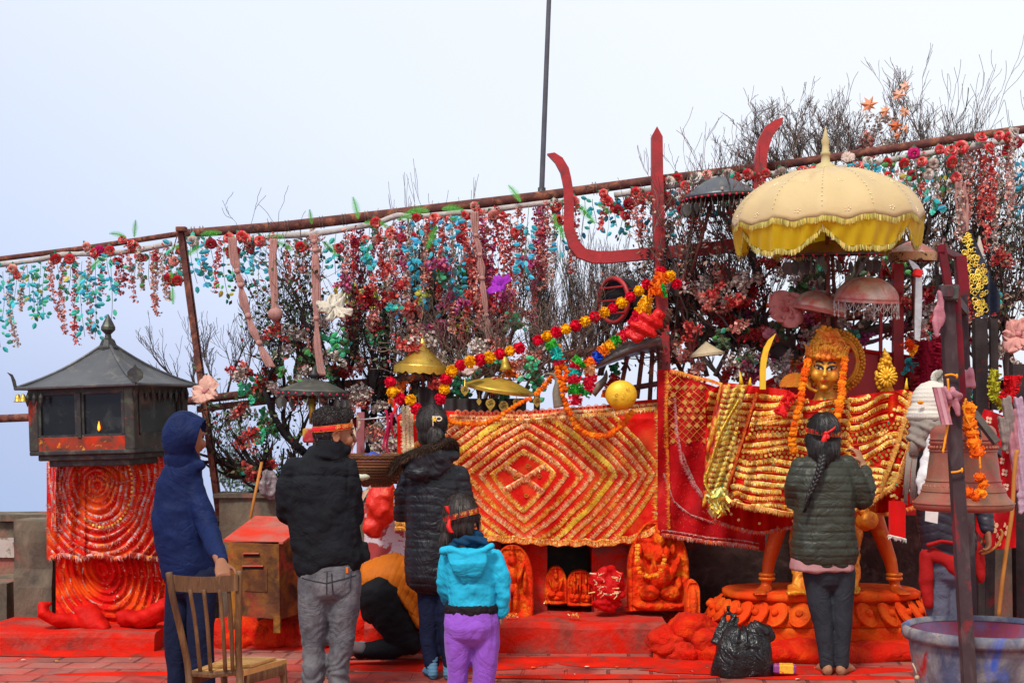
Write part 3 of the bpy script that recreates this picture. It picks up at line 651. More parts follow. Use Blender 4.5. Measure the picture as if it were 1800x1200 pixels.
parasol('gilt_parasol', 'pinkish gilt parasol with pierced rim right of the big umbrella', 1604, 446, 9.7, 42, 22, 'flat', m_pinkmetal, (.05, M('pierced_gilt', (.45,.25,.12), .4, .5, stain=[((.05,.03,.02),.42,30,.02)]), .98), (.012, m_pinkmetal), (0,R(3)), None, pole=(1606,560))
t, c, r, h, rm = parasol('silver_parasol', 'domed silver pink parasol with hanging bead chains above the goddess', 1523, 527, 9.25, 55, 40, 'dome', m_pinkmetal, (.012, m_pinkmetal, 1.01), (.018, m_pinkmetal), (R(2),R(8)), None)
mb = MB()
for j in range(20):
    a0 = 2*math.pi*j/20; a1 = 2*math.pi*(j+1)/20
    for dr_ in (0, .5):
        pts = []
        for k in range(9):
            t_ = k/8; th = a0+(a1-a0)*(t_+dr_); pts.append(c+rm@Vector((math.cos(th)*r*1.01, math.sin(th)*r*1.01, -.005-.05*4*t_*(1-t_)-(.02 if dr_ else 0))))
        mb.tube(pts, .0022, 4)
    p = c+rm@Vector((math.cos(a0)*r*1.01, math.sin(a0)*r*1.01, -.01)); mb.tube([p, p+Vector((0,0,-.09))], .0018, 4); mb.ball(p+Vector((0,0,-.095)), (.007,.007,.012), 6)
mb.build('bead_chains', M('old_silver', (.55,.48,.42), .35, .7), t)
parasol('cloth_parasol', 'faded pink conical parasol drooping left of the domed silver parasol', 1441, 545, 9.5, 46, 34, 'dome', m_pinkmetal, (.02, M('faded_pink_fabric', (.48,.16,.13), .8), 1.0), None, (R(12),R(4)), None, pole=(1444,600))
parasol('straw_parasol', 'small cream fringed parasol in the branches left of the yellow sword', 1243, 622, 9.9, 30, 22, 'cone', M('cream_straw', (.50,.40,.26), .8, bump=.004, bs=50), (.014, M('cream_straw', (.5,.4,.26)), 1.0), None, (R(-6),0), None)
parasol('hanging_bell', 'small gilt bell shaped ornament hanging under the pompom garland', 889, 650, 9.9, 11, 24, 'bell', m_oldgold, None, (.006, m_oldgold), (R(-6),0), None, cat='bell')
# ------------------------------------------------------------------ draped cloths
GOLDS = [(.74,.30,.01),(.82,.40,.03),(.86,.52,.10),(.78,.17,.01),(.50,.14,.01),(.88,.66,.26),(.80,.24,.01)]
REDG = [(.70,.06,.01),(.76,.14,.015),(.55,.03,.01),(.82,.24,.03)]
PALE = [(.80,.42,.16),(.74,.27,.10),(.70,.17,.06),(.86,.60,.32),(.80,.28,.05),(.58,.07,.02)]
SILV = [(.50,.40,.37),(.58,.48,.45),(.50,.20,.17),(.60,.14,.10),(.52,.06,.04)]
def cloth_sheet(name, x0, x1, top, bot, D, mat, parent=None, nx=120, ny=80, solid=0):
    """cloth between pixel columns x0..x1, top(px), bot(px), depth D(px,py)"""
    mb = MB(); rows = []
    for i in range(nx+1):
        px = x0+(x1-x0)*i/nx; t, b = top(px), bot(px); rows.append([P(px, t+(b-t)*j/ny, D(px, t+(b-t)*j/ny)) for j in range(ny+1)])
    mb.grid(rows); return mb.build(name, mat, parent, True, solid=solid)
def strip(mb, pts, D, w, cols, fringe=1, off=.012, flen=None, step=1.6, clip=None, base=None, side=1, curl=.012):
    """tinsel ribbon along pixel polyline pts: woven band + ragged fringe on one edge"""
    L = []; 
    for i in range(len(pts)-1):
        a, b = pts[i], pts[i+1]; d = math.hypot(b[0]-a[0], b[1]-a[1]); k = max(1, int(d/step))
        for j in range(k): t = j/k; L.append((a[0]+(b[0]-a[0])*t, a[1]+(b[1]-a[1])*t))
    L.append(pts[-1]); flen = flen or w*.75; wob = rnd(0, 50); prev = None
    tone = random.random(); c0 = None
    L = [(x+2.4*noise.noise(Vector((x*.02, y*.02, off*99+3))), y+2.6*noise.noise(Vector((x*.025, y*.025, 40+off*99)))) for x, y in L]
    for i, (x, y) in enumerate(L):
        a = L[max(i-2, 0)]; b = L[min(i+2, len(L)-1)]; dx, dy = b[0]-a[0], b[1]-a[1]; m = math.hypot(dx, dy) or 1; nx_, ny_ = -dy/m*side, dx/m*side
        if clip and not clip(x, y): prev = None; continue
        cx_ = x+.8*noise.noise(Vector((i*.05, wob, 0))); e1 = (cx_-nx_*w*.5, y-ny_*w*.5); e2 = (cx_+nx_*w*.5, y+ny_*w*.5)
        zz = off*(1+.3*noise.noise(Vector((i*.2, wob, 2))))
        A = P(e1[0], e1[1], D(*e1)-off*.5); Mid = P(x, y, D(x, y)-zz); B = P(e2[0], e2[1], D(*e2)-off*.6)
        if prev:
            if i % 3 == 0 or c0 is None: 
                n_ = noise.noise(Vector((x*.03, y*.03, wob))); c0 = jit(random.choice(cols) if n_ < .15 or base is None else random.choice(base), .18)
            sh_ = 1+.38*noise.noise(Vector((x*.035, y*.05, 11))); c0_ = tuple(min(1, q_*sh_) for q_ in c0); mb.face([prev[0], A, Mid, prev[1]], c0_); mb.face([prev[1], Mid, B, prev[2]], jit(c0_, .15))
        prev = (A, Mid, B)
        for r_ in range(fringe):
            l = flen*rnd(.5, 1.25); an = rnd(-.45, .45); sx_, sy_ = nx_*math.cos(an)-ny_*math.sin(an), nx_*math.sin(an)+ny_*math.cos(an)
            o = rnd(-w*.4, w*.45); p0 = (cx_+nx_*o, y+ny_*o); p1 = (p0[0]+sx_*l, p0[1]+sy_*l); ww = rnd(.35, .8); tx, ty = dx/m*ww, dy/m*ww
            d0 = D(*p0)-zz*1.1; d1 = D(*p1)-rnd(.2, 1)*curl-off*.4
            mb.face([P(p0[0]-tx, p0[1]-ty, d0), P(p0[0]+tx, p0[1]+ty, d0), P(p1[0]+tx*.4, p1[1]+ty*.4, d1)], jit(random.choice(cols), .25))
def fold(px, py, fx, fy, a, seed=0):
    return a*noise.noise(Vector((px*fx, py*fy, seed)))
# --- left draped stone
ds = thing('draped_stone', 'tall standing stone wrapped in two red cloths with silver tinsel rings under the lantern shrine', 'draped stone', P(185,1110,9.7))
mb = MB(); mb.tube([P(190,1118,10.12),P(190,1000,10.12),P(188,880,10.12),P(188,797,10.12)], [(.33,.2),(.31,.2),(.33,.2),(.31,.2)], 20, ref=(1,0,0), sq=3); mb.build('stone', m_stone, ds, True)
def D1(px, py):
    u = (px-188)/104; d = 9.72-.0+.20*abs(u)**2.6+fold(px, py, .02, .012, .05, 1)+fold(px, py, .05, .02, .02, 2)
    r = math.hypot((px-170), (py-852)*.8); d += .010*math.sin(r/13.*2*math.pi)
    if px < 150: d += .035*math.sin(px*.22+py*.01)
    return d
xr = lambda py: 0
cloth = cloth_sheet('upper_cloth', 82, 304, lambda x: 806+5*math.sin(x*.09)-(12 if x > 225 else 0)*min(1,(x-225)/30 if x > 225 else 0)+abs(x-188)*.02, lambda x: 977+4*math.sin(x*.1)-(.03*(x-188)), D1, m_redcloth, ds, 130, 90)
mb = MB(); inside = lambda x, y: 84 < x < 302 and (804-(10 if x>230 else 0)) < y < 975+4*math.sin(x*.1)
for k, r in enumerate([10,20,31,42,54,66,79,92,105,119,133,148,163,180]):
    ca = 170+r*.06; cols = SILV if k > 3 else SILV[2:]+REDG
    pts = [(ca+r*.78*math.cos(t)*(1+.05*math.sin(3*t+k)), 852+r*(1.0 if math.sin(t) > 0 else .8)*math.sin(t)-(.12*r if abs(math.cos(t)) > .8 else 0)) for t in [2*math.pi*j/48 for j in range(49)]]
    strip(mb, pts, D1, 3.6, cols+REDG[:2], 1, .008, 6, 1.7, inside, SILV[3:]+REDG, side=-1)
strip(mb, [(84+i*11, 976+4*math.sin((84+i*11)*.1)) for i in range(21)], lambda x, y: D1(x, y)-.012, 5, SILV+REDG, 2, .014, 8, 1.5)
strip(mb, [(84+i*9, 808+5*math.sin((84+i*9)*.09)-(12 if 84+i*9 > 240 else 0)) for i in range(25)], lambda x, y: D1(x, y)-.012, 4, REDG+SILV, 2, .014, 6, 1.5)
for i in range(18):
    x = 90+i*1.6; strip(mb, [(x+0, 812), (x+2, 880), (x+1, 930)], D1, 1.2, SILV, 0, .01, 3, 3) if i % 4 == 0 else None
for _ in range(1100):   # loose silver threads
    x, y = rnd(86,300), rnd(808,972); a = rnd(0, 6.28); l = rnd(2,6); d = D1(x, y)-.016
    mb.face([P(x-.3,y,d), P(x+.3,y,d), P(x+l*math.cos(a), y+l*math.sin(a), d-.004)], jit(random.choice(SILV+REDG), .3))
mb.build('upper_tinsel', m_tinsel, ds)
def coins(mb, spots, D, r=2.6, cols=GOLDS[:3], off=.016):
    for x, y in spots:
        c = P(x, y, D(x, y)-off); rr = r*9.5/F; n = 8; c1 = jit(random.choice(cols), .15); tl = rnd(-.3, .3)
        mb.face([c+Vector((rr*math.cos(t), -.003+rr*tl*math.sin(t), rr*math.sin(t))) for t in [2*math.pi*j/n for j in range(n)]], c1)
mb = MB(); coins(mb, [(170+.6+52*math.cos(t)+10, 852+74*math.sin(t)) for t in [R(-65+6.2*j) for j in range(32)]], D1, 2.4); tag(mb.build('gold_sequins', m_brass, ds), kind='stuff')
def D2(px, py):
    u = (px-190)/100; d = 9.80+.16*abs(u)**2.6+fold(px, py, .015, .02, .06, 5); r = math.hypot(px-182-.2*(py-1010), (py-1000)*.75); d += .016*math.sin(r/11*2*math.pi)
    return d-max(0, (py-1060))*.0022
cloth_sheet('lower_cloth', 98, 292, lambda x: 970, lambda x: 1096+10*math.sin((x-98)/194*math.pi), D2, m_redcloth, ds, 110, 70)
mb = MB(); ins = lambda x, y: 100 < x < 290 and 978 < y < 1092+10*math.sin((x-98)/194*math.pi)
for k, r in enumerate([46,58,70,83,97,112]):
    pts = [(186+r*.9*math.cos(t), 1008+r*.95*math.sin(t)) for t in [R(-70+j*5) for j in range(54)]]
    strip(mb, pts, D2, 2.2, SILV+REDG+REDG, 1, .007, 5, 2.2, lambda x, y: ins(x, y) and noise.noise(Vector((x*.02,y*.02,k))) > .0, REDG, side=-1)
for _ in range(300):
    x, y = rnd(180,290), rnd(985,1080); a = rnd(0,6.28); l = rnd(2,5); d = D2(x,y)-.012
    mb.face([P(x-.3,y,d), P(x+.3,y,d), P(x+l*math.cos(a), y+l*math.sin(a), d-.004)], jit(random.choice(SILV+REDG), .3))
mb.build('lower_tinsel', m_tinsel, ds)
m_redwet = M('pigment_soaked_cloth', (.58,.008,.004), .6, var=.2, vs=10, bump=.008, bs=25, stain=[((.42,.004,.003),.42,6,.15)])
for nm, path, rad in (('cloth_tail', [(150,1092,9.6),(120,1090,9.55),(92,1088,9.5),(74,1076,9.48),(76,1064,9.5),(90,1060,9.52)], [.09,.07,.06,.06,.045,.015]),
        ('cloth_tail', [(215,1085,9.62),(248,1088,9.56),(275,1078,9.54),(292,1062,9.54),(300,1056,9.55)], [.07,.085,.085,.06,.02]), ('cloth_tail', [(150,1080,9.62),(170,1100,9.56),(185,1108,9.5)], [.12,.10,.04])):
    mb = MB(); pts = [P(*a) for a in path]; mb.tube(pts, [(r, r*.8) for r in rad], 12, ends=.5)
    blob(nm, mb, m_redwet, ds, .012, 3, lambda co, no: .010*vnoise(co*np.array([9,9,26.]))+.004*np.sin(co[:,0]*60+co[:,2]*50))
# --- diamond cloth over the altar
def D3(px, py):
    d = 9.70+fold(px, py, .008, .01, .05, 8)+.012*math.sin(px*.085+py*.02)*max(0, (py-760))/200
    d += max(0, (735-py))*.004 + .012*noise.noise(Vector((px*.06, py*.03, 3)))
    return d
m_cloth3 = drape_mat('scarlet_satin', (.60,.006,.003), rough=.6, stain=[((.66,.06,.012),.43,4,.1)])
top3 = lambda x: np.interp(x, [700,740,790,850,930,1010,1060,1120,1168], [728,722,722,724,722,716,712,704,700])
bot3 = lambda x: np.interp(x, [700,800,860,940,1050,1110,1168], [926,936,950,958,960,955,930])+2*math.sin(x*.2)
dc = thing('diamond_cloth', 'wide scarlet altar cloth sewn with concentric gold tinsel diamonds', 'altar cloth', P(935,958,9.7))
cloth_sheet('cloth', 698, 1168, top3, bot3, D3, m_cloth3, dc, 160, 90)
mb = MB(); clip3 = lambda x, y: 702 < x < 1162 and top3(x)+10 < y < bot3(x)-6
cx0, cy0 = 918, 836
RING = [(58,44,62),(80,62,80),(106,76,98),(126,92,114),(148,108,132),(166,124,148),(184,140,164),(200,156,182),(216,172,200),(232,190,220),(248,208,240)]
for k, (a, bu, bd) in enumerate(RING):
    bow = .06; q = []
    V4 = [(cx0+a, cy0-2), (cx0+.04*a, cy0+bd), (cx0-a*.95, cy0-1), (cx0+.07*a, cy0-bu), (cx0+a, cy0-2)]
    for i in range(4):
        (xa, ya), (xb, yb) = V4[i], V4[i+1]; mx_, my_ = (xa+xb)/2-cx0, (ya+yb)/2-cy0
        for j in range(8): t = j/8; bb = bow*4*t*(1-t)*(1+.1*k); q.append((xa+(xb-xa)*t+mx_*bb, ya+(yb-ya)*t+my_*bb))
    q.append(V4[4]); pal = [GOLDS, PALE+GOLDS[1:3], GOLDS+REDG[1:], PALE, GOLDS][k % 5]
    if k == 5: pal = [(.85,.55,.03),(.80,.45,.02),(.88,.66,.10)]
    strip(mb, q, D3, 6.4 if k != 5 else 8.5, pal, 3, .007, 6, 1.25, clip3, PALE if k % 2 else [(.70,.12,.02),(.78,.26,.05),(.84,.45,.15)], side=1)
for sgn in (1, -1):   # inner cross
    strip(mb, [(cx0-34, cy0+sgn*-20), (cx0+4, cy0+3), (cx0+38, cy0+sgn*28)] if sgn > 0 else [(cx0-32, cy0+24), (cx0+4, cy0+2), (cx0+40, cy0-20)], D3, 7, PALE, 3, .014, 6, 1.25)
strip(mb, [(703+i*9.6, top3(703+i*9.6)+16) for i in range(49)], D3, 6, GOLDS+PALE, 3, .016, 6, 1.4)
strip(mb, [(790+i*9, top3(790+i*9)+8) for i in range(42)], D3, 4, PALE, 2, .016, 5, 1.4)
strip(mb, [(1158-i*.2, 712+i*9) for i in range(24)], D3, 6, GOLDS+REDG, 3, .016, 6, 1.4)
strip(mb, [(700+i*9.7, bot3(700+i*9.7)-3) for i in range(49)], lambda x, y: D3(x, y)-.005, 6, GOLDS+REDG, 5, .018, 8, 1.2, side=-1)
strip(mb, [(700+i*9.7, bot3(700+i*9.7)-10) for i in range(49)], lambda x, y: D3(x, y)-.005, 4, REDG+GOLDS, 2, .016, 5, 1.4)
mb.build('tinsel_bands', m_tinsel, dc)
mb = MB()
for x, y in ((928,818),(905,838),(948,836),(925,870)):
    for j in range(10): t0 = j*.6; r = 4-j*.25; mb.ball(P(x+r*math.cos(t0), y+r*math.sin(t0), D3(x, y)-.012), .0045, 4)
mb.build('embroidery_swirls', m_brass, dc)
mb = MB()   # printed border along the top edge
for i in range(20):
    x = 805+i*13.5; y = top3(x)+3
    for r in (5, 3): mb.tube([P(x+r*math.cos(t), y+r*math.sin(t)*1.1, D3(x, y)-.008) for t in [2*math.pi*j/10 for j in range(11)]], .0028, 4)
tag(mb.build('printed_border', M('peach_print', (.75,.28,.14), .7), dc), kind='stuff')
# pale gold hanging strip left edge
mb = MB(); Dl = lambda x, y: 9.60+.01*math.sin(y*.1)
for x0 in (710, 717, 724):
    strip(mb, [(x0+(y-720)*.02, y) for y in range(715, 800, 6)], Dl, 5, [(.70,.58,.30),(.62,.50,.28),(.75,.66,.42)], 3, .012, 5, 1.3)
tag(mb.build('tinsel_streamer', m_tinsel), 'pale gold tinsel streamer hanging left of the fur hooded woman', 'streamer')
mb = MB()
for y0 in (905, 916, 926): strip(mb, [(694+i*3.5, y0+.3*i) for i in range(12)], lambda x, y: 9.5, 5, GOLDS, 3, .012, 6, 1.3)
for x0 in (698, 712): strip(mb, [(x0, y) for y in range(862, 930, 5)], lambda x, y: 9.5, 4, GOLDS, 3, .012, 5, 1.3)
tag(mb.build('tinsel_border', m_tinsel), 'gold tinsel cloth corner showing between the man in black and the fur hooded woman', 'cloth trim')
# --- transparent red net cloth right
def D4(px, py): return 9.62+.02*math.sin(px*.12+py*.03)+fold(px, py, .01, .01, .06, 14)-.0006*(px-1165)
m_net = drape_mat('crimson_net', (.42,.003,.006), rough=.65, stain=[((.26,.002,.004),.45,5,.1),((.62,.03,.02),.38,3)])
top4 = lambda x: np.interp(x, [1160,1180,1200,1260,1345], [650,648,660,680,690]); bot4 = lambda x: np.interp(x, [1150,1180,1250,1345], [944,946,956,968])
nc = thing('net_cloth', 'crimson net cloth with a gold lattice hanging between the diamond cloth and the goddess', 'cloth', P(1250,960,9.6))
cloth_sheet('net', 1156, 1345, top4, bot4, D4, m_net, nc, 80, 100)
mb = MB(); ins4 = lambda x, y: 1164 < x < 1340 and top4(x)+4 < y < min(bot4(x)-6, 790-.2*(x-1164))
for k in range(-16, 34):
    for sg in (1, -1):
        pts = [(1150+t, 700+k*13+sg*t*.95) for t in range(0, 195, 6)]; strip(mb, pts, D4, 1.0, [(.75,.35,.06),(.70,.22,.05)], 0, .006, 3, 5, ins4)
for i in range(10):
    for j in range(8):
        x, y = 1176+i*14+7*(j % 2), 680+j*13.5
        if ins4(x, y) and random.random() < .45: c = P(x, y, D4(x, y)-.01); r = .02; mb.face([c+Vector((r,0,0)), c+Vector((0,0,r)), c+Vector((-r,0,0)), c+Vector((0,0,-r))], jit((.60,.26,.06), .3))
def chain_rows(path, cols, w=3, fr=2, fl=5): strip(mb, path, lambda x, y: D4(x, y)-.006, w, cols, fr, .012, fl, 1.5)
chain_rows([(1172+i*.2, 652+i*12) for i in range(24)], REDG+GOLDS[:2], 4, 3, 5)
chain_rows([(1178+i*10, np.interp(1178+i*10, [1178,1250,1345],[652,668,700])) for i in range(17)], [(.85,.25,.03),(.80,.12,.03),(.85,.4,.05)], 5, 3, 6)
chain_rows([(1164+i*9, bot4(1164+i*9)-6) for i in range(20)], SILV+REDG, 3, 3, 7)
chain_rows([(1164+i*9, bot4(1164+i*9)-13) for i in range(20)], SILV, 1.5, 1, 3)
chain_rows(smooth2 := [(1188,700),(1192,760),(1200,810),(1225,862),(1262,900),(1300,918),(1340,924)], [(.65,.2,.2),(.5,.1,.1),(.7,.4,.38)], 2.5, 2, 5)
chain_rows([(1200,795),(1222,850),(1250,890),(1290,905)], SILV, 2, 2, 5); chain_rows([(1166,830),(1185,880),(1215,905),(1255,917)], SILV, 1.5, 1, 4)
for _ in range(900):
    x, y = rnd(1165,1340), rnd(700,940); d = D4(x, y)-.008; a = rnd(0,6.28); l = rnd(1,4); mb.face([P(x-.3,y,d), P(x+.3,y,d), P(x+l*math.cos(a), y+l*math.sin(a), d-.004)], jit(random.choice(REDG+SILV[2:]), .3))
mb.build('net_trim', m_tinsel, nc)
# --- red steel trough behind the goddess
mb = MB(); Yr = 9.95
a = [P(1338,676,Yr), P(1414,634,Yr), P(1418,622,Yr), P(1500,612,Yr), P(1560,618,Yr), P(1690,640,Yr), P(1690,905,Yr), P(1338,905,Yr)]; mb.prism(a, (0,.05,0))
mb.tube([P(1336,678,Yr-.02), P(1414,638,Yr-.02), P(1500,614,Yr-.02), P(1690,640,Yr-.02)], (.022,.012), 6)
tag(mb.build('backboard', M('glossy_red_panel', (.46,.008,.008), .35, var=.15, vs=3, stain=[((.60,.20,.16),.31,14,.03)], stretch=(1,1,.35))), 'glossy red metal panel standing behind the head of the golden goddess', 'panel')
mb = MB(); mb.box(P(1578,640,9.9), (.07,.06,1.4)); mb.box(P(1548,620,9.93), (.02,.03,1.2)); tag(mb.build('red_post', m_redpaint), 'dark red post behind the golden raised hand', 'post')
# --- goddess cloth
def D5(px, py):
    s_ = (py-690)/220; u = (px-1425)/190
    d = 9.12+.10*abs(u)**2+.28*max(0, -s_)+fold(px, py, .02, .006, .07, 21)+.034*math.sin(px*.085+2.5*math.sin(py*.018))+.012*math.sin(px*.21+py*.03)
    if px < 1330: d += .02*math.sin((px+py*.45)*.2)
    return d-.06*s_
m_gcloth = drape_mat('deep_red_brocade', (.50,.005,.002), rough=.6, bump=.004)
top5 = lambda x: np.interp(x, [1240,1275,1310,1380,1430,1475,1540,1590,1612], [690,672,676,684,704,700,690,684,690])
bot5 = lambda x: np.interp(x, [1240,1262,1300,1340,1392,1450,1520,1575,1605], [868,874,886,896,902,905,890,850,760])
gc = thing('goddess_cloak', 'wide red cloak covered with rows of glittering gold tinsel spread over the goddess', 'cloak', P(1425,905,9.1))
edgeL = lambda y: np.interp(y, [672,720,800,868,905], [1262,1256,1238,1228,1240]); edgeR = lambda y: np.interp(y, [680,720,800,905], [1612,1606,1590,1560])
cloth_sheet('cloak', 1240, 1606, top5, bot5, D5, m_gcloth, gc, 150, 90)
G2 = [(.84,.46,.03),(.90,.62,.10),(.80,.34,.015),(.70,.20,.01),(.95,.80,.38),(.78,.50,.04)]; G3 = [(.95,.80,.40),(.93,.70,.22),(.88,.55,.08)]
def rowy(k, x):
    y = 690+k*12.6+7*noise.noise(Vector((x*.013, k*.35, 7)))+6*math.sin((x-1250)*.018+.25*k)+2*math.sin(x*.07+k)
    if x > 1490: y += (12*math.sin((x-1490)*.045+1.2) if k < 10 else -8*math.sin((x-1490)*.03))-.05*(x-1490)
    if x < 1330 and k > 9: y += -10*math.exp(-((x-1288)/16)**2)+8*math.exp(-((x-1262)/20)**2)
    return y
mb = MB(); cn = MB()
clip5 = lambda x, y: 1243 < x < 1604 and top5(x)+2 < y < bot5(x)-4 and not (abs(x-(1330-.30*(y-690))) < 4)
for k in range(18):
    gap = k in (5, 9)
    if gap:
        for x in range(1250, 1600, 8):
            for j in range(2):
                y = rowy(k, x+4*j)+1+7*j
                if clip5(x, y): coins(cn, [(x+4*j, y)], D5, 2.7, G3+G2[:2])
        continue
    pal = G2 if k % 3 else G2+REDG[1:3]
    if 10 < k < 15: pal = G3+G2[:2]
    strip(mb, [(x, rowy(k, x)) for x in range(1240, 1610, 5)], D5, 4.8, pal, 5, .009, 5.6, 1.25, lambda x, y: clip5(x, y) and noise.noise(Vector((x*.025, k*3.1, 5))) > -.5, side=1, curl=.012)
    strip(mb, [(x, rowy(k, x)+8.6) for x in range(1240, 1610, 5)], D5, 1.0, REDG, 0, .014, 3, 3, clip5)
strip(mb, [(x, bot5(x)-2) for x in range(1242, 1604, 5)], lambda x, y: D5(x, y)-.01, 5, [(.85,.45,.10),(.80,.30,.06),(.9,.6,.2)], 5, .02, 7, 1.1)
strip(mb, [(1330-.30*(y-690), y) for y in range(690, 890, 5)], lambda x, y: D5(x, y)-.01, 3.5, REDG+[(.8,.25,.05)], 3, .02, 5, 1.3)
strip(mb, [(1604-.22*(y-690)-.0006*(y-690)**2, y) for y in range(690, 870, 5)], lambda x, y: D5(x, y)-.012, 5, [(.85,.45,.10),(.80,.35,.06)], 5, .02, 7, 1.1)
tag(mb.build('tinsel_rows', m_tinsel, gc), kind=None); tag(cn.build('gold_sequins', m_brass, gc), kind='stuff')
mb = MB(); mb.ball((0,0,0), .007, 6, (.02,.42,.2))
rep('green_bead', mb, m_attr, gc, [P(x, y, D5(x, y)-.03) for x, y in [(rnd(1255,1598), rnd(700,870)) for _ in range(24)]])
# golden left sash of the cloak, crumpled foil
def D6(px, py): return 9.10+.03*math.sin((px*1.0+py*.35)*.45)+.02*noise.noise(Vector((px*.1, py*.05, 3)))
mb = MB(); rows = []
for i in range(50):
    t = i/49; y = 676+t*215; xc = 1290-36*t-8*math.sin(t*3); ww = 24-6*t; rows.append([P(xc+ww*(j/9-.5)*2, y, D6(xc+ww*(j/9-.5)*2, y)) for j in range(10)])
mb.grid(rows); o = mb.build('sash', drape_mat('red_gold_brocade', (.52,.03,.008), stain=[((.72,.40,.04),.48,12,.06)], rough=.4), None, True, solid=.004)
tag(o, 'narrow red and gold sash hanging down the left edge of the goddess cloak', 'sash')
mb = MB()
for k in range(20): y = 684+k*9.3; xc = 1290-36*(y-676)/215; strip(mb, [(xc-16+i*5, y+2*math.sin(i)) for i in range(8)], lambda x, y_: D6(x, y_)-.008, 3.5, [(.80,.72,.18),(.70,.75,.28),(.88,.62,.1),(.85,.5,.05)], 4, .012, 5, 1.3)
mb.build('sash_tinsel', m_tinsel, o)
m_foil = M('crumpled_gold_foil', (.72,.50,.06), .25, .8, var=.3, vs=14, bump=.012, bs=35, stain=[((.55,.10,.01),.40,10)])
mb = MB(); mb.tube(pp([(1300,702,9.05),(1268,760,9.02),(1248,820,9.02),(1240,850,9.02),(1262,884,9.0)], n=5), (.02,.008), 8)
mb.tube(pp([(1262,884,9.0),(1250,872,9.0),(1272,905,9.0)], n=4), (.03,.02), 8)
tag(mb.build('foil_ribbon', m_foil, smooth=True), 'crumpled gold foil ribbon curling below the lower left corner of the cloak', 'ribbon')
mb = MB()
for _ in range(90):
    c = P(rnd(1248,1278), rnd(862,902), rnd(8.95,9.05)); a, b = Vector((rnd(-1,1),rnd(-1,1),rnd(-1,1)))*.03, Vector((rnd(-1,1),rnd(-1,1),rnd(-1,1)))*.012
    mb.face([c-a-b, c+a-b, c+a+b, c-a+b], jit(random.choice([(.72,.70,.2),(.8,.6,.1),(.65,.75,.35)]), .2))
tag(mb.build('foil_tassel', m_tinsel), 'tassel of crumpled yellow green foil at the lower left corner of the cloak', 'tassel')
# red under-cloths
def under(name, lab, x0, x1, t, b, Y, mat, sq=.03, seed=0, trim=None, ntr=0):
    Du = lambda x, y: Y+sq*math.sin(x*.16+seed)+.04*noise.noise(Vector((x*.02, y*.01, seed)))
    o = cloth_sheet(name, x0, x1, t, b, Du, mat, None, 60, 40); tag(o, lab, 'cloth')
    mb = MB()
    if trim: strip(mb, [(x0+(x1-x0)*i/20, b(x0+(x1-x0)*i/20)-2) for i in range(21)], lambda x, y: Du(x, y)-.008, 4, trim, 3, .014, 6, 1.3); 
    if mb.v: mb.build('trim', m_tinsel, o)
    if ntr:
        mb = MB(); mb.lathe([(.001,-.003),(.010,-.002),(.010,.002),(.001,.003)], (0,0,0), 10, (.93,.70,.22), rot=ROTX(R(90)))
        rep('coin', mb, m_tinsel, o, [P(x, y, Du(x, y)-.016) for x, y in [(rnd(x0+2, x1-2), rnd(t(x0)+5, b(x1)-5)) for _ in range(ntr)]])
    return o
under('red_cloth', 'dark red underskirt cloth with scalloped hem hanging below the left of the cloak', 1256, 1400, lambda x: 870, lambda x: np.interp(x, [1256,1300,1340,1400],[915,930,938,925]), 9.3, m_gcloth, .04, 3, REDG+SILV, 14)
under('red_cloth', 'red and orange cloth falling from the right shoulder of the goddess', 1540, 1618, lambda x: np.interp(x,[1540,1580,1618],[700,690,712]), lambda x: np.interp(x, [1540,1580,1618],[905,900,890]), 9.22, m_redcloth, .05, 5, [(.85,.3,.05),(.8,.2,.05)], 22)
under('red_scarf', 'plain bright red scarf end with white fringe hanging below the cloak', 1562, 1592, lambda x: 880, lambda x: 944+.2*(x-1562), 9.05, M('bright_red_cotton', (.70,.004,.004), .8, sheen=.2), .02, 8, [(.8,.75,.7)])
# ------------------------------------------------------------------ carved idols on the plinth
def relief(name, label, x0, x1, yt, yb, Y, feats, mat, arch=.55, depth=.09, lean=0, seed=0, cat='idol', group=None, noise_a=.006, thick=.10):
    mb = MB(); nu, nv = 70, 100; rows = []; s = Y/F; wid = (x1-x0)/2*s; hei = (yb-yt)*s; c = P((x0+x1)/2, yb, Y)
    for j in range(nv+1):
        v = j/nv; hw = wid*(1 if v < 1-arch else math.sqrt(max(0, 1-((v-(1-arch))/arch)**2))*.98+.02); row = []
        for i in range(nu+1):
            u = -1+2*i/nu; X = u*hw; h = 0
            uu, vv = X/wid, v
            for f in feats:
                fu, fv, ru, rv, fh = f[:5]; an = f[5] if len(f) > 5 else 0; du, dv = (uu-fu)*wid, (vv-fv)*hei
                a = du*math.cos(an)+dv*math.sin(an); b = -du*math.sin(an)+dv*math.cos(an); q = (a/(ru*wid))**2+(b/(rv*hei))**2
                if q < 1: h = max(h, fh*math.sqrt(1-q))
            edge = min(1, (1-abs(u))*7); h = h*edge+.012*edge + noise_a*noise.noise(Vector((X*22, v*hei*22, seed)))+noise_a*.5*noise.noise(Vector((X*60, v*hei*60, seed)))
            if abs(u) > .86 or v > .94: h += .012*min(1, (1-abs(u))*20)
            row.append(Vector((c.x+X, c.y-h*depth/.09+lean*v*hei, c.z+v*hei)))
        rows.append([Vector((row[0].x, row[0].y+thick, row[0].z))]+row+[Vector((row[-1].x, row[-1].y+thick, row[-1].z))])
    rows.append([Vector((p.x, p.y+thick, p.z)) for p in rows[-1]])
    mb.grid(rows); mb.face([r[0] for r in rows]+[r[-1] for r in rows[::-1]])
    return tag(mb.build(name, mat, None, True), label, cat, group)
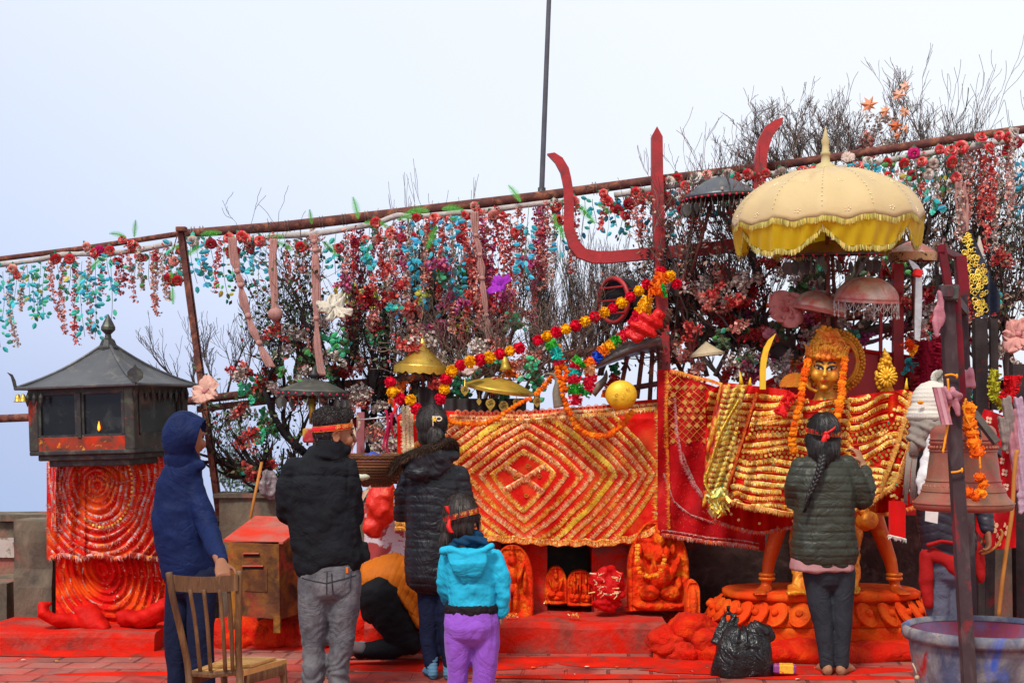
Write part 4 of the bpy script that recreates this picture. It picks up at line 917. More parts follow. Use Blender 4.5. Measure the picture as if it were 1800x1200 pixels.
seated = [(0,.74,.20,.13,.06),(0,.86,.15,.10,.05),(0,.95,.07,.08,.04),(0,.50,.30,.22,.05),(-.42,.50,.12,.22,.045,.3),(.42,.50,.12,.22,.045,-.3),(-.35,.25,.38,.10,.06,.15),(.35,.25,.38,.10,.06,-.15),(0,.16,.62,.07,.05),(-.55,.62,.10,.06,.04),(.55,.62,.10,.06,.04),(0,.03,.9,.07,.05),(-.05,.70,.07,.05,.075)]
stand = [(0,.80,.20,.085,.065),(0,.89,.15,.06,.05),(0,.96,.08,.06,.04),(0,.60,.27,.15,.06),(-.38,.62,.11,.16,.05,.35),(.38,.62,.11,.16,.05,-.35),(-.16,.30,.14,.26,.055),(.17,.30,.14,.26,.055),(0,.43,.30,.10,.055),(0,.05,.85,.06,.06),(-.6,.5,.1,.2,.04),(.6,.5,.12,.16,.045),(-.45,.15,.2,.09,.05)]
eleph = [(-.05,.62,.26,.13,.075),(-.33,.64,.16,.09,.05),(.22,.64,.15,.09,.05),(0,.78,.22,.10,.06),(0,.88,.12,.08,.05),(-.12,.46,.09,.16,.08,.25),(.02,.40,.40,.17,.07),(-.5,.45,.13,.16,.055,.4),(.5,.47,.13,.16,.055,-.4),(.62,.30,.13,.09,.05),(-.3,.20,.34,.09,.07,.1),(.35,.20,.34,.09,.07,-.1),(0,.06,.85,.06,.06),(.45,.68,.09,.07,.045),(-.62,.66,.09,.07,.045)]
relief('carved_idol', 'orange and red carved standing idol in an oval stone behind the child in blue', 862, 938, 958, 1088, 9.62, stand, m_idol, .5, .11, .05, 3)
relief('carved_idol', 'small round topped red seated idol, left one inside the niche', 957, 997, 995, 1060, 9.85, seated, m_idol, .5, .08, .03, 5)
relief('carved_idol', 'small red two figured idol in the middle of the niche', 997, 1043, 1002, 1063, 9.85, [(a*.5-.45, b, c_*.6, d, e) for a, b, c_, d, e in [q[:5] for q in seated]]+[(a*.5+.42, b*.93, c_*.6, d, e) for a, b, c_, d, e in [q[:5] for q in seated]]+[(-.02,.62,.12,.35,.05)], m_idol, .35, .08, .03, 6)
big = relief('carved_idol', 'largest carved idol, broad oval stone smeared orange and yellow, right end of plinth', 1104, 1212, 913, 1072, 9.66, eleph, m_idol, .55, .14, .08, 9, noise_a=.009)
relief('carved_slab', 'narrow red stone slab leaning beside the largest idol', 1206, 1231, 1020, 1095, 9.35, [(0,.5,.6,.35,.05)], m_pig, .3, .08, .06, 12, cat='stone')
def petals(mb, path, r, colfn, dens=26, pl=.012, pw=.006, rj=.3):
    """shaggy flower garland: short petals standing off a soft core"""
    pts = [Vector(p) for p in path]; n = len(pts)
    L = sum((pts[i+1]-pts[i]).length for i in range(n-1)); d0 = 0
    core = [r*(.62+.2*noise.noise(q_*9)) for q_ in pts]; mb.tube(pts, core, 8, col=lambda a, b: colfn(a/n), cap=True)
    for i in range(n-1):
        a, b = pts[i], pts[i+1]; seg = (b-a).length; t = (b-a).normalized() if seg > 0 else Vector((0,0,1)); s1 = t.orthogonal().normalized(); s2 = t.cross(s1)
        for k in range(int(seg*1000*dens/60)+1):
            q = random.random(); p = a.lerp(b, q); th = rnd(0, 6.283); o = s1*math.cos(th)+s2*math.sin(th); w_ = (s2*math.cos(th)-s1*math.sin(th)); w_ = (w_*math.cos(q*3)+t*math.sin(q*3)).normalized()*pw
            vr = r*(1+.3*noise.noise(p*9)); c0 = p+o*vr*.6; e = p+o*(vr+pl*rnd(.1, 1))+t*rnd(-.006, .006); mb.face([c0-w_*.6, c0+w_*.6, e+w_, e-w_], jit(colfn((i+q)/n), .22))
ORG = [(.80,.17,.008),(.86,.24,.01),(.76,.11,.006)]
def marigold(label, path, r=.020, cols=ORG, cat='garland', group=None, name='marigold_garland', beads=True):
    mb = MB(); n = len(path)
    if beads:
        L = 0
        for i in range(n-1):
            seg = (path[i+1]-path[i]).length; L += seg
            if L > r*1.25:
                L = 0; c0 = random.choice(cols); p = path[i]+Vector((rnd(-1,1), rnd(-1,1), rnd(-1,1)))*r*.18; rr = r*rnd(.85, 1.12)
                mb.ball(p, (rr, rr, rr*.85), 10, col=jit(c0, .15), bumpy=.16)
                for _ in range(34):
                    d = Vector((rnd(-1,1), rnd(-1,1), rnd(-1,1))).normalized(); w_ = d.orthogonal().normalized()*r*.28; up_ = d.cross(w_); e = p+d*rr*rnd(1.02, 1.22)
                    mb.face([p+d*rr*.8-w_, p+d*rr*.8+w_, e+w_*.8+up_*.3, e-w_*.8+up_*.3], jit(c0, .28))
    else: petals(mb, path, r, lambda t: random.choice(cols), 30)
    return tag(mb.build(name, m_attr), label, cat, group)
marigold('marigold loop hung around the largest carved idol', pp([(1122,955,9.5),(1120,985,9.48),(1128,1008,9.46),(1148,1012,9.45),(1163,1000,9.47),(1168,975,9.5)], n=10), .016, [(.80,.20,.01),(.76,.10,.01),(.80,.32,.03)])
# crumpled red cloth over a small idol in the niche
rb = thing('dressed_idol', 'small idol wrapped in bunched red satin with gold trim in front of the niche', 'idol', P(1068,1072,9.6))
mb = MB(); rock(mb, P(1068,1030,9.62), (.115,.09,.13), 41, 24, .3); rock(mb, P(1068,1060,9.62), (.10,.08,.05), 44, 20, .2)
blob('red_satin', mb, M('red_satin', (.50,.005,.006), .6, var=.25, vs=20, bump=.01, bs=18), rb, .008, 1, lambda co, no: .016*vnoise(co*28)+.008*vnoise(co*60))
mb = MB()
for i in range(26):
    c = P(1068+rnd(-26,26), 1028+rnd(-26,20), 9.51); a0 = rnd(0, 6.28); pts = [c+Vector((.035*math.cos(a0)*t+.01*math.sin(t*5), -.015, .035*math.sin(a0)*t)) for t in (0,.3,.6,1)]
    for k in range(3): mb.face([pts[k]-Vector((0,0,.003)), pts[k+1]-Vector((0,0,.003)), pts[k+1]+Vector((0,0,.004)), pts[k]+Vector((0,0,.004))], jit(random.choice([(.85,.6,.25),(.9,.75,.5),(.8,.2,.1)]), .2))
tag(mb.build('gold_braid', m_tinsel, rb), kind='stuff')
mb = MB()
for dx in (-12, 8): mb.tube([P(1068+dx,1072,9.6), P(1068+dx,1045,9.6)], .02, 8)
mb.build('idol_legs', m_pig, rb, True)
for i, (px, py, Y, k) in enumerate(((1010,1082,9.45,9),(900,1082,9.42,8),(888,1080,9.44,6),(966,1058,9.7,4))):
    mb = MB()
    for _ in range(k*5):
        p = P(px+rnd(-9,9), py+rnd(-2,3), Y+rnd(-.05,.05)); a = Vector((rnd(-1,1),rnd(-1,1),rnd(-.3,1)))*.013; b = Vector((rnd(-1,1),rnd(-1,1),rnd(-.3,1)))*.012; mb.face([p, p+a, p+a+b, p+b], jit(random.choice([(.85,.45,.03),(.8,.6,.3),(.8,.2,.03)]), .2))
    tag(mb.build('flower_offering', m_attr), ('loose yellow petals and a pale paper lying at the middle of the plinth top','loose marigold petals right of the child in blue','few yellow petals nearest the arm of the child in blue','tiny yellow flower at the foot of the niche idol')[i], 'petals')
# ------------------------------------------------------------------ lotus pedestal
lp = thing('lotus_pedestal', 'wide oval lotus pedestal coated in orange pigment under the golden goddess', 'pedestal', P(1442,1125,9.5))
m_lotus = M('orange_pigmented_lotus', (.72,.055,.005), .75, var=.25, vs=9, bump=.008, bs=45, stain=[((.72,.14,.01),.42,6,.12),((.36,.025,.008),.33,12)])
cl = P(1442,1045,9.56); cl.z = .40; RX, RY = .655, .36
def ov(th, r, z, sq=2.6):
    c_, s_ = math.cos(th), math.sin(th); c_ = math.copysign(abs(c_)**(2/sq), c_); s_ = math.copysign(abs(s_)**(2/sq), s_); return cl+Vector((RX*r*c_, RY*r*s_, z))
def oval(mb, prof, n=72):
    mb.grid([[ov(2*math.pi*j/n, r, z) for j in range(n)] for r, z in prof], closev=True)
mb = MB(); oval(mb, [(.01,.002),(.6,.002),(.97,.0),(1,-.010),(1,-.036),(.985,-.046),(.93,-.055),(.90,-.075)]); mb.build('top_slab', m_lotus, lp, True)
mb = MB(); oval(mb, [(.90,-.07),(.95,-.085),(1.06,-.13),(1.12,-.17),(1.14,-.20),(1.1,-.21),(1.02,-.215)]); mb.build('petal_bed', m_lotus, lp, True)
for k in range(30):
    th = 2*math.pi*(k+.5)/30; o0 = ov(th, 1.0, 0); od = (ov(th, 1.3, 0)-o0); od.z = 0; od.normalize(); td = Vector((-od.y, od.x, 0)); sd_ = (Vector((0,0,-1))+od*.75).normalized(); nd = (od+Vector((0,0,.75))).normalized(); cb_ = ov(th, 1.085, -.132)
    mb = MB(); rows = []
    for i in range(9):
        q = i/8; rows.append([cb_+(td*.072*math.cos(a_)+sd_*.088*math.sin(a_)*(1 if math.sin(a_) > 0 else 1.1))*math.sin(q*math.pi/2)+nd*.030*math.cos(q*math.pi/2) for a_ in [2*math.pi*j/20 for j in range(20)]])
    mb.grid(rows, closev=True)
    for f_ in (.96,): mb.tube([cb_+(td*.072*math.cos(a_)+sd_*.088*math.sin(a_))*f_+nd*(.030*math.cos(math.asin(f_))+.003) for a_ in [2*math.pi*j/24 for j in range(24)]], .0065, 5, close=True)
    mb.ball(cb_+nd*.034, (.026,.026,.026), 10); mb.build('lotus_petal', m_lotus, lp, True)
mb = MB(); oval(mb, [(1.0,-.205),(1.12,-.21),(1.14,-.218),(1.14,-.245),(1.1,-.30)]); mb.build('foot_slab', m_lotus, lp, True)
# ------------------------------------------------------------------ golden goddess
m_gold = M('orange_smeared_gilt', (.70,.30,.02), .42, .35, var=.25, vs=10, bump=.004, bs=60, stain=[((.72,.09,.01),.44,6,.12),((.30,.08,.01),.36,16)])
m_face = M('gilt_face', (.70,.30,.025), .4, .3, var=.15, vs=6, bump=.003, bs=70, stain=[((.72,.10,.008),.36,7,.12)])
def lower_pigment(m, z0, z1, col):   # caked pigment on the legs, rubbed on by hand up to hip height
    nt = m.node_tree; n, l = nt.nodes, nt.links; b = n['Principled BSDF']; src = b.inputs['Base Color'].links[0].from_socket
    g = n.new('ShaderNodeNewGeometry'); sp_ = n.new('ShaderNodeSeparateXYZ'); l.new(g.outputs['Position'], sp_.inputs[0]); t = n.new('ShaderNodeTexNoise'); t.inputs['Scale'].default_value = 12; t.inputs['Detail'].default_value = 5; l.new(g.outputs['Position'], t.inputs['Vector'])
    a = n.new('ShaderNodeMath'); a.operation = 'MULTIPLY_ADD'; a.inputs[1].default_value = -1.5; l.new(t.outputs['Fac'], a.inputs[0]); l.new(sp_.outputs[2], a.inputs[2])
    mr = n.new('ShaderNodeMapRange'); mr.inputs[1].default_value = z1-.70; mr.inputs[2].default_value = z0-.85; l.new(a.outputs[0], mr.inputs[0]); mi = n.new('ShaderNodeMix'); mi.data_type = 'RGBA'; l.new(mr.outputs[0], mi.inputs['Factor']); l.new(src, mi.inputs['A']); mi.inputs['B'].default_value = (*col,1); l.new(mi.outputs['Result'], b.inputs['Base Color'])
lower_pigment(m_face, .95, 1.15, (.60,.085,.007))
Yg = 9.42
mb = MB()   # whole statue: trunk, legs, arms, head as one skin
def TB(path, rad, ref=(1,0,0), n=14, ends=.9): mb.tube([P(*a) for a in path], rad, n, ref=ref, ends=ends)
TB([(1450,920,Yg),(1452,860,Yg),(1452,790,Yg),(1452,730,Yg),(1452,700,Yg)], [(.20,.15),(.17,.13),(.18,.14),(.19,.13),(.08,.08)])
TB([(1452,705,Yg),(1450,680,Yg-.01),(1450,660,Yg-.02)], [(.055,.055)]*3)
TB([(1395,870,Yg),(1368,930,Yg-.02),(1352,985,Yg),(1346,1030,Yg)], [.085,.056,.044,.034]); TB([(1346,1034,Yg),(1338,1040,Yg-.08),(1334,1042,Yg-.16)], [(.045,.03),(.05,.022),(.045,.015)])
TB([(1520,870,Yg),(1545,930,Yg-.02),(1565,985,Yg),(1574,1030,Yg)], [.085,.056,.044,.034]); TB([(1574,1034,Yg),(1580,1040,Yg-.08),(1588,1043,Yg-.16)], [(.045,.03),(.05,.022),(.045,.015)])
for k in range(5): mb.tube([P(1330+k*4,1043,Yg-.17), P(1328+k*4.2,1044,Yg-.21)], [.011,.008], 6, ends=1); mb.tube([P(1582+k*4,1043,Yg-.17), P(1582+k*4.4,1044,Yg-.21)], [.011,.008], 6, ends=1)
TB([(1500,745,Yg),(1545,750,Yg),(1560,730,Yg-.02),(1560,700,Yg-.1)], [.055,.05,.042,.034], ref=(0,1,0))
TB([(1400,745,Yg),(1350,750,Yg),(1340,720,Yg-.02),(1340,694,Yg-.1)], [.055,.05,.042,.034], ref=(0,1,0))
TB([(1400,720,Yg+.05),(1330,715,Yg),(1300,685,Yg-.05)], [.05,.042,.03], ref=(0,1,0))
for k in range(5):   # fingers of the raised right hand curled round the mace
    px = 1556+k*5.0-6; mb.tube([P(px,698,Yg-.16), P(px-1,686-(k in (1,2))*3,Yg-.21), P(px-2,681-(k in (1,2))*2,Yg-.17), P(px-3,686,Yg-.13)], [.012,.011,.010,.009], 8, ends=1)
mb.ball(P(1562,698,Yg-.13), (.05,.035,.04), 12)
head = P(1451,652,Yg-.06); hr = ROTZ(R(-14)) @ ROTY(R(4))
def hp(x, y, z): return head+hr@Vector((x, y, z))
mb.ball(hp(0,0,.03), (.098,.11,.12), 20, rot=hr); mb.tube([hp(0,-.015,.05), hp(0,-.025,-.03), hp(0,-.035,-.085), hp(0,-.045,-.115)], [(.098,.09),(.09,.082),(.06,.06),(.03,.035)], 16, ref=hr@Vector((1,0,0)), ends=.8)
mb.tube([hp(0,-.098,.035), hp(0,-.118,-.01), hp(0,-.127,-.03)], [(.010,.012),(.013,.014),(.02,.015)], 8, ref=hr@Vector((1,0,0)), ends=1)
mb.ball(hp(0,-.103,-.062), (.026,.014,.008), 10, rot=hr); mb.ball(hp(0,-.100,-.074), (.022,.014,.009), 10, rot=hr); mb.ball(hp(0,-.085,-.112), (.028,.022,.02), 10, rot=hr)
for sg in (-1,1): mb.ball(hp(sg*.055,-.07,-.035), (.035,.03,.04), 12, rot=hr); mb.ball(hp(sg*.103,.0,-.0), (.012,.025,.045), 10, rot=hr); mb.ball(hp(sg*.04,-.088,.028), (.028,.016,.014), 10, rot=hr)
mb.tube([hp(-.07,-.078,.052), hp(0,-.098,.05), hp(.07,-.078,.052)], [.010,.014,.010], 8, ends=1)
gd = blob('goddess_statue', mb, m_face, None, .007, 3); tag(gd, 'golden four armed goddess statue with a serene face, almond eyes and tall crown', 'statue')
# project painted features on the face
from mathutils.bvhtree import BVHTree
def bvh(o): 
    me = o.data; off = wloc(o); return BVHTree.FromPolygons([v.co+off for v in me.vertices], [tuple(p.vertices) for p in me.polygons])
gb = bvh(gd)
def onface(x, z, off=.0015, bv=None, f=None, d=None):
    a = (f or hp)(x, -.4, z); dd = ((d or hr)@Vector((0,1,0))).normalized(); h_ = (bv or gb).ray_cast(a, dd); return (h_[0]-dd*off) if h_[0] else (f or hp)(x, -.1, z)
def paint(name, loops, mat, parent, off=.0015, **k):
    mb = MB()
    for lp_ in loops:
        cx_, cz_ = sum(a for a, b in lp_)/len(lp_), sum(b for a, b in lp_)/len(lp_); c = onface(cx_, cz_, off, **k); r2 = [onface(cx_+(a-cx_)*.5, cz_+(b-cz_)*.5, off, **k) for a, b in lp_]; r1 = [onface(a, b, off, **k) for a, b in lp_]; n = len(lp_)
        for i in range(n): mb.face([c, r2[i], r2[(i+1) % n]]); mb.face([r2[i], r1[i], r1[(i+1) % n], r2[(i+1) % n]])
    return mb.build(name, mat, parent)
m_kohl = M('black_kohl_paint', (.015,.012,.012), .4); m_eyew = M('eye_white', (.62,.50,.36), .4); m_lip = M('red_lip_paint', (.55,.03,.01), .5)
def almond(sg, cx_, cz_, w_, h_, lift=.008): return [(sg*(cx_+w_*math.cos(t)), cz_+h_*math.sin(t)*(1 if math.sin(t) > 0 else .55)+lift*math.cos(t)) for t in [2*math.pi*k/20 for k in range(20)]]
for sg in (-1,1):
    paint('painted_eye', [almond(sg,.041,.018,.034,.020)], m_kohl, gd); paint('eye_white', [almond(sg,.041,.012,.024,.009)], m_eyew, gd, .003); paint('iris', [[(sg*.041+.008*math.cos(t), .013+.009*math.sin(t)) for t in [k*.6 for k in range(10)]]], m_kohl, gd, .0045)
    paint('eyebrow', [[(sg*(.012+.065*t), .048+.022*math.sin(math.pi*min(1, t*1.05))*.9) for t in [k/8 for k in range(9)]]+[(sg*(.012+.065*t), .040+.022*math.sin(math.pi*min(1, t*1.05))*.8) for t in [1-k/8 for k in range(9)]]], m_kohl, gd, .0022)
paint('lips', [[(.026*math.cos(t), -.068+.010*math.sin(t)) for t in [k*.45 for k in range(14)]]], m_lip, gd, .002)
paint('forehead_mark', [[(.011*math.cos(t), .088+.032*math.sin(t)) for t in [k*.45 for k in range(14)]], [(.020*math.cos(t), .068+.007*math.sin(t)) for t in [k*.45 for k in range(14)]]], M('vermilion_paint', (.70,.05,.01), .8), gd, .002)
# crown
for px, py in ((1348,1016),(1572,1016)):
    for k in range(2): mb = MB(); c_ = P(px, py-k*7, Yg); mb.tube([c_+Vector((.044*math.cos(t), .044*math.sin(t), 0)) for t in [2*math.pi*j/20 for j in range(20)]], .012, 8, close=True); mb.build('anklet', m_gold, gd, True)
mb = MB(); cb = hp(0,.0,.10)
for t in range(9):
    rr = .122-.009*t; z = .0+t*.020
    for k in range(22):
        a = 2*math.pi*k/22+t*.14; rj = 1+rnd(-.08,.08); mb.ball(hp(rr*rj*math.cos(a), .0+rr*rj*math.sin(a)*1.0, .075+z+.018*math.cos(a*2)+.012*(1-math.sin(a))), (.018*rj,.018,.020*rj), 7)
for k in range(15):
    a = R(-180+k*12.8); b0 = hp(.12*math.cos(a), .12*math.sin(a), .085); mb.tube([b0, b0+hr@Vector((.012*math.cos(a), .012*math.sin(a), .05)), b0+hr@Vector((.03*math.cos(a+.4), .02*math.sin(a), .085))], [.013,.010,.004], 6, ends=1)
mb.tube([hp(0,0,.08), hp(0,0,.16), hp(-.01,0,.22), hp(-.015,0,.265)], [.115,.10,.065,.025], 16, ends=.5)
for k in range(9): mb.ball(hp(-.015+rnd(-.03,.03), rnd(-.04,.02), .262+rnd(-.02,.03)), .016, 7)
mb.tube([hp(.02,-.07,.23), hp(.05,-.06,.22), hp(.08,-.05,.20)], .008, 6); mb.tube([hp(.07,-.05,.22), hp(.10,-.04,.20), hp(.125,-.03,.17), hp(.15,-.03,.165)], .008, 6)
for k in range(60): a = rnd(math.pi, 2*math.pi); rr = .112; z = rnd(.08,.26); mb.ball(hp((rr-.12*(z-.08)*.9)*math.cos(a)*1.04, (rr-.12*(z-.08)*.9)*math.sin(a)*1.04, z), rnd(.006,.012), 6)
blob('crown', mb, m_gold, gd, .005, 1, lambda co, no: .003*vnoise(co*120))
mb = MB(); hc = P(1468,636,Yg+.10); Rh = 43*Yg/F
hx = lambda a, r, y=0: hc+ROTZ(R(-8))@Vector((r*math.cos(a), y, r*1.12*math.sin(a)))
mb.tube([hx(a, Rh*.86) for a in [2*math.pi*k/60 for k in range(60)]], (.012,.014), 8, close=True); mb.tube([hx(a, Rh*.95) for a in [2*math.pi*k/60 for k in range(60)]], .010, 8, close=True)
for k in range(52): a = 2*math.pi*k/52; mb.ball(hx(a, Rh*1.06, rnd(-.01,.01)), (.014,.012,.014), 7); mb.ball(hx(a+.05, Rh*1.17, rnd(-.01,.01)), (.013,.008,.015), 7)
mb.build('halo', m_gold, gd, True)
mb = MB(); c_ = P(1398,680,Yg-.02); fan = [c_+Vector(((.10+(.008 if k % 2 else 0))*math.cos(R(180-k*4.2)), 0, (.09+(.008 if k % 2 else 0))*math.sin(R(180-k*4.2)))) for k in range(44)]; mb.prism(fan, (0,.01,0)); mb.build('round_ornament', m_gold, gd)
mb = MB(); mb.tube(smoothpath([P(1430,628,Yg-.1),P(1415,652,Yg-.08),P(1420,678,Yg-.1),P(1436,688,Yg-.12)], 5), [(.014,.01)]*16, 8); mb.build('ear_ornament', m_gold, gd, True)
# mace, sword, small spikes
def blade(name, lab, pts, Y, th, mat, cat='sword'):
    mb = MB(); mb.prism([P(x, y, Y) for x, y in pts], (0, th, 0)); return tag(mb.build(name, mat), lab, cat)
m_yel = M('yellow_paint', (.80,.48,.02), .5, var=.12, vs=5, stain=[((.76,.22,.02),.33,5,.1)])
blade('curved_sword', 'upright yellow curved sword blade rising above the left part of the cloak', [(1336,684),(1336,650),(1338,630),(1343,611),(1351,597),(1364,586),(1358,600),(1351,618),(1347,640),(1346,684)], 9.1, .02, m_yel)
def spike(mb, px, py0, py1, Y, r, lean=3): mb.tube([P(px,py0,Y), P(px+lean*.3,(py0+py1)/2,Y), P(px+lean,py1,Y)], [r, r*.6, .002], 8)
for i, (px, a, b, r, l) in enumerate(((1303,676,652,.016,-3),(1318,678,663,.014,1),(1286,686,674,.014,-6),(1593,684,664,.014,1))):
    mb = MB(); spike(mb, px, a, b, 9.15, r, l); tag(mb.build('gilt_finger_spike', m_yel, None, True), ('tallest yellow spike poking over the upper left corner of the cloak','short yellow spike between the tall spike and the sword','bent yellow spike at the far left shoulder of the cloak','small yellow spike on the right shoulder of the cloak')[i], 'spike')
mb = MB(); b0 = P(1557,690,9.22)
for k in range(46): a = rnd(0,6.28); z = rnd(0,1); rr = .055*math.sin(math.pi*min(1,.2+z*.8))*(1-.3*z)+.01; mb.ball(b0+Vector((rr*math.cos(a), rr*math.sin(a)*.8, .03+z*.22)), rnd(.010,.019), 7)
for k in range(16): a = 2*math.pi*k/16; mb.tube([b0+Vector((0,-.03,.10)), b0+Vector((.065*math.cos(a),-.045,.10+.065*math.sin(a)))], [.014,.008], 6)
mb.tube([b0-Vector((0,0,.08)), b0+Vector((-.0,0,.24)), b0+Vector((-.01,0,.29))], [.016,.02,.004], 8)
tag(mb.build('flower_mace', M('bright_gilt', (.76,.40,.02), .4, .3, var=.25, vs=20, stain=[((.75,.16,.01),.36,9)]), None, True), 'gilded flower headed mace held up by the hand on the right of the goddess', 'mace')
# lion paws and drum below
mb = MB()
for px, Y in ((1408,9.25),(1500,9.28)):
    mb.tube([P(px,900,Y+.1), P(px-4,960,Y+.08), P(px-2,1010,Y+.04), P(px-4,1036,Y)], [.08,.06,.05,.05], 12, ends=.8)
    for k in range(4): mb.tube([P(px-16+k*8,1034,Y-.02), P(px-20+k*9,1042,Y-.09)], [.026,.018], 8, ends=1)
mb.tube([P(1395,880,9.5), P(1450,885,9.5), P(1530,880,9.6)], [.14,.15,.14], 14, ends=.7)
lion = blob('lion_mount', mb, m_gold, None, .012, 2, lambda co, no: .012*vnoise(co*22)+.006*vnoise(co*60)); tag(lion, 'gilded crouching mount with clawed paws under the goddess cloak', 'statue')
mb = MB(); mb.lathe([(.001,-.05),(.05,-.055),(.062,-.03),(.05,0),(.062,.03),(.05,.055),(.001,.05)], P(1524,915,9.05), 18, rot=ROTX(R(75))@ROTY(R(20)))
for k in range(4): mb.ball(P(1516+k*4,890+k*9,9.04), (.035,.02,.03), 10)
tag(mb.build('gilt_ornament', m_gold, None, True), 'round gilded ornament low down beside the hip of the woman in olive', 'ornament')
# garlands on goddess
marigold('left marigold rope hanging from the crown past the face of the goddess', pp([(1421,630,9.22),(1413,665,9.14),(1408,700,9.05),(1398,740,8.98),(1392,775,8.97),(1397,800,8.97)], n=16), .025)
marigold('right marigold rope hanging from the crown past the face of the goddess', pp([(1487,626,9.25),(1481,665,9.18),(1478,700,9.08),(1470,740,9.0),(1466,775,8.98)], n=16), .025)
mb = MB(); petals(mb, pp([(1392,692,9.0),(1382,708,8.98),(1370,728,8.96)], n=4), .03, lambda t: (.72,.02,.02), 40, .014, .012); tag(mb.build('red_tassel', m_attr), 'bright red cloth tassel left of the marigold ropes', 'tassel')
GY = 9.5
marigold('long thin marigold garland swagged along the top left of the diamond cloth', pp([(782,735),(800,742),(840,746),(868,738),(892,722),(915,708),(932,700)], GY, 12), .017)
marigold('marigold garland hanging in a deep loop over the right half of the diamond cloth', pp([(980,640),(983,670),(992,702),(1005,735),(1020,755),(1045,766),(1072,762),(1095,745),(1112,722)], GY, 12), .021)
marigold('marigold garland bunch climbing from the diamond cloth to the wooden horns', pp([(940,695),(955,680),(968,665),(985,645),(982,600)], GY+.05, 12), .018)
marigold('short marigold garland beside the thick rainbow garlands', pp([(995,690),(990,672),(998,655),(986,640)], GY, 12), .022)
# pompom strings
def pompom_mesh(c0, r):
    mb = MB(); mb.ball((0,0,0), r*.82, 10, col=c0)
    for _ in range(190):
        d = Vector((rnd(-1,1), rnd(-1,1), rnd(-1,1)))
        if d.length < .1: continue
        d.normalize(); w_ = d.orthogonal().normalized(); w_.rotate(Matrix.Rotation(rnd(0,3), 3, d)); w_ *= r*.14; e = d*r*rnd(.95,1.15); mb.face([d*r*.7-w_, d*r*.7+w_, e+w_, e-w_], jit(c0, .22))
    return mb
PR, PY_ = (.66,.004,.03), (.85,.42,.004)
def pomstring(label, path, rpx=10, cols=(PR, PY_), Y=9.5, gap=1.75):
    t = thing('pompom_garland', label, 'garland', path[0]); r = rpx*Y/F; protos = [None]*len(cols); i = 0; acc = 1e9; mb = MB(); mb.tube(path, .002, 4); mb.build('string', M('thread', (.5,.4,.2), .9), t)
    for k in range(len(path)-1):
        acc += (path[k+1]-path[k]).length
        if acc >= r*gap:
            acc = 0; j = i % len(cols); i += 1
            if protos[j] is None: o = protos[j] = pompom_mesh(cols[j], r).build('pompom', m_attr, t, origin=(0,0,0))
            else: o = protos[j].copy(); COL.objects.link(o); o.parent = t
            o.location = path[k]-path[0]; o.rotation_euler = (rnd(0,3), rnd(0,3), rnd(0,3)); q_ = rnd(.92,1.08); o.scale = (q_,q_,q_)
pomstring('longest red and yellow pompom garland rising diagonally up to the trident shaft', pp([(946,598),(972,586),(1010,573),(1050,555),(1080,540),(1108,522),(1132,504),(1148,490)], 9.6, 24))
pomstring('lower left stretch of the red and yellow pompom garland up to the small gilt bell', pp([(913,612),(880,622),(850,631),(822,637),(800,647),(786,662),(782,680),(774,702),(766,716)], 9.5, 24))
pomstring('short red and yellow pompom garland looping left of the woman in the fur hood', pp([(686,672),(691,690),(702,700),(720,702),(728,714),(737,724),(750,728),(762,720)], 9.45, 24))
pomstring('few red and yellow pompoms tied right of the trident shaft', pp([(1162,478),(1172,482),(1182,490),(1190,500),(1193,508)], 9.55, 10))
def rainbow(label, path, r, cols, name='rainbow_garland'):
    mb = MB(); n = len(cols); petals(mb, path, r, lambda t: cols[min(n-1, int(t*n))], 60, .016, .007); return tag(mb.build(name, m_attr), label, 'garland')
CR, CG, CT, CY, CO, CB = (.66,.01,.04), (.04,.38,.03), (.02,.45,.38), (.82,.42,.01), (.80,.16,.01), (.01,.07,.50)
rainbow('thick rainbow garland, left leg of the arch beside the gold ball', pp([(1012,712),(1011,680),(1010,655),(1014,640),(1022,632)], 9.4, 8), .036, [CR,CG,CR,CT,CR,CG,CG])
rainbow('thick rainbow garland, right leg of the arch beside the gold ball', pp([(1030,632),(1036,645),(1038,665),(1034,680),(1026,694)], 9.42, 8), .036, [CO,(.70,.35,.15),CR,CR,(.02,.2,.04)])
rainbow('thick rainbow garland climbing from the grey plank edge to the red cloth', pp([(1034,640),(1048,628),(1062,614),(1078,602),(1095,590),(1110,576)], 9.5, 8), .028, [CR,CB,CO,CY,CG,CR,CR])
rainbow('green and teal garland hanging from the left end of the pompom string', pp([(966,600),(974,614),(982,628),(984,640)], 9.5, 8), .032, [CG,CT,CT,CR])
rainbow('yellow and red garland hanging diagonally beside the trident shaft', pp([(1140,522),(1132,540),(1122,560),(1112,575)], 9.5, 8), .040, [CY,CY,CR,CR])
rainbow('fat orange garland stub hanging on the trident shaft above the green pompom', pp([(1165,480),(1160,495),(1152,505)], 9.5, 6), .042, [CO,CO])
rainbow('orange and green pompom pair crossing the trident shaft', pp([(1140,512),(1155,514),(1170,510)], 9.42, 6), .034, [CO,CO,(.02,.40,.05)])
rainbow('dark red and green garland hanging in the shade below the plank', pp([(1078,640),(1082,655),(1074,680),(1066,700)], 9.75, 6), .03, [(.02,.16,.06),(.35,.02,.02),CO])
rainbow('dark crimson bushy garland hanging behind the white knitted hat', pp([(1632,600),(1628,640),(1630,680),(1640,700)], 9.5, 6), .075, [(.22,.004,.02)])
rainbow('second dark crimson bushy garland right of the silver crescent', pp([(1655,590),(1650,640),(1660,690)], 9.6, 6), .06, [(.26,.004,.02)])
rainbow('orange and yellow garland stub below the silver crescent', pp([(1592,600),(1602,612),(1610,618)], 9.4, 6), .035, [(.75,.07,.01),(.8,.3,.01)])
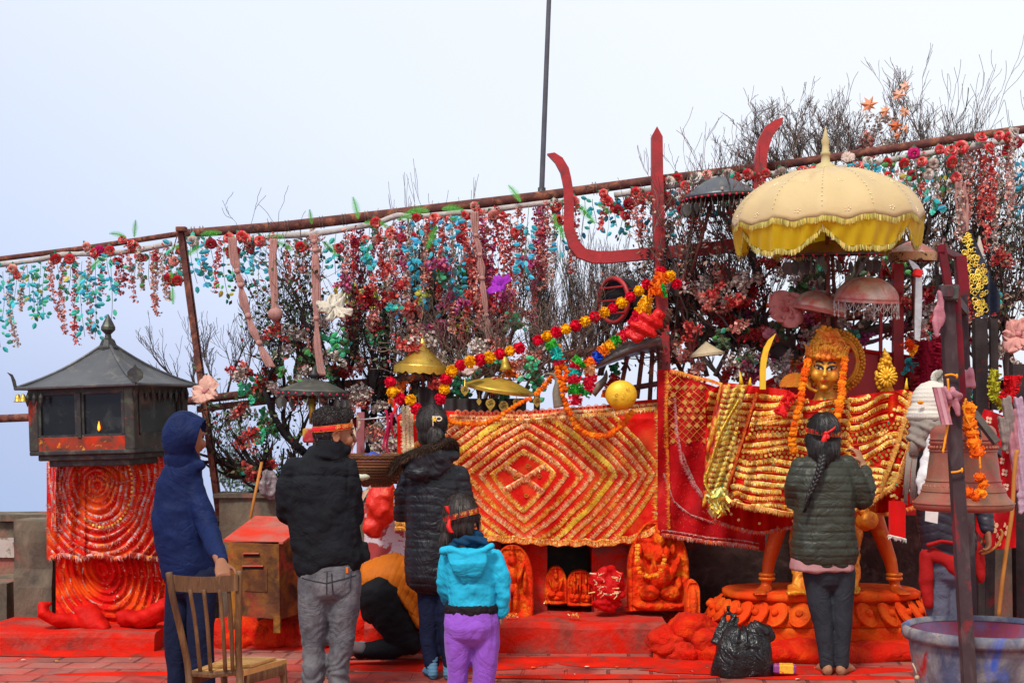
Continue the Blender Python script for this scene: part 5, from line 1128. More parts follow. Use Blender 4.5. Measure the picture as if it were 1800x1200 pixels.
rainbow('yellow green garland loop hanging on the right of the bell frame', pp([(1752,650),(1746,670),(1752,700),(1768,712)], 9.3, 6), .032, [(.45,.42,.03),(.5,.5,.03)])
rainbow('red ruffled garland hanging next to the yellow green loop', pp([(1780,660),(1778,685),(1768,705)], 9.2, 6), .045, [(.60,.01,.015)])
# ------------------------------------------------------------------ people
m_skin = M('brown_skin', (.27,.105,.05), .5, var=.12, vs=12, bump=.0012, bs=120)
m_skin2 = M('light_brown_skin', (.36,.17,.09), .5, var=.12, vs=12, bump=.0012, bs=120)
m_hair = M('black_hair', (.012,.010,.010), .38, var=.3, vs=30, bump=.002, bs=160)
m_hairb = M('dark_brown_hair', (.022,.013,.010), .5, var=.4, vs=40, bump=.002, bs=140)
def ftube(mb, Y0, path, rad, ref=(1,0,0), n=16, ends=.9, sq=2):
    mb.tube([P(a[0], a[1], Y0+(a[2] if len(a) > 2 else 0)) for a in path], rad, n, ref=ref, ends=ends, sq=sq)
def headparts(mb, hp, hr, k=1.0, neck=True, hair=1.0):
    X = hr@Vector((1,0,0)); b = lambda x,y,z: hp(x*k, y*k, z*k)
    mb.ball(b(0,.015,.035), (.078*k,.098*k,.105*k), 20, rot=hr)
    mb.tube([b(0,-.02,.04), b(0,-.03,-.02), b(0,-.042,-.065), b(0,-.055,-.10)], [(.072*k,.07*k),(.066*k,.066*k),(.05*k,.05*k),(.026*k,.028*k)], 16, ref=X, ends=.8)
    mb.tube([b(0,-.092,.03), b(0,-.110,-.005), b(0,-.118,-.022)], [(.008*k,.010*k),(.011*k,.013*k),(.017*k,.013*k)], 8, ref=X, ends=1)
    mb.ball(b(0,-.098,-.050), (.024*k,.013*k,.007*k), 10, rot=hr); mb.ball(b(0,-.096,-.061), (.021*k,.013*k,.008*k), 10, rot=hr); mb.ball(b(0,-.082,-.098), (.022*k,.018*k,.016*k), 10, rot=hr)
    for sg in (-1,1):
        mb.ball(b(sg*.045,-.072,-.025), (.028*k,.024*k,.03*k), 10, rot=hr); mb.ball(b(sg*.035,-.085,.03), (.026*k,.014*k,.010*k), 10, rot=hr)
        e = [b(sg*(.080+.010*abs(math.sin(t))), .012+.018*math.cos(t), -.004+.030*math.sin(t)) for t in [2*math.pi*j/12 for j in range(12)]]; mb.tube(e, .006*k, 6, close=True); mb.ball(b(sg*.080,.010,-.004), (.006*k,.014*k,.022*k), 8, rot=hr)
    if neck: mb.tube([b(0,.025,-.03), b(0,.03,-.10), b(0,.035,-.17)], [(.055*k,.055*k),(.052*k,.052*k),(.06*k,.058*k)], 14, ref=X, ends=.5)
def hand(mb, W, d, nrm, sz=1.0, curl=.5, thumb=1):
    """palm + four bent fingers + thumb; W wrist, d pointing direction, nrm palm-side direction"""
    d = Vector(d).normalized(); nrm = Vector(nrm); nrm = (nrm-d*nrm.dot(d)).normalized(); s = d.cross(nrm)*thumb
    mb.tube([W-d*.02*sz, W+d*.02*sz, W+d*.06*sz, W+d*.088*sz], [(.027*sz,.020*sz),(.034*sz,.017*sz),(.040*sz,.015*sz),(.038*sz,.012*sz)], 12, ref=s, ends=.6)
    for k, (o, L) in enumerate(((.029,.068),(.010,.078),(-.010,.072),(-.028,.056))):
        p = W+d*.082*sz+s*o*sz; a = .15; pts = [p-d*.012*sz, p]
        for j in range(3):
            a += curl*(.8+.25*j)+k*.04; p = p+(d*math.cos(a)+nrm*math.sin(a)+s*o*.6)*L*sz*(.44,.32,.24)[j]; pts.append(p)
        mb.tube(pts, [.0092*sz,.0092*sz,.0086*sz,.0078*sz,.0068*sz], 8, ends=.9)
    p = W+d*.020*sz+s*.028*sz; q = p+(d*.55+s*.75+nrm*.25).normalized()*.036*sz; r = q+(d*.8+s*.25+nrm*.45).normalized()*.032*sz; mb.tube([p-s*.01, p, q, r], [.013*sz,.012*sz,.0105*sz,.0085*sz], 8, ends=.9)
def foot(mb, A, dirv, sz=1.0, toes=True):
    """A ankle centre (z about .08), dirv horizontal pointing direction"""
    d = Vector((dirv[0], dirv[1], 0)).normalized(); s = Vector((-d.y, d.x, 0)); z = Vector((0,0,1)); h = A.z
    mb.tube([A+z*.03, A-d*.012-z*h*.35, A-d*.02-z*(h-.026)], [(.034*sz,.036*sz),(.033*sz,.040*sz),(.030*sz,.036*sz)], 12, ref=s, ends=.6)
    mb.tube([A-d*.03*sz-z*(h-.030), A+d*.035*sz-z*(h-.042), A+d*.09*sz-z*(h-.031), A+d*.135*sz-z*(h-.019)], [(.030*sz,.032),(.034*sz,.040),(.042*sz,.030),(.040*sz,.017)], 12, ref=s, ends=.6)
    if toes:
        for k, o in enumerate((.030,.012,-.003,-.017,-.030)): mb.tube([A+d*.14*sz+s*o*sz-z*(h-.014), A+d*(.175-.008*k)*sz+s*o*1.05*sz-z*(h-.011)], [.010-.0008*k]*2, 8, ends=1)
def cloth_disp(quilt=0, amp=.008, wr=.006, wsc=9, tilt=None, warp=.02, seed=0, cx=0, vz=1.6):
    def f(co, no):
        q = co*wsc*np.array([1,1,vz])+seed; d = wr*fbm(q, 3); d += wr*.5*(1-np.abs(vnoise(co*wsc*2.2*np.array([1,1,vz*.5])+seed*3)))*1.2-wr*.4
        if quilt:
            z = co[:,2]+(tilt(co) if tilt else 0)+warp*vnoise(co*np.array([3,3,1.])+seed); v = np.abs(np.sin(np.pi*z/quilt)); d = d*.7+amp*(np.minimum(1, v*2.2)**.6-.75)
        return d
    return f
def hair_strands(mb, pts_fn, n, w=.0016, cols=((.02,.016,.015),(.035,.026,.022),(.012,.01,.01))):
    for _ in range(n):
        pts = pts_fn(); c0 = random.choice(cols)
        for a, b in zip(pts, pts[1:]):
            t = (b-a); s = t.cross(Vector((0,1,.2))).normalized()*w
            mb.face([a-s, a+s, b+s*.6, b-s*.6], c0)
m_hairf = M('hair_strands', attr=True, rough=.45, var=.2)
FOLD = True
m_fabblk = M('black_cotton', (.010,.011,.014), .8, folds=.009, var=.25, vs=9, bump=.003, bs=28)
m_jean = M('grey_denim', (.105,.105,.118), .85, folds=.009, var=.25, vs=14, bump=.004, bs=22, stain=[((.19,.19,.20),.44,7,.14)])
m_navy = M('navy_jacket_fabric', (.006,.014,.062), .65, folds=.009, var=.2, vs=9, bump=.004, bs=14)
m_navytr = M('dark_navy_trousers', (.008,.012,.035), .75, folds=.009, var=.2, vs=9, bump=.003, bs=18)
m_band = M('red_ribbon_cloth', (.66,.010,.008), .55, var=.12, vs=20)
m_bandtext = M('yellow_ribbon_print', (.85,.55,.10), .6, var=0)
def headband(person, hp, hr, rx, ry, z, w_=.026, tilt=(0,0), text=None, knot=None, tsize=.02, tang=0, name='headband', k=1, swas=None):
    """ribbon around the head; theta 0 = local +x, -90deg = face side"""
    def bp(th, v, off=0): return hp((rx+off)*math.cos(th), (ry+off)*math.sin(th)+.012, z+v+tilt[0]*math.cos(th)+tilt[1]*math.sin(th))
    mb = MB(); n = 64; mb.grid([[bp(2*math.pi*i/n, w_*(j/4-.5), .0025*math.sin(j/4*math.pi)) for j in range(5)] for i in range(n)], closeu=True); o = mb.build(name, m_band, person, True, solid=.002)
    mb = MB()
    for v in (-.46, .46): mb.tube([bp(2*math.pi*i/n, w_*v, .003) for i in range(n)], .0010, 4, close=True)
    mb.build('ribbon_edging', M('gold_thread', (.75,.25,.03), .6), o)
    def mapped(me, th0, dirn):
        for v in me.vertices:
            x, y, zz = v.co; q = bp(th0+dirn*x/((rx+ry)/2), y, .0045+zz); v.co = q
        return me
    if text:
        for body, th0 in text:
            me = mapped(text_mesh(body, tsize, m_bandtext, .0004), th0, 1); e = bpy.data.objects.new('lettering', me); COL.objects.link(e); e.parent = o; e.location = -wloc(o)
    if swas:
        th0, q = swas; mb = MB(); segs = [((0,-1),(0,1)),((-1,0),(1,0)),((0,1),(1,1)),((1,0),(1,-1)),((0,-1),(-1,-1)),((-1,0),(-1,1))]
        for a, b in segs:
            dx, dy = b[0]-a[0], b[1]-a[1]; L = math.hypot(dx, dy); nx_, ny_ = -dy/L*.17, dx/L*.17; mb.face([bp(th0+x*q/((rx+ry)/2), y*q, .0055) for x, y in ((a[0]-nx_,a[1]-ny_),(b[0]-nx_,b[1]-ny_),(b[0]+nx_,b[1]+ny_),(a[0]+nx_,a[1]+ny_))])
        mb.build('emblem', m_bandtext, o)
    return o, bp
def tail(mb, pts, w_, wv=(1,0,0)):
    wv = Vector(wv); rows = []
    for i, p in enumerate(pts): t = i/(len(pts)-1); ww = w_*(.35+.65*math.sin(min(1, t*1.3)*math.pi/2)); rows.append([p-wv*ww/2, p+Vector((0,-.006,0)), p+wv*ww/2])
    mb.grid(rows)
# ---- 1. hooded youth
Y0 = 7.6
mb = MB(); hc = P(326,772,Y0); hr = ROTZ(R(142)); hp = lambda x,y,z: hc+hr@Vector((x,y,z)); headparts(mb, hp, hr, 1.0)
ftube(mb, Y0, [(320,860),(318,930),(320,1000)], [(.13,.08),(.12,.08),(.12,.09)]); ftube(mb, Y0, [(325,830),(320,860)], [(.07,.06),(.12,.07)])
ftube(mb, Y0, [(338,860,-.02),(362,925,-.06),(386,985,-.42)], [.04,.035,.026]); ftube(mb, Y0, [(300,860,.05),(290,930,.1),(300,980,.05)], [.04,.035,.026])
hand(mb, P(389,990,Y0-.47), (.18,-.55,-.35), (0,.2,-1), 1.05, .55, 1); hand(mb, P(302,985,Y0+.04), (.1,.1,-1), (1,.3,0), 1, .3, 1)
for x, dy in ((312,.05),(352,-.05)): ftube(mb, Y0, [(x,1000,dy),(x+2,1100,dy),(x+2,1215,dy)], [.05,.036,.030]); foot(mb, P(x+2,1218,Y0+dy), (.8,.5))
p1 = tag(blob('person', mb, m_skin, None, .007, 3, origin=P(330,1243,Y0)), 'person in a navy hooded jacket with hood up, one hand on the wooden chair', 'person')
mb = MB()
ftube(mb, Y0, [(324,820),(316,848),(314,900),(322,960),(332,1000)], [(.098,.095),(.130,.10),(.142,.115),(.146,.13),(.150,.135)], sq=2.3)
ftube(mb, Y0, [(338,852,-.02),(352,890,-.06),(366,930,-.12),(382,968,-.3),(392,985,-.43)], [.062,.060,.052,.044,.037]); ftube(mb, Y0, [(298,855,.05),(285,900,.08),(290,950,.08),(303,985,.03)], [.058,.055,.05,.04])
for (x, y, r) in ((322,828,.082),): mb.ball(P(x,y,Y0), (.10,.09,.06), 14)
hd = MB(); hd.ball(P(324,768,Y0), (.118,.13,.145), 22); hd.tube([P(322,800,Y0), P(326,835,Y0)], [(.10,.10),(.095,.085)], 16, ref=(1,0,0), ends=.3); hd.tube([P(335,765,Y0-.01), P(350,766,Y0-.02), P(357,768,Y0-.02)], [(.115,.12),(.105,.115),(.10,.11)], 18, ref=(0,1,0), ends=.05)
hd.tube([P(345,815,Y0-.03), P(362,812,Y0-.06)], [(.05,.055),(.02,.035)], 10, ref=(0,1,0), ends=.4)
def hooddisp(co, no):
    d = .007*fbm(co*9, 3)-.006*np.exp(-((co[:,1]-Y0+.05)/.012)**2)*(no[:,2] > -.2); c = np.array(P(372,770,Y0-.02)); r = np.linalg.norm((co-c)*np.array([1,1.0,.75]), axis=1); return d-.085*np.exp(-(r/.075)**2)
blob('hood', hd, m_navy, p1, .008, 4, hooddisp)
blob('jacket', mb, m_navy, p1, .009, 4, cloth_disp(0, 0, .008, 7, seed=2))
mb = MB(); ftube(mb, Y0, [(333,1000),(333,1025)], [(.118,.10),(.125,.105)])
for x, dy in ((312,.05),(353,-.05)): ftube(mb, Y0, [(x+4,1012,dy),(x+2,1060,dy),(x,1120,dy),(x+1,1180,dy),(x+3,1225,dy)], [.082,.078,.072,.066,.064])
blob('trousers', mb, m_navytr, p1, .009, 4, cloth_disp(0, 0, .008, 8, seed=5, vz=.6))
# ---- 2. man in black shirt
Y0 = 7.95
mb = MB(); hc = P(587,765,Y0+.02); hr = ROTZ(R(114)) @ ROTX(R(3)); hp = lambda x,y,z: hc+hr@Vector((x,y,z)); headparts(mb, hp, hr, 1.04)
ftube(mb, Y0, [(566,850),(568,920),(575,990)], [(.14,.08),(.13,.08),(.12,.09)]); ftube(mb, Y0, [(578,805),(566,850)], [(.06,.06),(.13,.07)])
ftube(mb, Y0, [(518,840,0),(510,895,.03),(560,930,.22)], [.038,.034,.028]); ftube(mb, Y0, [(608,840,0),(618,900,.04),(600,926,.24)], [.036,.034,.028])
hand(mb, P(562,930,Y0+.24), (1,.1,.1), (0,-1,0), 1.05, .4, 1); hand(mb, P(598,925,Y0+.27), (-1,.1,.05), (0,-1,0), 1.05, .4, -1)
for x, xa in ((551,550),(604,596)): ftube(mb, Y0, [(x,1000,0),(xa,1100,0),(xa,1195,0)], [.05,.034,.030]); foot(mb, P(xa,1195,Y0), (.1,1))
p2 = tag(blob('person', mb, m_skin, None, .0065, 3, origin=P(575,1220,Y0)), 'man in a black shirt and grey jeans with a lettered red headband, looking right', 'person')
mb2 = MB()
for sg in (1, -1): mb2.ball(hp(sg*.034,-.094,.008), (.010,.008,.008), 10, rot=hr)
mb2.build('eyes', M('dark_eye', (.03,.02,.02), .2), p2, True)
mb = MB()
for sg in (1, -1): mb.tube([hp(sg*.015,-.105,.040), hp(sg*.04,-.098,.045), hp(sg*.062,-.078,.036)], [.003,.005,.003], 6)
mb.build('eyebrows', m_hair, p2, True)
hm = MB(); hm.ball(hp(0,.025,.080), (.090,.106,.078), 22, rot=hr); hm.ball(hp(0,.055,.01), (.080,.062,.08), 18, rot=hr); hm.ball(hp(0,-.038,.108), (.074,.062,.045), 16, rot=hr); hm.tube([hp(0,.07,-.01), hp(0,.075,-.07)], [(.07,.04),(.05,.025)], 12, ref=hr@Vector((1,0,0)), ends=.5)
hb = blob('hair', hm, m_hair, p2, .006, 2, lambda co, no: .005*vnoise(co*38)+.003*vnoise(co*100))
hs = MB(); vs_ = [v.co+wloc(hb) for v in hb.data.vertices]; ns_ = [v.normal.copy() for v in hb.data.vertices]
def curl():
    i = random.randrange(len(vs_)); 
    while ns_[i].z < -.1: i = random.randrange(len(vs_))
    p = vs_[i]; n_ = ns_[i]; t = n_.cross(Vector((rnd(-1,1), rnd(-1,1), rnd(-1,1)))).normalized(); return [p, p+n_*.004+t*.006, p+n_*.007+t*.014, p+n_*.004+t*.020]
hair_strands(hs, curl, 3000, .0012); hs.build('hair_curls', m_hairf, hb)
headband(p2, hp, hr, .095, .111, .044, .032, (0, -.018), [('\u0950 \u091c\u092f \u092e\u093e\u0901 \u092a', R(212))], tsize=.031)
def sh(mb):
    ftube(mb, Y0, [(572,800),(567,818),(565,850),(566,900),(572,950),(578,990)], [(.10,.08),(.17,.10),(.205,.125),(.20,.13),(.198,.13),(.20,.13)], sq=2.4)
    ftube(mb, Y0, [(520,822,0),(507,860,0),(504,900,.02),(530,925,.16),(558,930,.22)], [.075,.070,.066,.052,.042]); ftube(mb, Y0, [(610,825,0),(618,865,0),(622,905,.04),(612,922,.16),(600,926,.25)], [.068,.066,.062,.05,.042])
mb = MB(); sh(mb); mb.tube([P(576,804,Y0-.01),P(579,786,Y0-.01),P(580,774,Y0-.005)], [(.10,.10),(.086,.092),(.080,.088)], 18, ref=(1,0,0), ends=.15)
for q in ((552,790,-.02),(604,790,-.02)): mb.ball(P(q[0],q[1],Y0+q[2]+.03), (.04,.045,.03), 10)
mb.tube([P(632,960,Y0), P(646,985,Y0-.01)], [(.03,.05),(.012,.03)], 8, ends=.4)
def shirtd(co, no):
    d = cloth_disp(0, 0, .013, 7, seed=8)(co, no); c = P(566,840,Y0); x = co[:,0]-c.x; z = co[:,2]-c.z
    d -= .007*np.exp(-((z-.02+.05*np.abs(x))/.007)**2)*(no[:,1] < 0)                 # back yoke seam
    for xs in (-.165, .155): d -= .006*np.exp(-((x-xs-.03*z)/.007)**2)*(z > -.12)*(z < .12)
    return d
blob('shirt', mb, m_fabblk, p2, .009, 3, shirtd)
mb = MB(); ftube(mb, Y0, [(578,975),(580,1000),(581,1025)], [(.166,.115),(.172,.13),(.172,.13)], sq=2.3)
for x, xa in ((553,551),(608,596)): ftube(mb, Y0, [(x,1010,0),(x-1,1060,.0),((x+xa)/2,1110,0),(xa,1160,0),(xa+(-1 if x < 570 else 0),1200,0)], [(.092,.108),(.087,.098),(.073,.080),(.064,.068),(.062,.064)])
def jeand(co, no):
    d = cloth_disp(0, 0, .007, 9, seed=11, vz=.8)(co, no); z = co[:,2]; zk = P(0,1120,Y0).z
    w_=.05*vnoise(co*9); d += .0035*np.sin((z+w_*2+.45*np.abs(co[:,0]-P(580,0,Y0).x))*105)*np.exp(-((z-zk)/.14)**2)*(.6+.6*vnoise(co*7))+.005*np.sin((z+w_*2-.3*co[:,0])*90)*np.exp(-((z-.13)/.1)**2); return d
jn = blob('jeans', mb, m_jean, p2, .009, 3, jeand)
jb = bvh(jn); 
def onj(px, py, off=.003, bv=None, Y=7.0):
    a = P(px, py, Y); c = Vector((0,0,H)); dd = (a-c).normalized(); h_ = (bv or jb).ray_cast(a, Vector((0,1,0))); return (h_[0]-Vector((0,off,0))) if h_[0] else P(px, py, Y0)
def onbody(bv, Yf, x, z, off=.003):
    h_ = bv.ray_cast(Vector((x, Yf, z)), Vector((0,1,0))); return (h_[0]-Vector((0,off,0))) if h_[0] else None
def seam(name, bv, Y0_, pts, r, mat, parent, kind=None):
    """thin line of stitching laid on a garment; pts in pixels at depth Y0_"""
    mb = MB(); q = []
    for a, b in zip(pts, pts[1:]):
        k = max(2, int(math.hypot(b[0]-a[0], b[1]-a[1])/2.5)); q += [(a[0]+(b[0]-a[0])*j/k, a[1]+(b[1]-a[1])*j/k) for j in range(k)]
    q.append(pts[-1]); w3 = [onbody(bv, Y0_-1, P(x, y, Y0_).x, P(x, y, Y0_).z, .002) for x, y in q]; w3 = [p for p in w3 if p]
    if len(w3) > 2: mb.tube(w3, r, 4); return mb.build(name, mat, parent)
m_stitch = M('denim_stitch', (.045,.045,.055), .9)
seam('pocket_seam', jb, Y0, [(588,1003),(590,1038),(604,1045),(619,1034),(620,1003)], .0035, m_stitch, jn); seam('centre_seam', jb, Y0, [(580,1000),(579,1040)], .003, m_stitch, jn); seam('yoke_seam', jb, Y0, [(535,1012),(578,1020),(628,1008)], .003, m_stitch, jn)
mb = MB(); q = onbody(jb, 7, P(614,998,Y0).x, P(614,998,Y0).z, .004); mb.box(q, (.014,.006,.034), bev=.002); mb.build('pocket_tab', M('orange_label', (.7,.16,.02), .6), jn)
mb = MB(); ftube(mb, Y0, [(606,978),(622,982),(632,976)], [(.03,.02)]*3, ends=.5); blob('red_undershirt', mb, m_band, p2, .008, 2)
# ---- 3. woman in black quilted coat with fur hood
Y0 = 8.45
mb = MB(); hc = P(760,752,Y0); hr = ROTZ(R(175)); hp = lambda x,y,z: hc+hr@Vector((x,y,z)); headparts(mb, hp, hr, .98)
ftube(mb, Y0, [(762,830),(762,900),(760,985)], [(.14,.08),(.13,.09),(.13,.1)]); ftube(mb, Y0, [(714,850,0),(708,905,.05),(745,900,.25)], [.04,.034,.026]); ftube(mb, Y0, [(812,850,0),(818,905,.05),(785,900,.25)], [.04,.034,.026])
hand(mb, P(748,898,Y0+.26), (.4,.3,1), (1,0,0), .92, .1, 1); hand(mb, P(782,898,Y0+.26), (-.4,.3,1), (-1,0,0), .92, .1, -1)
for x in (754,782): ftube(mb, Y0, [(x,1000),(x+2,1090),(x+7,1165)], [.04,.034,.026])
p3 = tag(blob('person', mb, m_skin, None, .007, 3, origin=P(768,1190,Y0)), 'woman in a long black quilted coat with brown fur on the hood, blue socks', 'person')
hm = MB(); hm.ball(hp(0,.03,.035), (.088,.098,.108), 22, rot=hr); hm.ball(hp(0,.045,-.03), (.08,.07,.08), 16, rot=hr); hm.tube([P(764,760,Y0-.10), P(766,785,Y0-.12), P(764,810,Y0-.13)], [.045,.04,.03], 12, ends=.8); hm.ball(P(764,738,Y0-.09), (.055,.04,.06), 14)
hb = blob('hair', hm, m_hairb, p3, .006, 4, lambda co, no: .003*vnoise(co*np.array([90,90,16]))); hs = MB(); v3 = [(v.co+wloc(hb), v.normal.copy()) for v in hb.data.vertices if v.normal.y < .3]
def strand_down():
    p, n_ = random.choice(v3); d = Vector((0,0,-1)); d = (d-n_*d.dot(n_)).normalized(); return [p+n_*.001, p+d*.02+n_*.003, p+d*.045+n_*.0015]
hair_strands(hs, strand_down, 1500, .0011); hs.build('hair_strands', m_hairf, hb)
mb = MB(); c = P(768,736,Y0-.135)
ringp = [c+Vector((.012+.016*math.cos(t), -.008, .012*math.sin(t))) for t in [2*math.pi*k/14 for k in range(14)]]; mb.tube(ringp, .004, 6, close=True); mb.box(c+Vector((-.022,-.008,-.012)), (.007,.008,.06), bev=.002); mb.box(c+Vector((.0,-.008,.012)), (.045,.008,.006), bev=.002)
star = [c+Vector((-.014+(.018 if k % 2 == 0 else .008)*math.sin(math.pi*k/5), -.016, -.004+(.018 if k % 2 == 0 else .008)*math.cos(math.pi*k/5))) for k in range(10)]; hc_ = mb.build('hair_clip', M('cream_plastic', (.78,.66,.48), .35), p3, True); mb = MB(); mb.prism(star, (0,.005,0)); mb.build('clip_star', m_yel, hc_)
mb = MB(); ftube(mb, Y0, [(762,815),(762,840),(763,880),(760,930),(758,975),(757,1010)], [(.12,.09),(.175,.12),(.172,.13),(.155,.13),(.155,.14),(.158,.14)], sq=2.3)
ftube(mb, Y0, [(722,838,0),(710,870,0),(706,905,.05),(728,905,.18),(748,898,.25)], [.062,.058,.054,.046,.038]); ftube(mb, Y0, [(806,836,0),(815,870,0),(818,905,.05),(800,908,.18),(784,898,.25)], [.064,.060,.054,.046,.038])
coat = blob('coat', mb, M('black_quilted_nylon', (.009,.010,.014), .42, folds=.009, var=.2, bump=.002, bs=30), p3, .009, 3, cloth_disp(.052, .007, .006, 9, tilt=lambda co: .10*np.abs(co[:,0]-P(758,0,Y0).x), seed=3))
mb = MB(); ftube(mb, Y0, [(700,812,-.09),(735,810,-.13),(775,800,-.13),(800,800,-.09)], [(.035,.03),(.07,.05),(.07,.05),(.035,.03)], ref=(0,0,1)); ftube(mb, Y0, [(730,815,-.13),(745,832,-.14),(750,845,-.13)], [(.10,.04),(.07,.04),(.02,.02)]); ftube(mb, Y0, [(775,808,-.13),(758,830,-.14)], [(.08,.035),(.05,.03)])
blob('hood', mb, MATS['black_quilted_nylon'], p3, .009, 4, cloth_disp(0, 0, .007, 10, seed=31))
fur = MB(); fp_ = smoothpath([P(*a) for a in ((690,826,Y0-.10),(700,812,Y0-.14),(720,800,Y0-.15),(745,790,Y0-.16),(770,783,Y0-.16),(788,776,Y0-.13),(798,782,Y0-.08),(800,795,Y0-.05))], 10)
fur.tube(fp_, .026, 8, (.035,.022,.016)); fc = [(.05,.026,.018),(.085,.045,.03),(.03,.018,.014),(.13,.075,.05)]
for _ in range(5200):
    i = random.randrange(len(fp_)-1); p = fp_[i].lerp(fp_[i+1], random.random()); d = Vector((rnd(-1,1), rnd(-1,.4), rnd(-1,1))).normalized(); L = rnd(.025,.058); e = p+d*L+Vector((-.008,-.004,-.010)); w_ = d.cross(Vector((.3,.5,.8))).normalized()*.0014; m_ = p+d*L*.55
    mb_c = jit(random.choice(fc), .3); fur.face([p-w_, p+w_, m_+w_, m_-w_], mb_c); fur.face([m_-w_, m_+w_, e], mb_c)
fur.build('fur_trim', M('fur', attr=True, rough=.8, var=.2), p3)
mb = MB(); ftube(mb, Y0, [(760,985),(765,1020)], [(.13,.11),(.12,.1)])
for x, d in ((751,.01),(783,-.01)): ftube(mb, Y0, [(x,1005,d),(x+2,1060,d),(x+4,1120,d),(x+8,1165,d)], [.078,.066,.055,.046])
blob('trousers', mb, m_navytr, p3, .008, 4, cloth_disp(0, 0, .007, 9, seed=6, vz=.6))
m_sock = M('sky_blue_wool', (.10,.22,.34), .9, var=.15, bump=.003, bs=90)
for x, dv in ((760,(-.25,1)),(789,(.15,1))):
    mb = MB(); A = P(x,1166,Y0); A.z = .075; foot(mb, A, dv, 1.0, False); mb.tube([A+Vector((0,0,.05)), A], [.038,.036], 12, ends=.3); blob('sock', mb, m_sock, p3, .006, 3, lambda co, no: .003*np.sin(co[:,2]*300)*.4+.003*vnoise(co*20))
# ---- 4. child
Y0 = 7.8
mb = MB(); hc = P(812,914,Y0); hr = ROTY(R(-3)) @ ROTZ(R(158)); hp = lambda x,y,z: hc+hr@Vector((x,y,z)); headparts(mb, hp, hr, .92)
ftube(mb, Y0, [(826,980),(828,1040),(828,1080)], [(.10,.07),(.10,.07),(.10,.08)]); ftube(mb, Y0, [(868,985,0),(882,1030,-.02),(882,1078,0)], [.03,.027,.02]); ftube(mb, Y0, [(790,985,0),(783,1030,.02),(792,1058,.14)], [.03,.027,.02])
hand(mb, P(882,1076,Y0), (-.05,.15,-1), (-1,.3,0), .72, .45, 1); hand(mb, P(793,1056,Y0+.15), (.8,.5,.2), (0,-1,0), .72, .4, 1)
for x in (812,856): ftube(mb, Y0, [(x,1085),(x,1150),(x-4,1205)], [.055,.04,.03]); foot(mb, P(x-4,1212,Y0), (.1,1), .72)
p4 = tag(blob('person', mb, m_skin2, None, .006, 3, origin=P(828,1230,Y0)), 'child in a turquoise hooded jacket and purple trousers with a knotted lettered headband', 'person')
hm = MB(); hm.ball(hp(0,.022,.045), (.092,.105,.108), 22, rot=hr); hm.ball(hp(0,.045,-.025), (.085,.07,.075), 16, rot=hr); hm.tube([hp(.055,.085,-.005), P(786,934,Y0-.05), P(781,950,Y0-.06), P(785,966,Y0-.05)], [.03,.034,.032,.012], 12, ends=.8); hm.tube([hp(-.075,-.025,.04), hp(-.08,-.04,-.02), hp(-.076,-.04,-.07)], [.016,.012,.005], 8, ends=.5)
hb = blob('hair', hm, m_hairb, p4, .006, 3, lambda co, no: .003*vnoise(co*np.array([80,80,18]))); hs = MB(); v3 = [(v.co+wloc(hb), v.normal.copy()) for v in hb.data.vertices if v.normal.y < .4]
hair_strands(hs, strand_down, 1500, .0011, ((.05,.035,.028),(.03,.02,.017),(.016,.012,.01))); hs.build('hair_strands', m_hairf, hb)
hbnd, bp = headband(p4, hp, hr, .097, .112, .028, .030, (-.022, .0), [('\u0928\u093e \u092d\u0930\u093e', R(117)), ('\u092e\u093e', R(171))], tsize=.026, swas=(R(150), .010))
kn = bp(R(80), 0, .008); kn = P(793,906,Y0-.10); mb = MB(); mb.ball(kn, (.012,.012,.012), 8); tail(mb, smoothpath([kn, P(788,898,Y0-.11), P(785,889,Y0-.11)], 4), .022); tail(mb, smoothpath([kn, P(790,915,Y0-.11), P(789,926,Y0-.12), P(794,936,Y0-.12)], 4), .026); mb.build('ribbon_knot', m_band, hbnd, True, solid=.002)
mb = MB(); ftube(mb, Y0, [(826,958),(824,975),(826,1010),(828,1040),(829,1062)], [(.10,.08),(.148,.10),(.150,.11),(.135,.11),(.130,.11)], sq=2.4)
ftube(mb, Y0, [(868,975,0),(882,1010,-.02),(886,1045,-.02),(882,1074,0)], [.050,.048,.043,.036]); ftube(mb, Y0, [(788,978,0),(781,1010,.0),(784,1040,.04),(793,1056,.12)], [.046,.046,.042,.036])
m_tur = M('turquoise_jacket_fabric', (.02,.40,.60), .65, folds=.009, var=.1, vs=6, bump=.003, bs=24)
blob('jacket', mb, m_tur, p4, .008, 3, cloth_disp(0, 0, .010, 10, seed=13))
mb = MB(); mb.tube([P(778,968,Y0-.09),P(792,966,Y0-.11),P(822,976,Y0-.13),(P(852,966,Y0-.11)),P(866,958,Y0-.08)], [(.022,.022),(.028,.022),(.03,.022),(.028,.022),(.02,.018)], 12, ends=.6); ftube(mb, Y0, [(822,972,-.11),(822,990,-.13),(823,1008,-.12),(824,1022,-.10)], [(.11,.035),(.105,.04),(.08,.03),(.045,.02)])
blob('jacket_hood', mb, m_tur, p4, .007, 3, lambda co, no: .006*fbm(co*12+3, 3)-.005*np.exp(-((co[:,0]-P(823,0,Y0).x)/.006)**2))
mb = MB(); mb.tube([P(826,958,Y0),P(824,948,Y0),P(823,941,Y0+.0)], [(.098,.085),(.088,.08),(.078,.075)], 16, ref=(1,0,0), ends=.4); mb.tube([P(790,962,Y0-.05), P(805,952,Y0-.10), P(830,947,Y0-.10), P(852,952,Y0-.06)], .026, 10, ends=.8)
blob('collar', mb, M('dark_teal_fleece', (.008,.045,.10), .8, bump=.004, bs=40), p4, .007, 2, lambda co, no: .010*np.sin(co[:,2]*150+co[:,0]*60)*.6)
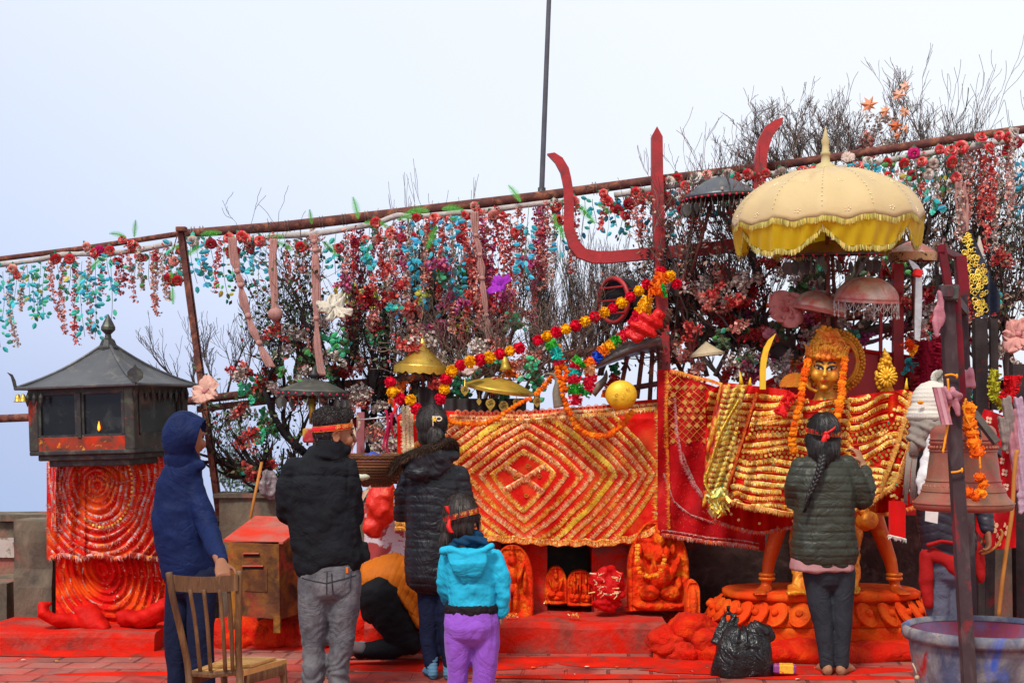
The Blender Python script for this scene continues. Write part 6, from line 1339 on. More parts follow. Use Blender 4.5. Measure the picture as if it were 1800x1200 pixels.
mb = MB(); mb.tube([P(829,1060,Y0),P(829,1068,Y0),P(829,1078,Y0)], [(.148,.118),(.152,.122),(.148,.118)], 24, ref=(1,0,0)); sw = blob('knitted_waistband', mb, M('black_glitter_knit', (.014,.012,.014), .6, bump=.004, bs=120, stain=[((.45,.10,.10),.30,90,.02)]), p4, .007, 2, lambda co, no: .004*vnoise(co*70))
mb = MB(); ftube(mb, Y0, [(829,1075),(829,1100)], [(.146,.115),(.152,.13)], sq=2.2)
for x, xb in ((806,803),(855,849)): ftube(mb, Y0, [(x,1090),(x,1130),((x+xb)/2,1165),(xb,1195),(xb-1,1215)], [(.077,.09),(.078,.086),(.070,.074),(.059,.06),(.050,.05)])
blob('trousers', mb, M('purple_velour', (.26,.085,.50), .8, folds=.009, sheen=.12, var=.15, vs=7, bump=.003, bs=30), p4, .008, 3, cloth_disp(0, 0, .010, 9, seed=17, vz=.6))
# ---- 5. kneeling person in orange
Y0 = 8.95
mb = MB(); hc = P(800,1112,Y0+.1); hr = ROTY(R(75)) @ ROTZ(R(90)); hp = lambda x,y,z: hc+hr@Vector((x,y,z)); headparts(mb, hp, hr, .95, neck=False)
ftube(mb, Y0, [(680,1030,0),(730,1040,.03),(775,1085,.06),(795,1105,.08)], [.12,.12,.09,.055], ref=(0,1,0)); ftube(mb, Y0, [(765,1080,-.1),(775,1130,-.05),(805,1142,.0)], [.045,.04,.03]); ftube(mb, Y0, [(765,1080,.2),(775,1130,.2),(805,1142,.15)], [.045,.04,.03])
hand(mb, P(808,1143,Y0), (1,0,-.05), (0,0,-1), 1, .1, 1); hand(mb, P(808,1143,Y0+.15), (1,0,-.05), (0,0,-1), 1, .1, -1)
for dy in (-.12,.12): ftube(mb, Y0, [(672,1040,dy),(720,1120,dy),(722,1140,dy)], [.085,.065,.05]); ftube(mb, Y0, [(722,1140,dy),(660,1142,dy),(630,1144,dy)], [.05,.042,.03])
p5 = tag(blob('person', mb, m_skin, None, .008, 3, origin=P(690,1153,Y0)), 'person kneeling and bowing to the ground in an orange quilted jacket and black trousers', 'person')
hm = MB(); hm.ball(hp(0,.03,.045), (.088,.098,.105), 16, rot=hr); blob('hair', hm, m_hair, p5, .008, 2)
mb = MB(); ftube(mb, Y0, [(664,1025,0),(690,1020,.0),(725,1030,.02),(762,1068,.05),(785,1098,.07)], [(.18,.16),(.20,.175),(.19,.165),(.16,.13),(.09,.08)], ref=(0,1,0)); ftube(mb, Y0, [(760,1070,-.12),(772,1110,-.12),(785,1135,-.08)], [.07,.06,.045]); ftube(mb, Y0, [(760,1070,.2),(772,1110,.2),(785,1135,.18)], [.07,.06,.045])
ftube(mb, Y0, [(700,1040,-.12),(718,1062,-.13),(738,1095,-.12)], [(.03,.10),(.03,.09),(.03,.07)], ref=(1,0,0))
def orq(co, no):
    x = co[:,0]-P(690,0,Y0).x; z = co[:,2]; u = x*.85-z*.35; d = .006*(np.minimum(1, np.abs(np.sin(np.pi*u/.034))*2)**.6-.75)+.006*fbm(co*7, 3)-.006*np.exp(-((x*.6+z-.42)/.006)**2); return d
blob('jacket', mb, M('burnt_orange_quilting', (.50,.125,.008), .6, var=.12, vs=6), p5, .008, 3, orq)
mb = MB()
for dy in (-.12,.12): ftube(mb, Y0, [(668,1045,dy),(690,1085,dy*1.1),(716,1125,dy*1.1)], [(.16,.14),(.13,.13),(.085,.09)], ref=(0,1,0)); ftube(mb, Y0, [(722,1132,dy*1.1),(690,1138,dy*1.1),(650,1141,dy),(632,1143,dy)], [.075,.065,.055,.046])
ftube(mb, Y0, [(655,1045,0),(660,1075,0)], [(.14,.10),(.12,.09)], ref=(0,1,0))
blob('trousers', mb, M('matte_black_trousers', (.008,.008,.010), .75, folds=.009, bump=.003, bs=20), p5, .009, 3, cloth_disp(0, 0, .010, 8, seed=23))
for dy, pxa, nm in ((-.14,606,'sock'),(.12,622,'sock')):
    mb = MB(); mb.tube([P(pxa+32,1140,Y0+dy), P(pxa+14,1136,Y0+dy), P(pxa-6,1146,Y0+dy-.01), P(pxa-22,1152,Y0+dy-.02)], [(.034,.036),(.036,.042),(.042,.030),(.036,.016)], 12, ref=(0,1,0), ends=.7); blob(nm, mb, M('grey_sock', (.13,.13,.14), .9, var=.2, stain=[((.30,.05,.04),.40,9)]), p5, .007, 3, lambda co, no: .004*vnoise(co*22))
# ---- 6. woman in olive quilted jacket
Y0 = 8.56
mb = MB(); hc = P(1446,765,Y0); hr = ROTZ(R(178)); hp = lambda x,y,z: hc+hr@Vector((x,y,z)); headparts(mb, hp, hr, .98)
ftube(mb, Y0, [(1447,835),(1449,900),(1448,975)], [(.15,.085),(.15,.09),(.15,.1)]); ftube(mb, Y0, [(1402,840,0),(1394,880,.04),(1420,862,.28)], [.04,.034,.026]); ftube(mb, Y0, [(1496,835,0),(1522,875,.05),(1520,835,.2),(1517,818,.26)], [.04,.036,.03,.025])
hand(mb, P(1516,815,Y0+.26), (-.35,.25,1), (-.8,.6,0), 1.0, .55, 1); hand(mb, P(1421,860,Y0+.3), (.6,.2,.8), (1,0,0), 1.0, .4, 1)
for x, xa in ((1434,1453),(1480,1480)): ftube(mb, Y0, [(x,1000),(x+(xa-x)*.6,1085),(xa,1170)], [.05,.034,.032])
foot(mb, P(1453,1165,Y0-.0), (-.04,1), .98); foot(mb, P(1480,1165,Y0), (.55,.8), .98)
p6 = tag(blob('person', mb, m_skin2, None, .0065, 3, origin=P(1465,1185,Y0)), 'barefoot woman in an olive quilted jacket with a long black braid reaching to the goddess', 'person')
hm = MB(); hm.ball(hp(0,.03,.035), (.093,.10,.108), 22, rot=hr); hm.tube([P(1446,770,Y0-.02), P(1448,795,Y0-.06), P(1446,812,Y0-.09)], [(.105,.085),(.095,.07),(.04,.04)], 16, ref=(1,0,0), ends=.7)
hb = blob('hair', hm, m_hair, p6, .006, 4, lambda co, no: .0025*vnoise(co*np.array([70,70,9]))-.006*np.exp(-((co[:,0]-P(1444,0,Y0).x)/.004)**2)*(co[:,2] > P(0,748,Y0).z)); hs = MB(); v3 = [(v.co+wloc(hb), v.normal.copy()) for v in hb.data.vertices if v.normal.y < .4]
hair_strands(hs, strand_down, 1500, .0010); hs.build('hair_strands', m_hairf, hb)
mb = MB(); bp_ = smoothpath([P(*a) for a in ((1446,808,Y0-.12),(1442,825,Y0-.15),(1436,845,Y0-.155),(1432,865,Y0-.155),(1428,885,Y0-.15),(1424,902,Y0-.15),(1420,916,Y0-.15))], 12)
bp_ = [P(1446+(1418-1446)*t+3*math.sin(t*5), 800+88*t, Y0-.12-.045*math.sin(min(1,t*3)*1.57)) for t in [k/60 for k in range(61)]]
for k in range(3):
    pts = []; rr = []
    for i, p in enumerate(bp_):
        t = i/60; a = i*.42+k*2.094; amp = .013*(1-t*.5)*(t < .8) ; pts.append(p+Vector((amp*math.sin(a), .008*math.sin(2*a), 0))); rr.append((.0155*(1-.45*t) if t < .8 else .012*(1-(t-.8)*4)+.001))
    mb.tube(pts, rr, 8)
for _ in range(140):
    i = random.randrange(40,58); p = bp_[i]; mb.tube([p, p+Vector((rnd(-.012,.006), rnd(-.01,.01), -.03)), p+Vector((rnd(-.022,.004), rnd(-.01,.01), -.06))], .0012, 4)
mb.build('braid', m_hair, hb, True)
hbnd, bp = headband(p6, hp, hr, .100, .112, .022, .028, (.012, -.010), [('\u091c\u092f \u092e\u093e\u0901', R(128))], tsize=.02)
kn = P(1452,761,Y0-.14); mb = MB(); mb.ball(kn, (.013,.012,.012), 8); tail(mb, smoothpath([kn, P(1462,756,Y0-.14), P(1468,751,Y0-.13)], 4), .026, (.3,0,.9)); tail(mb, smoothpath([kn, P(1450,768,Y0-.15), P(1448,776,Y0-.15)], 4), .034); tail(mb, smoothpath([kn, P(1456,766,Y0-.15), P(1455,771,Y0-.15)], 3), .02); mb.build('ribbon_knot', m_band, hbnd, True, solid=.002)
mb = MB(); ftube(mb, Y0, [(1447,798),(1447,812),(1447,840),(1450,880),(1448,920),(1448,950),(1449,974)], [(.09,.07),(.155,.10),(.185,.13),(.182,.14),(.180,.14),(.200,.15),(.205,.15)], sq=2.4)
ftube(mb, Y0, [(1408,820,0),(1398,850,0),(1394,880,.04),(1408,870,.16),(1420,862,.27)], [.065,.062,.056,.05,.04]); ftube(mb, Y0, [(1486,818,0),(1504,848,0),(1515,878,.02)], [.072,.074,.070]); ftube(mb, Y0, [(1515,878,.02),(1524,855,.14),(1520,828,.22)], [.068,.055,.042])
blob('jacket', mb, M('olive_quilted_nylon', (.030,.034,.022), .48, folds=.009, var=.15, bump=.002, bs=26), p6, .0085, 3, cloth_disp(.048, .008, .007, 9, seed=37, warp=.018))
mb = MB(); ftube(mb, Y0, [(1447,965),(1446,985),(1446,1000)], [(.180,.13),(.192,.135),(.196,.14)], sq=2.3, ends=.15); blob('shirt', mb, M('dusty_pink_jersey', (.42,.21,.21), .8, var=.12, vs=6, bump=.002, bs=40), p6, .008, 2, lambda co, no: .006*fbm(co*11, 2)+.004*np.sin(co[:,0]*60))
mb = MB(); ftube(mb, Y0, [(1450,985),(1452,1012)], [(.135,.11),(.135,.11)])
for x, xa in ((1434,1453),(1480,1479)): ftube(mb, Y0, [(x,1005),(x+(xa-x)*.3,1050),(x+(xa-x)*.7,1095),(xa,1140),(xa,1168)], [(.083,.09),(.074,.078),(.060,.062),(.050,.052),(.042,.044)])
blob('leggings', mb, M('charcoal_leggings', (.028,.032,.040), .65, folds=.009, var=.12, bump=.001, bs=40), p6, .0075, 3, cloth_disp(0, 0, .005, 9, seed=41, vz=.8))
# ---- 7. person in white knitted hat
Y0 = 8.55
mb = MB(); hc = P(1637,722,Y0); hr = ROTZ(R(-150)) @ ROTX(R(8)); hp = lambda x,y,z: hc+hr@Vector((x,y,z)); headparts(mb, hp, hr, 1.0)
ftube(mb, Y0, [(1655,810),(1658,900),(1665,980)], [(.15,.085),(.14,.09),(.13,.1)]); ftube(mb, Y0, [(1705,820,0),(1728,885,-.02),(1735,930,-.08)], [.045,.036,.026]); ftube(mb, Y0, [(1622,810,0),(1612,870,.12),(1630,850,.3)], [.045,.036,.026])
hand(mb, P(1736,934,Y0-.09), (.05,-.1,-1), (-1,0,0), 1, .5, 1); hand(mb, P(1631,848,Y0+.32), (.4,.4,.8), (1,0,0), 1, .4, 1)
for x in (1650,1690): ftube(mb, Y0, [(x,990),(x,1080),(x,1150)], [.08,.05,.04]); foot(mb, P(x,1156,Y0), (-.2,1))
p7 = tag(blob('person', mb, m_skin, None, .007, 3, origin=P(1665,1186,Y0)), 'person in a white pompom knitted hat, grey scarf and dark padded vest behind the bell', 'person')
mb = MB(); mb.ball(P(1640,706,Y0), (.125,.125,.125), 24); mb.tube([P(1636,722,Y0), P(1634,738,Y0-.01)], [(.128,.125),(.125,.12)], 24, ref=(1,0,0), ends=.3)
m_knit = M('cream_rib_knit', (.62,.58,.50), .95, var=.08, bump=.003, bs=70)
hat = blob('knitted_hat', mb, m_knit, p7, .006, 3, lambda co, no: .004*np.abs(np.sin(np.arctan2(co[:,1]-Y0, co[:,0]-P(1640,0,Y0).x)*26))+.008*(np.abs(co[:,2]-P(0,731,Y0).z) < .022)+.003*np.sin(co[:,2]*260)*.6)
mb = MB(); c = P(1652,664,Y0)
for _ in range(2200):
    d = Vector((rnd(-1,1), rnd(-1,1), rnd(-1,1))).normalized(); e = c+d*.052*rnd(.85,1.05); w_ = d.orthogonal().normalized()*.0016; mb.face([c+d*.02-w_, c+d*.02+w_, e+w_, e-w_], jit((.80,.77,.70), .08))
mb.build('pompom', m_attr, hat)
mb = MB(); mb.tube([P(1612,748,Y0-.02), P(1630,756,Y0-.12), P(1660,752,Y0-.10), P(1675,745,Y0)], [.05,.06,.055,.04], 12, ends=.8); mb.tube([P(1614,752,Y0-.04), P(1608,770,Y0-.10), P(1622,782,Y0-.13)], [.05,.05,.035], 12, ends=.8)
blob('scarf', mb, M('grey_brown_wool', (.24,.20,.17), .9, var=.15, bump=.004, bs=60), p7, .008, 2, lambda co, no: .010*np.sin(co[:,2]*110+co[:,0]*70)*.7+.003*vnoise(co*60))
mb = MB()
for k in range(34): x = 1600+rnd(-9,9); mb.tube([P(x+4,790+rnd(0,8),Y0-.11), P(x,830,Y0-.12), P(x-2+rnd(-4,4),862+rnd(-12,26),Y0-.12)], .0035, 5)
mb.tube([P(1610,765,Y0-.12), P(1606,800,Y0-.12)], [(.03,.015),(.028,.012)], 10, ref=(1,0,0)); tag(mb.build('scarf_fringe', MATS['grey_brown_wool'], p7, True), kind='stuff')
mb = MB(); ftube(mb, Y0, [(1655,780),(1656,800),(1658,860),(1662,920),(1668,965)], [(.10,.09),(.165,.11),(.17,.13),(.165,.13),(.165,.13)], sq=2.3); ftube(mb, Y0, [(1700,815,0),(1722,860,-.02),(1732,905,-.05),(1735,928,-.08)], [.06,.058,.05,.042]); ftube(mb, Y0, [(1622,815,0),(1614,860,.1),(1628,852,.28)], [.055,.05,.04])
blob('padded_vest', mb, M('dark_plum_nylon', (.022,.018,.028), .45, var=.2, bump=.002, bs=30), p7, .009, 3, cloth_disp(.055, .008, .006, 8, seed=43, tilt=lambda co: .3*np.abs(co[:,0]-P(1640,0,Y0).x)))
mb = MB(); mb.tube([P(1615,775,Y0-.10), P(1632,768,Y0-.14), P(1650,755,Y0-.15)], .009, 8); mb.build('red_piping', m_band, p7, True)
mb = MB(); mb.tube([P(1630,958,Y0-.13), P(1655,951,Y0-.15), P(1690,955,Y0-.15)], [(.02,.012)]*3, 8, ends=.5); ftube(mb, Y0, [(1628,975,-.07),(1628,1020,-.07),(1632,1062,-.06)], [(.035,.05),(.045,.04),(.03,.03)]); ftube(mb, Y0, [(1640,972,-.1),(1670,985,-.11),(1690,1015,-.1)], [(.04,.03),(.05,.03),(.03,.02)]); ftube(mb, Y0, [(1715,960,-.02),(1722,990,-.02),(1725,1020,-.02)], [(.04,.05),(.04,.04),(.02,.02)])
blob('tied_red_sweater', mb, M('brick_red_knit', (.36,.012,.012), .85, bump=.004, bs=50), p7, .008, 2, lambda co, no: .006*vnoise(co*20))
mb = MB(); ftube(mb, Y0, [(1665,960),(1667,1000)], [(.15,.12),(.15,.12)])
for x in (1648,1688): ftube(mb, Y0, [(x,1000),(x,1060),(x+3,1120),(x+3,1165)], [.085,.075,.068,.062])
blob('trousers', mb, M('blue_grey_trousers', (.10,.105,.15), .8, folds=.009, var=.12, bump=.003, bs=25), p7, .009, 3, cloth_disp(0, 0, .008, 8, seed=47))
# ------------------------------------------------------------------ bare trees and shrubs
BK = [(.12,.09,.078),(.15,.115,.10),(.09,.065,.06),(.19,.15,.125),(.13,.075,.065)]
def limb(mb, p, d, L, r, depth, pal, up=.25, wig=.25, kids=(2,4), spread=.6, tips=None, seg=5, minr=.0018):
    pts = [p]; rr = [r]; k = seg; dd = d.copy()
    for i in range(k):
        dd = (dd+Vector((rnd(-1,1), rnd(-.7,.7), rnd(-1,1)))*wig+Vector((0,0,up*.3))).normalized(); pts.append(pts[-1]+dd*L/k); rr.append(max(minr, r*(1-.62*(i+1)/k)))
    mb.tube(pts, rr, 3 if r < .006 else (5 if r < .02 else 8), jit(random.choice(pal), .3), cap=False)
    if tips is not None and depth <= 1: tips.append(pts[-1]); tips.append(pts[2])
    if depth > 0:
        for _ in range(random.randint(*kids)):
            i = random.randint(1, k); d2 = (dd+Vector((rnd(-1,1), rnd(-.8,.8), rnd(-.5,1)+up))*spread).normalized(); limb(mb, pts[i], d2, L*rnd(.5,.8), rr[i]*rnd(.55,.75), depth-1, pal, up, wig, kids, spread, tips, seg, minr)
def tree(name, label, bases, pal=BK, **k):
    """bases: list of (px,py,Y, dx,dz, length, radius, depth)"""
    t = thing(name, label, 'tree' if 'tree' in name else 'shrub', P(bases[0][0], bases[0][1], bases[0][2])); tips = []
    tr = MB(); cr = MB()
    for px, py, Y, dx, dz, L, r, dep in bases:
        p = P(px, py, Y); d = Vector((dx, rnd(-.2,.2), dz)).normalized(); pts = [p]; rr = [r]; dd = d.copy()
        for i in range(5):
            dd = (dd+Vector((rnd(-1,1), rnd(-.5,.5), rnd(-.6,.6)))*k.get('wig', .2)).normalized(); pts.append(pts[-1]+dd*L/5); rr.append(r*(1-.5*(i+1)/5))
        tr.tube(pts, rr, 8 if r > .015 else 5, jit(random.choice(pal), .25), cap=True)
        for i in range(1, 6):
            for _ in range(k.get('per', 2)):
                d2 = (dd+Vector((rnd(-1,1), rnd(-.8,.8), rnd(-.4,1)+k.get('up', .3)))*k.get('spread', .6)).normalized(); limb(cr, pts[i], d2, L*rnd(.35,.7), rr[i]*.6, dep, pal, k.get('up', .25), k.get('wig', .2), k.get('kids', (2,4)), k.get('spread', .6), tips)
    tr.build('trunk', m_twig, t, True); cr.build('crown', m_twig, t)
    return t, tips
def leaves_on(t, tips, n, cols, size=.03, sc=.06, name='leaves'):
    mb = MB(); tips = [q for q in tips if HY-(q.z-H)*F/q.y > topPy(900+q.x*F/q.y)+25] or tips
    for _ in range(n):
        p = random.choice(tips)+Vector((rnd(-sc,sc), rnd(-sc,sc), rnd(-sc,sc))); a = Vector((rnd(-1,1), rnd(-1,1), rnd(-1,1))).normalized()*size*rnd(.6,1.2); b = a.orthogonal().normalized()*size*.35; c0 = jit(random.choice(cols), .35)
        m_ = p+a*.5; mb.face([p, m_+b, m_+Vector((0,0,.004)), ], c0); mb.face([p, m_+Vector((0,0,.004)), m_-b], c0); mb.face([m_+b, p+a, m_+Vector((0,0,.004))], c0); mb.face([m_-b, m_+Vector((0,0,.004)), p+a], c0)
    return mb.build(name, m_leafm, t)
DG = [(.03,.07,.025),(.05,.10,.03),(.02,.05,.02),(.07,.10,.04),(.10,.09,.03)]
DRY = [(.26,.13,.09),(.20,.11,.08),(.36,.24,.18),(.15,.09,.07),(.36,.09,.07)]
t1, tips1 = tree('flowering_shrub', 'tall dense brown shrub behind the gilt cone parasol, tips poking over the top pipe', [(740+rnd(-60,150), 700, 10.7+rnd(-.2,.5), rnd(-.35,.35), 1, rnd(.5,.80), .016, 2) for _ in range(19)], up=.5, wig=.13, kids=(2,3), spread=.45, per=2)
leaves_on(t1, tips1, 1700, DRY+DG[:2], .035)
t1b, tips1b = tree('flowering_shrub', 'wiry reddish shrub hung with flowers between the white flower and the purple flower', [(600+i*17, 660+rnd(-20,20), 10.75, rnd(-.4,.4), 1, rnd(.45,.66), .013, 2) for i in range(17)], pal=[(.12,.05,.04),(.09,.05,.045),(.16,.07,.05)], up=.5, wig=.16, kids=(2,3), spread=.5, per=2)
leaves_on(t1b, tips1b, 1300, DRY+DG+[(.22,.03,.03)], .035)
t2, tips2 = tree('gnarled_tree', 'low dark gnarled tree with green leaves between the leaning post and the man in black', [(560,860,10.6,-.9,.35,.75,.045,3),(540,800,10.6,-.6,.7,.6,.035,3),(580,860,10.6,-.9,.1,.75,.04,3),(600,800,10.6,-.2,1,.8,.04,3),(640,830,10.6,.3,1,.8,.035,3),(520,860,10.55,-1,.25,.5,.03,2),(620,760,10.6,.1,1,.9,.03,3),(500,690,10.7,-.15,1,.55,.015,3),(520,680,10.7,.1,1,.6,.015,3),(700,850,10.7,0,1,.7,.04,3),(680,830,10.7,.4,.7,.6,.03,3)], pal=[(.02,.017,.018),(.035,.025,.024),(.05,.035,.03)], up=.15, wig=.3, kids=(2,3), spread=.75)
leaves_on(t2, tips2, 2200, DG+[(.25,.03,.03)], .042)
t3, tips3 = tree('bare_shrub', 'bare grey brown upright shrub around the flagpole left of the red drum', [(930+rnd(-10,130), 660, 11.0+rnd(-.3,.4), rnd(-.3,.3), 1, rnd(.42,.66), .012, 2) for _ in range(17)], pal=[(.11,.09,.08),(.08,.065,.06),(.16,.13,.11)], up=.5, wig=.11, kids=(2,3), spread=.38, per=2)
tdk = [(.075,.055,.05),(.10,.075,.065),(.05,.038,.036),(.13,.10,.085)]
t4, tips4 = tree('old_tree', 'big dark old tree with a thick trunk spreading behind the goddess and the yellow umbrella', [(1402,760,10.25,.0,1,1.0,.10,3),(1400,640,10.25,-.9,.45,.9,.07,3),(1395,600,10.3,-.9,.15,.85,.06,3),(1410,600,10.3,.6,.8,.9,.06,3),(1420,620,10.3,1,.35,.9,.06,3),(1330,560,10.3,-.8,.3,.7,.04,3),(1500,540,10.3,.8,.5,.8,.05,3),(1300,600,10.2,-.7,-.2,.5,.035,3),(1440,560,10.4,0,1,.6,.05,3),(1340,500,10.4,-.3,1,.55,.035,3),(1560,520,10.4,.4,1,.6,.04,3),(1620,520,10.4,.7,.6,.7,.04,3)], pal=tdk, up=.2, wig=.26, kids=(2,3), spread=.7)
leaves_on(t4, tips4, 3300, DRY+[(.09,.05,.03),(.16,.10,.04),(.05,.06,.03)], .04)
t5, tips5 = tree('bare_tree', 'bare branching treetop rising above the pipe left of the yellow umbrella finial', [(1395+dx, 330, 10.8, d, 1, L, .016, 3) for dx, d, L in ((-20,-.6,.32),(-5,-.3,.40),(10,.0,.42),(30,.3,.40),(50,.5,.32),(-45,-.7,.28),(80,.3,.28))], pal=BK, up=.12, wig=.28, kids=(2,4), spread=.85)
t6, tips6 = tree('bare_tree', 'bare treetop with orange paper leaves above the pipe right of the umbrella', [(1560+dx, 330, 10.6, d, 1, L, .014, 3) for dx, d, L in ((-25,-.6,.34),(0,0,.4),(25,.5,.36),(-60,-.3,.3))]+[(1645,330,10.6,.03,1,.55,.012,2),(1655,300,10.6,.4,1,.3,.008,1),(1708,290,10.6,.3,1,.2,.006,1)], pal=BK, up=.15, wig=.24, kids=(2,4), spread=.75)
t11, tips11 = tree('bare_shrub', 'fine grey brown twigs filling the air right of the flagpole below the trident crossbar', [(980+i*16, 650+rnd(-20,10), 10.8+rnd(-.2,.3), rnd(-.6,.6), 1, rnd(.35,.55), .009, 2) for i in range(13)], up=.35, wig=.2, kids=(2,4), spread=.6)
t7, tips7 = tree('flowering_shrub', 'dark tangled shrub full of faded flowers behind the bell frame at the right edge', [(1700+i*22, 720+rnd(-30,30), 10.3, rnd(-.4,.4), 1, rnd(.8,1.2), .022, 3) for i in range(6)], pal=tdk, up=.3, wig=.22, kids=(2,3), spread=.6)
leaves_on(t7, tips7, 2300, DRY+DG+[(.30,.10,.09)], .04)
t8, tips8 = tree('bare_shrub', 'thin bare twigs poking up between the lantern shrine roof and the leaning post', [(330,700,10.9,-.7,.9,.42,.012,2),(345,690,10.9,-.2,1,.3,.010,2),(400,690,10.9,.3,1,.38,.010,2),(380,690,10.9,-.1,1,.3,.008,2),(430,680,10.9,.1,1,.35,.008,2)], pal=tdk, up=.2, wig=.2, kids=(2,3), spread=.7)
t9, tips9 = tree('flowering_shrub', 'tangle of dead vines and dry flowers between the trident shaft and the straw parasol', [(1215+i*14, 690+rnd(-30,10), 10.15, rnd(-.5,.5), 1, rnd(.6,.95), .018, 3) for i in range(8)], pal=tdk+[(.16,.04,.035)], up=.3, wig=.26, kids=(2,3), spread=.65)
leaves_on(t9, tips9, 1300, DRY+[(.30,.24,.20),(.22,.03,.03)], .036)
t10, tips10 = tree('dead_vines', 'matted brown dead vines lying over the beams above the diamond cloth', [(760+i*16, 690+rnd(-25,5), 10.05, rnd(-1,1), .5, rnd(.3,.6), .01, 2) for i in range(18)], pal=[(.13,.09,.07),(.10,.06,.05),(.20,.14,.11)], up=.1, wig=.35, kids=(2,3), spread=.9)
t10['category'] = 'vines'
# far tree, fog haze put into its grey bark and leaf colours
tf, tipsf = tree('distant_tree', 'small twiggy tree with haze painted in as grey, behind the wall above the donation box', [(408,905,26,-.1,1,.8,.03,3),(420,905,26,.4,1,.6,.02,3)], pal=[(.16,.18,.18)], up=.3, wig=.2, spread=.6); leaves_on(tf, tipsf, 900, [(.15,.20,.18),(.18,.24,.22)], .09, .12)
# ------------------------------------------------------------------ artificial flowers
ORD = ['first','second','third','fourth','fifth','sixth','seventh','eighth','ninth','tenth','eleventh','twelfth','thirteenth','fourteenth','fifteenth','sixteenth','seventeenth','eighteenth','nineteenth','twentieth','twenty first','twenty second','twenty third','twenty fourth','twenty fifth','twenty sixth']
ZONES = [(200,'left of the lantern shrine finial'),(318,'between the shrine finial and leaning post'),(425,'between leaning post and knotted ribbon'),(550,'between the knotted and straight ribbons'),(690,'above the white fabric flower'),(840,'above the gilt cone parasol'),(965,'between middle ribbon and flagpole'),(1080,'inside the left trident prong'),(1200,'around the trident shaft'),(1330,'around the dark beaded parasol'),(1560,'over the yellow umbrella'),(1690,'right of the yellow umbrella'),(1900,'at the far right end')]
PENDING = []
def zoned(o, px, what, cat, group): PENDING.append((o, px, what, cat, group))
TEAL = [(.02,.33,.34),(.03,.42,.42),(.03,.30,.42),(.03,.36,.27),(.05,.38,.22)]; BLUE = [(.03,.32,.52),(.03,.40,.56),(.05,.38,.48),(.02,.32,.40)]; GRN = [(.03,.22,.09),(.02,.28,.20),(.05,.25,.05)]
REDB = [(.56,.03,.03),(.64,.09,.07),(.45,.02,.025),(.60,.16,.13)]; PNK = [(.62,.20,.16),(.68,.30,.24),(.55,.14,.12),(.60,.34,.28)]; CRM = [(.56,.48,.42),(.48,.40,.34),(.62,.52,.48),(.40,.30,.26)]; MAG = [(.42,.05,.16),(.35,.04,.20),(.50,.10,.14)]
def leaf2(mb, p, a, b, c0):
    m_ = p+a*.5; q = a.cross(b).normalized()*b.length*.3; l_ = [p+a*.22+b*.85-q, p+a*.6+b-q, p+a*.85+b*.5-q]; r_ = [p+a*.22-b*.85-q, p+a*.6-b-q, p+a*.85-b*.5-q]
    mb.face([p, m_, l_[1], l_[0]], c0); mb.face([m_, p+a, l_[2], l_[1]], c0); c1 = jit(c0, .12); mb.face([p, r_[0], r_[1], m_], c1); mb.face([m_, r_[1], r_[2], p+a], c1); return
    mb.face([p, m_+b-q, m_], c0); mb.face([p, m_, m_-b-q], c0); mb.face([m_+b-q, p+a, m_], c0); mb.face([m_, p+a, m_-b-q], c0)
def strand(kind, px, py, L, Y, sway=0, dens=1, what=None, group=None, cat=None):
    """kind: list of (palette, 'leaf'|'bloom')"""
    pal, typ = kind; s = Y/F; n = max(4, int(L/9)); pts = []; x = px; z0 = rnd(0, 9)
    for i in range(n+1): t = i/n; x = px+sway*t*t*L*.4+2.5*math.sin(z0+t*4); pts.append(P(x, py+L*t, Y+.05*math.sin(z0+t*3)))
    t = thing('hanging_vine' if typ == 'leaf' else 'blossom_strand', None, None, pts[0]); mb = MB(); mb.tube(pts, .0022, 4, (.16,.20,.10) if typ == 'leaf' else (.35,.25,.18)); mb.build('stem', m_twig, t)
    mb = MB(); m_ = int(L*s*(46 if typ == 'leaf' else 170)*dens)
    for _ in range(m_):
        q = random.random()**.9*n; i = min(int(q), n-1); p = pts[i].lerp(pts[i+1], q-i)
        if typ == 'leaf':
            d = Vector((rnd(-1,1), rnd(-.7,.7), rnd(-1,.3))).normalized(); sz = rnd(.040,.064); st = p+d*rnd(.01,.055); w_ = Vector((0,-1,0)).cross(d)*sz*.30+Vector((0,rnd(-.3,.3),0))*sz*.2; leaf2(mb, st, d*sz, w_, jit(random.choice(pal), .22))
        else:
            c0 = p+Vector((rnd(-1,1), rnd(-1,1), rnd(-.5,.5)))*.022; cc = random.choice(pal)
            for k in range(3):
                a = Vector((rnd(-1,1), rnd(-1,1), rnd(-1,.6))).normalized()*rnd(.014,.026); b = a.orthogonal().normalized(); b.rotate(Matrix.Rotation(rnd(0,3.1), 3, a)); b *= a.length*.55; mb.face([c0, c0+a*.6+b, c0+a, c0+a*.6-b], jit(cc, .22))
    mb.build('leaves' if typ == 'leaf' else 'blossoms', m_leafm, t); return t
def clen(x):
    return lerp_tab([(0,150),(60,120),(110,140),(170,150),(230,120),(290,130),(330,110),(400,110),(440,90),(500,70),(560,60),(620,110),(700,170),(800,210),(900,200),(950,190),(1000,170),(1020,110),(1080,100),(1150,80),(1200,110),(1260,80),(1320,60),(1560,60),(1620,100),(1680,170),(1800,210)], x)
x = -6
KN = {'t':((TEAL, 'leaf'), 'teal leaved vine'), 'b':((BLUE, 'leaf'), 'sky blue leaved vine'), 'g':((GRN+[(.45,.38,.05)], 'leaf'), 'green and yellow leaved vine'), 'r':((REDB+PNK[:1], 'bloom'), 'red blossom strand'), 'p':((PNK, 'bloom'), 'salmon pink blossom strand'), 'c':((CRM+PNK[1:2], 'bloom'), 'faded cream blossom strand'), 'm':((MAG+REDB[:1], 'bloom'), 'magenta blossom strand')}
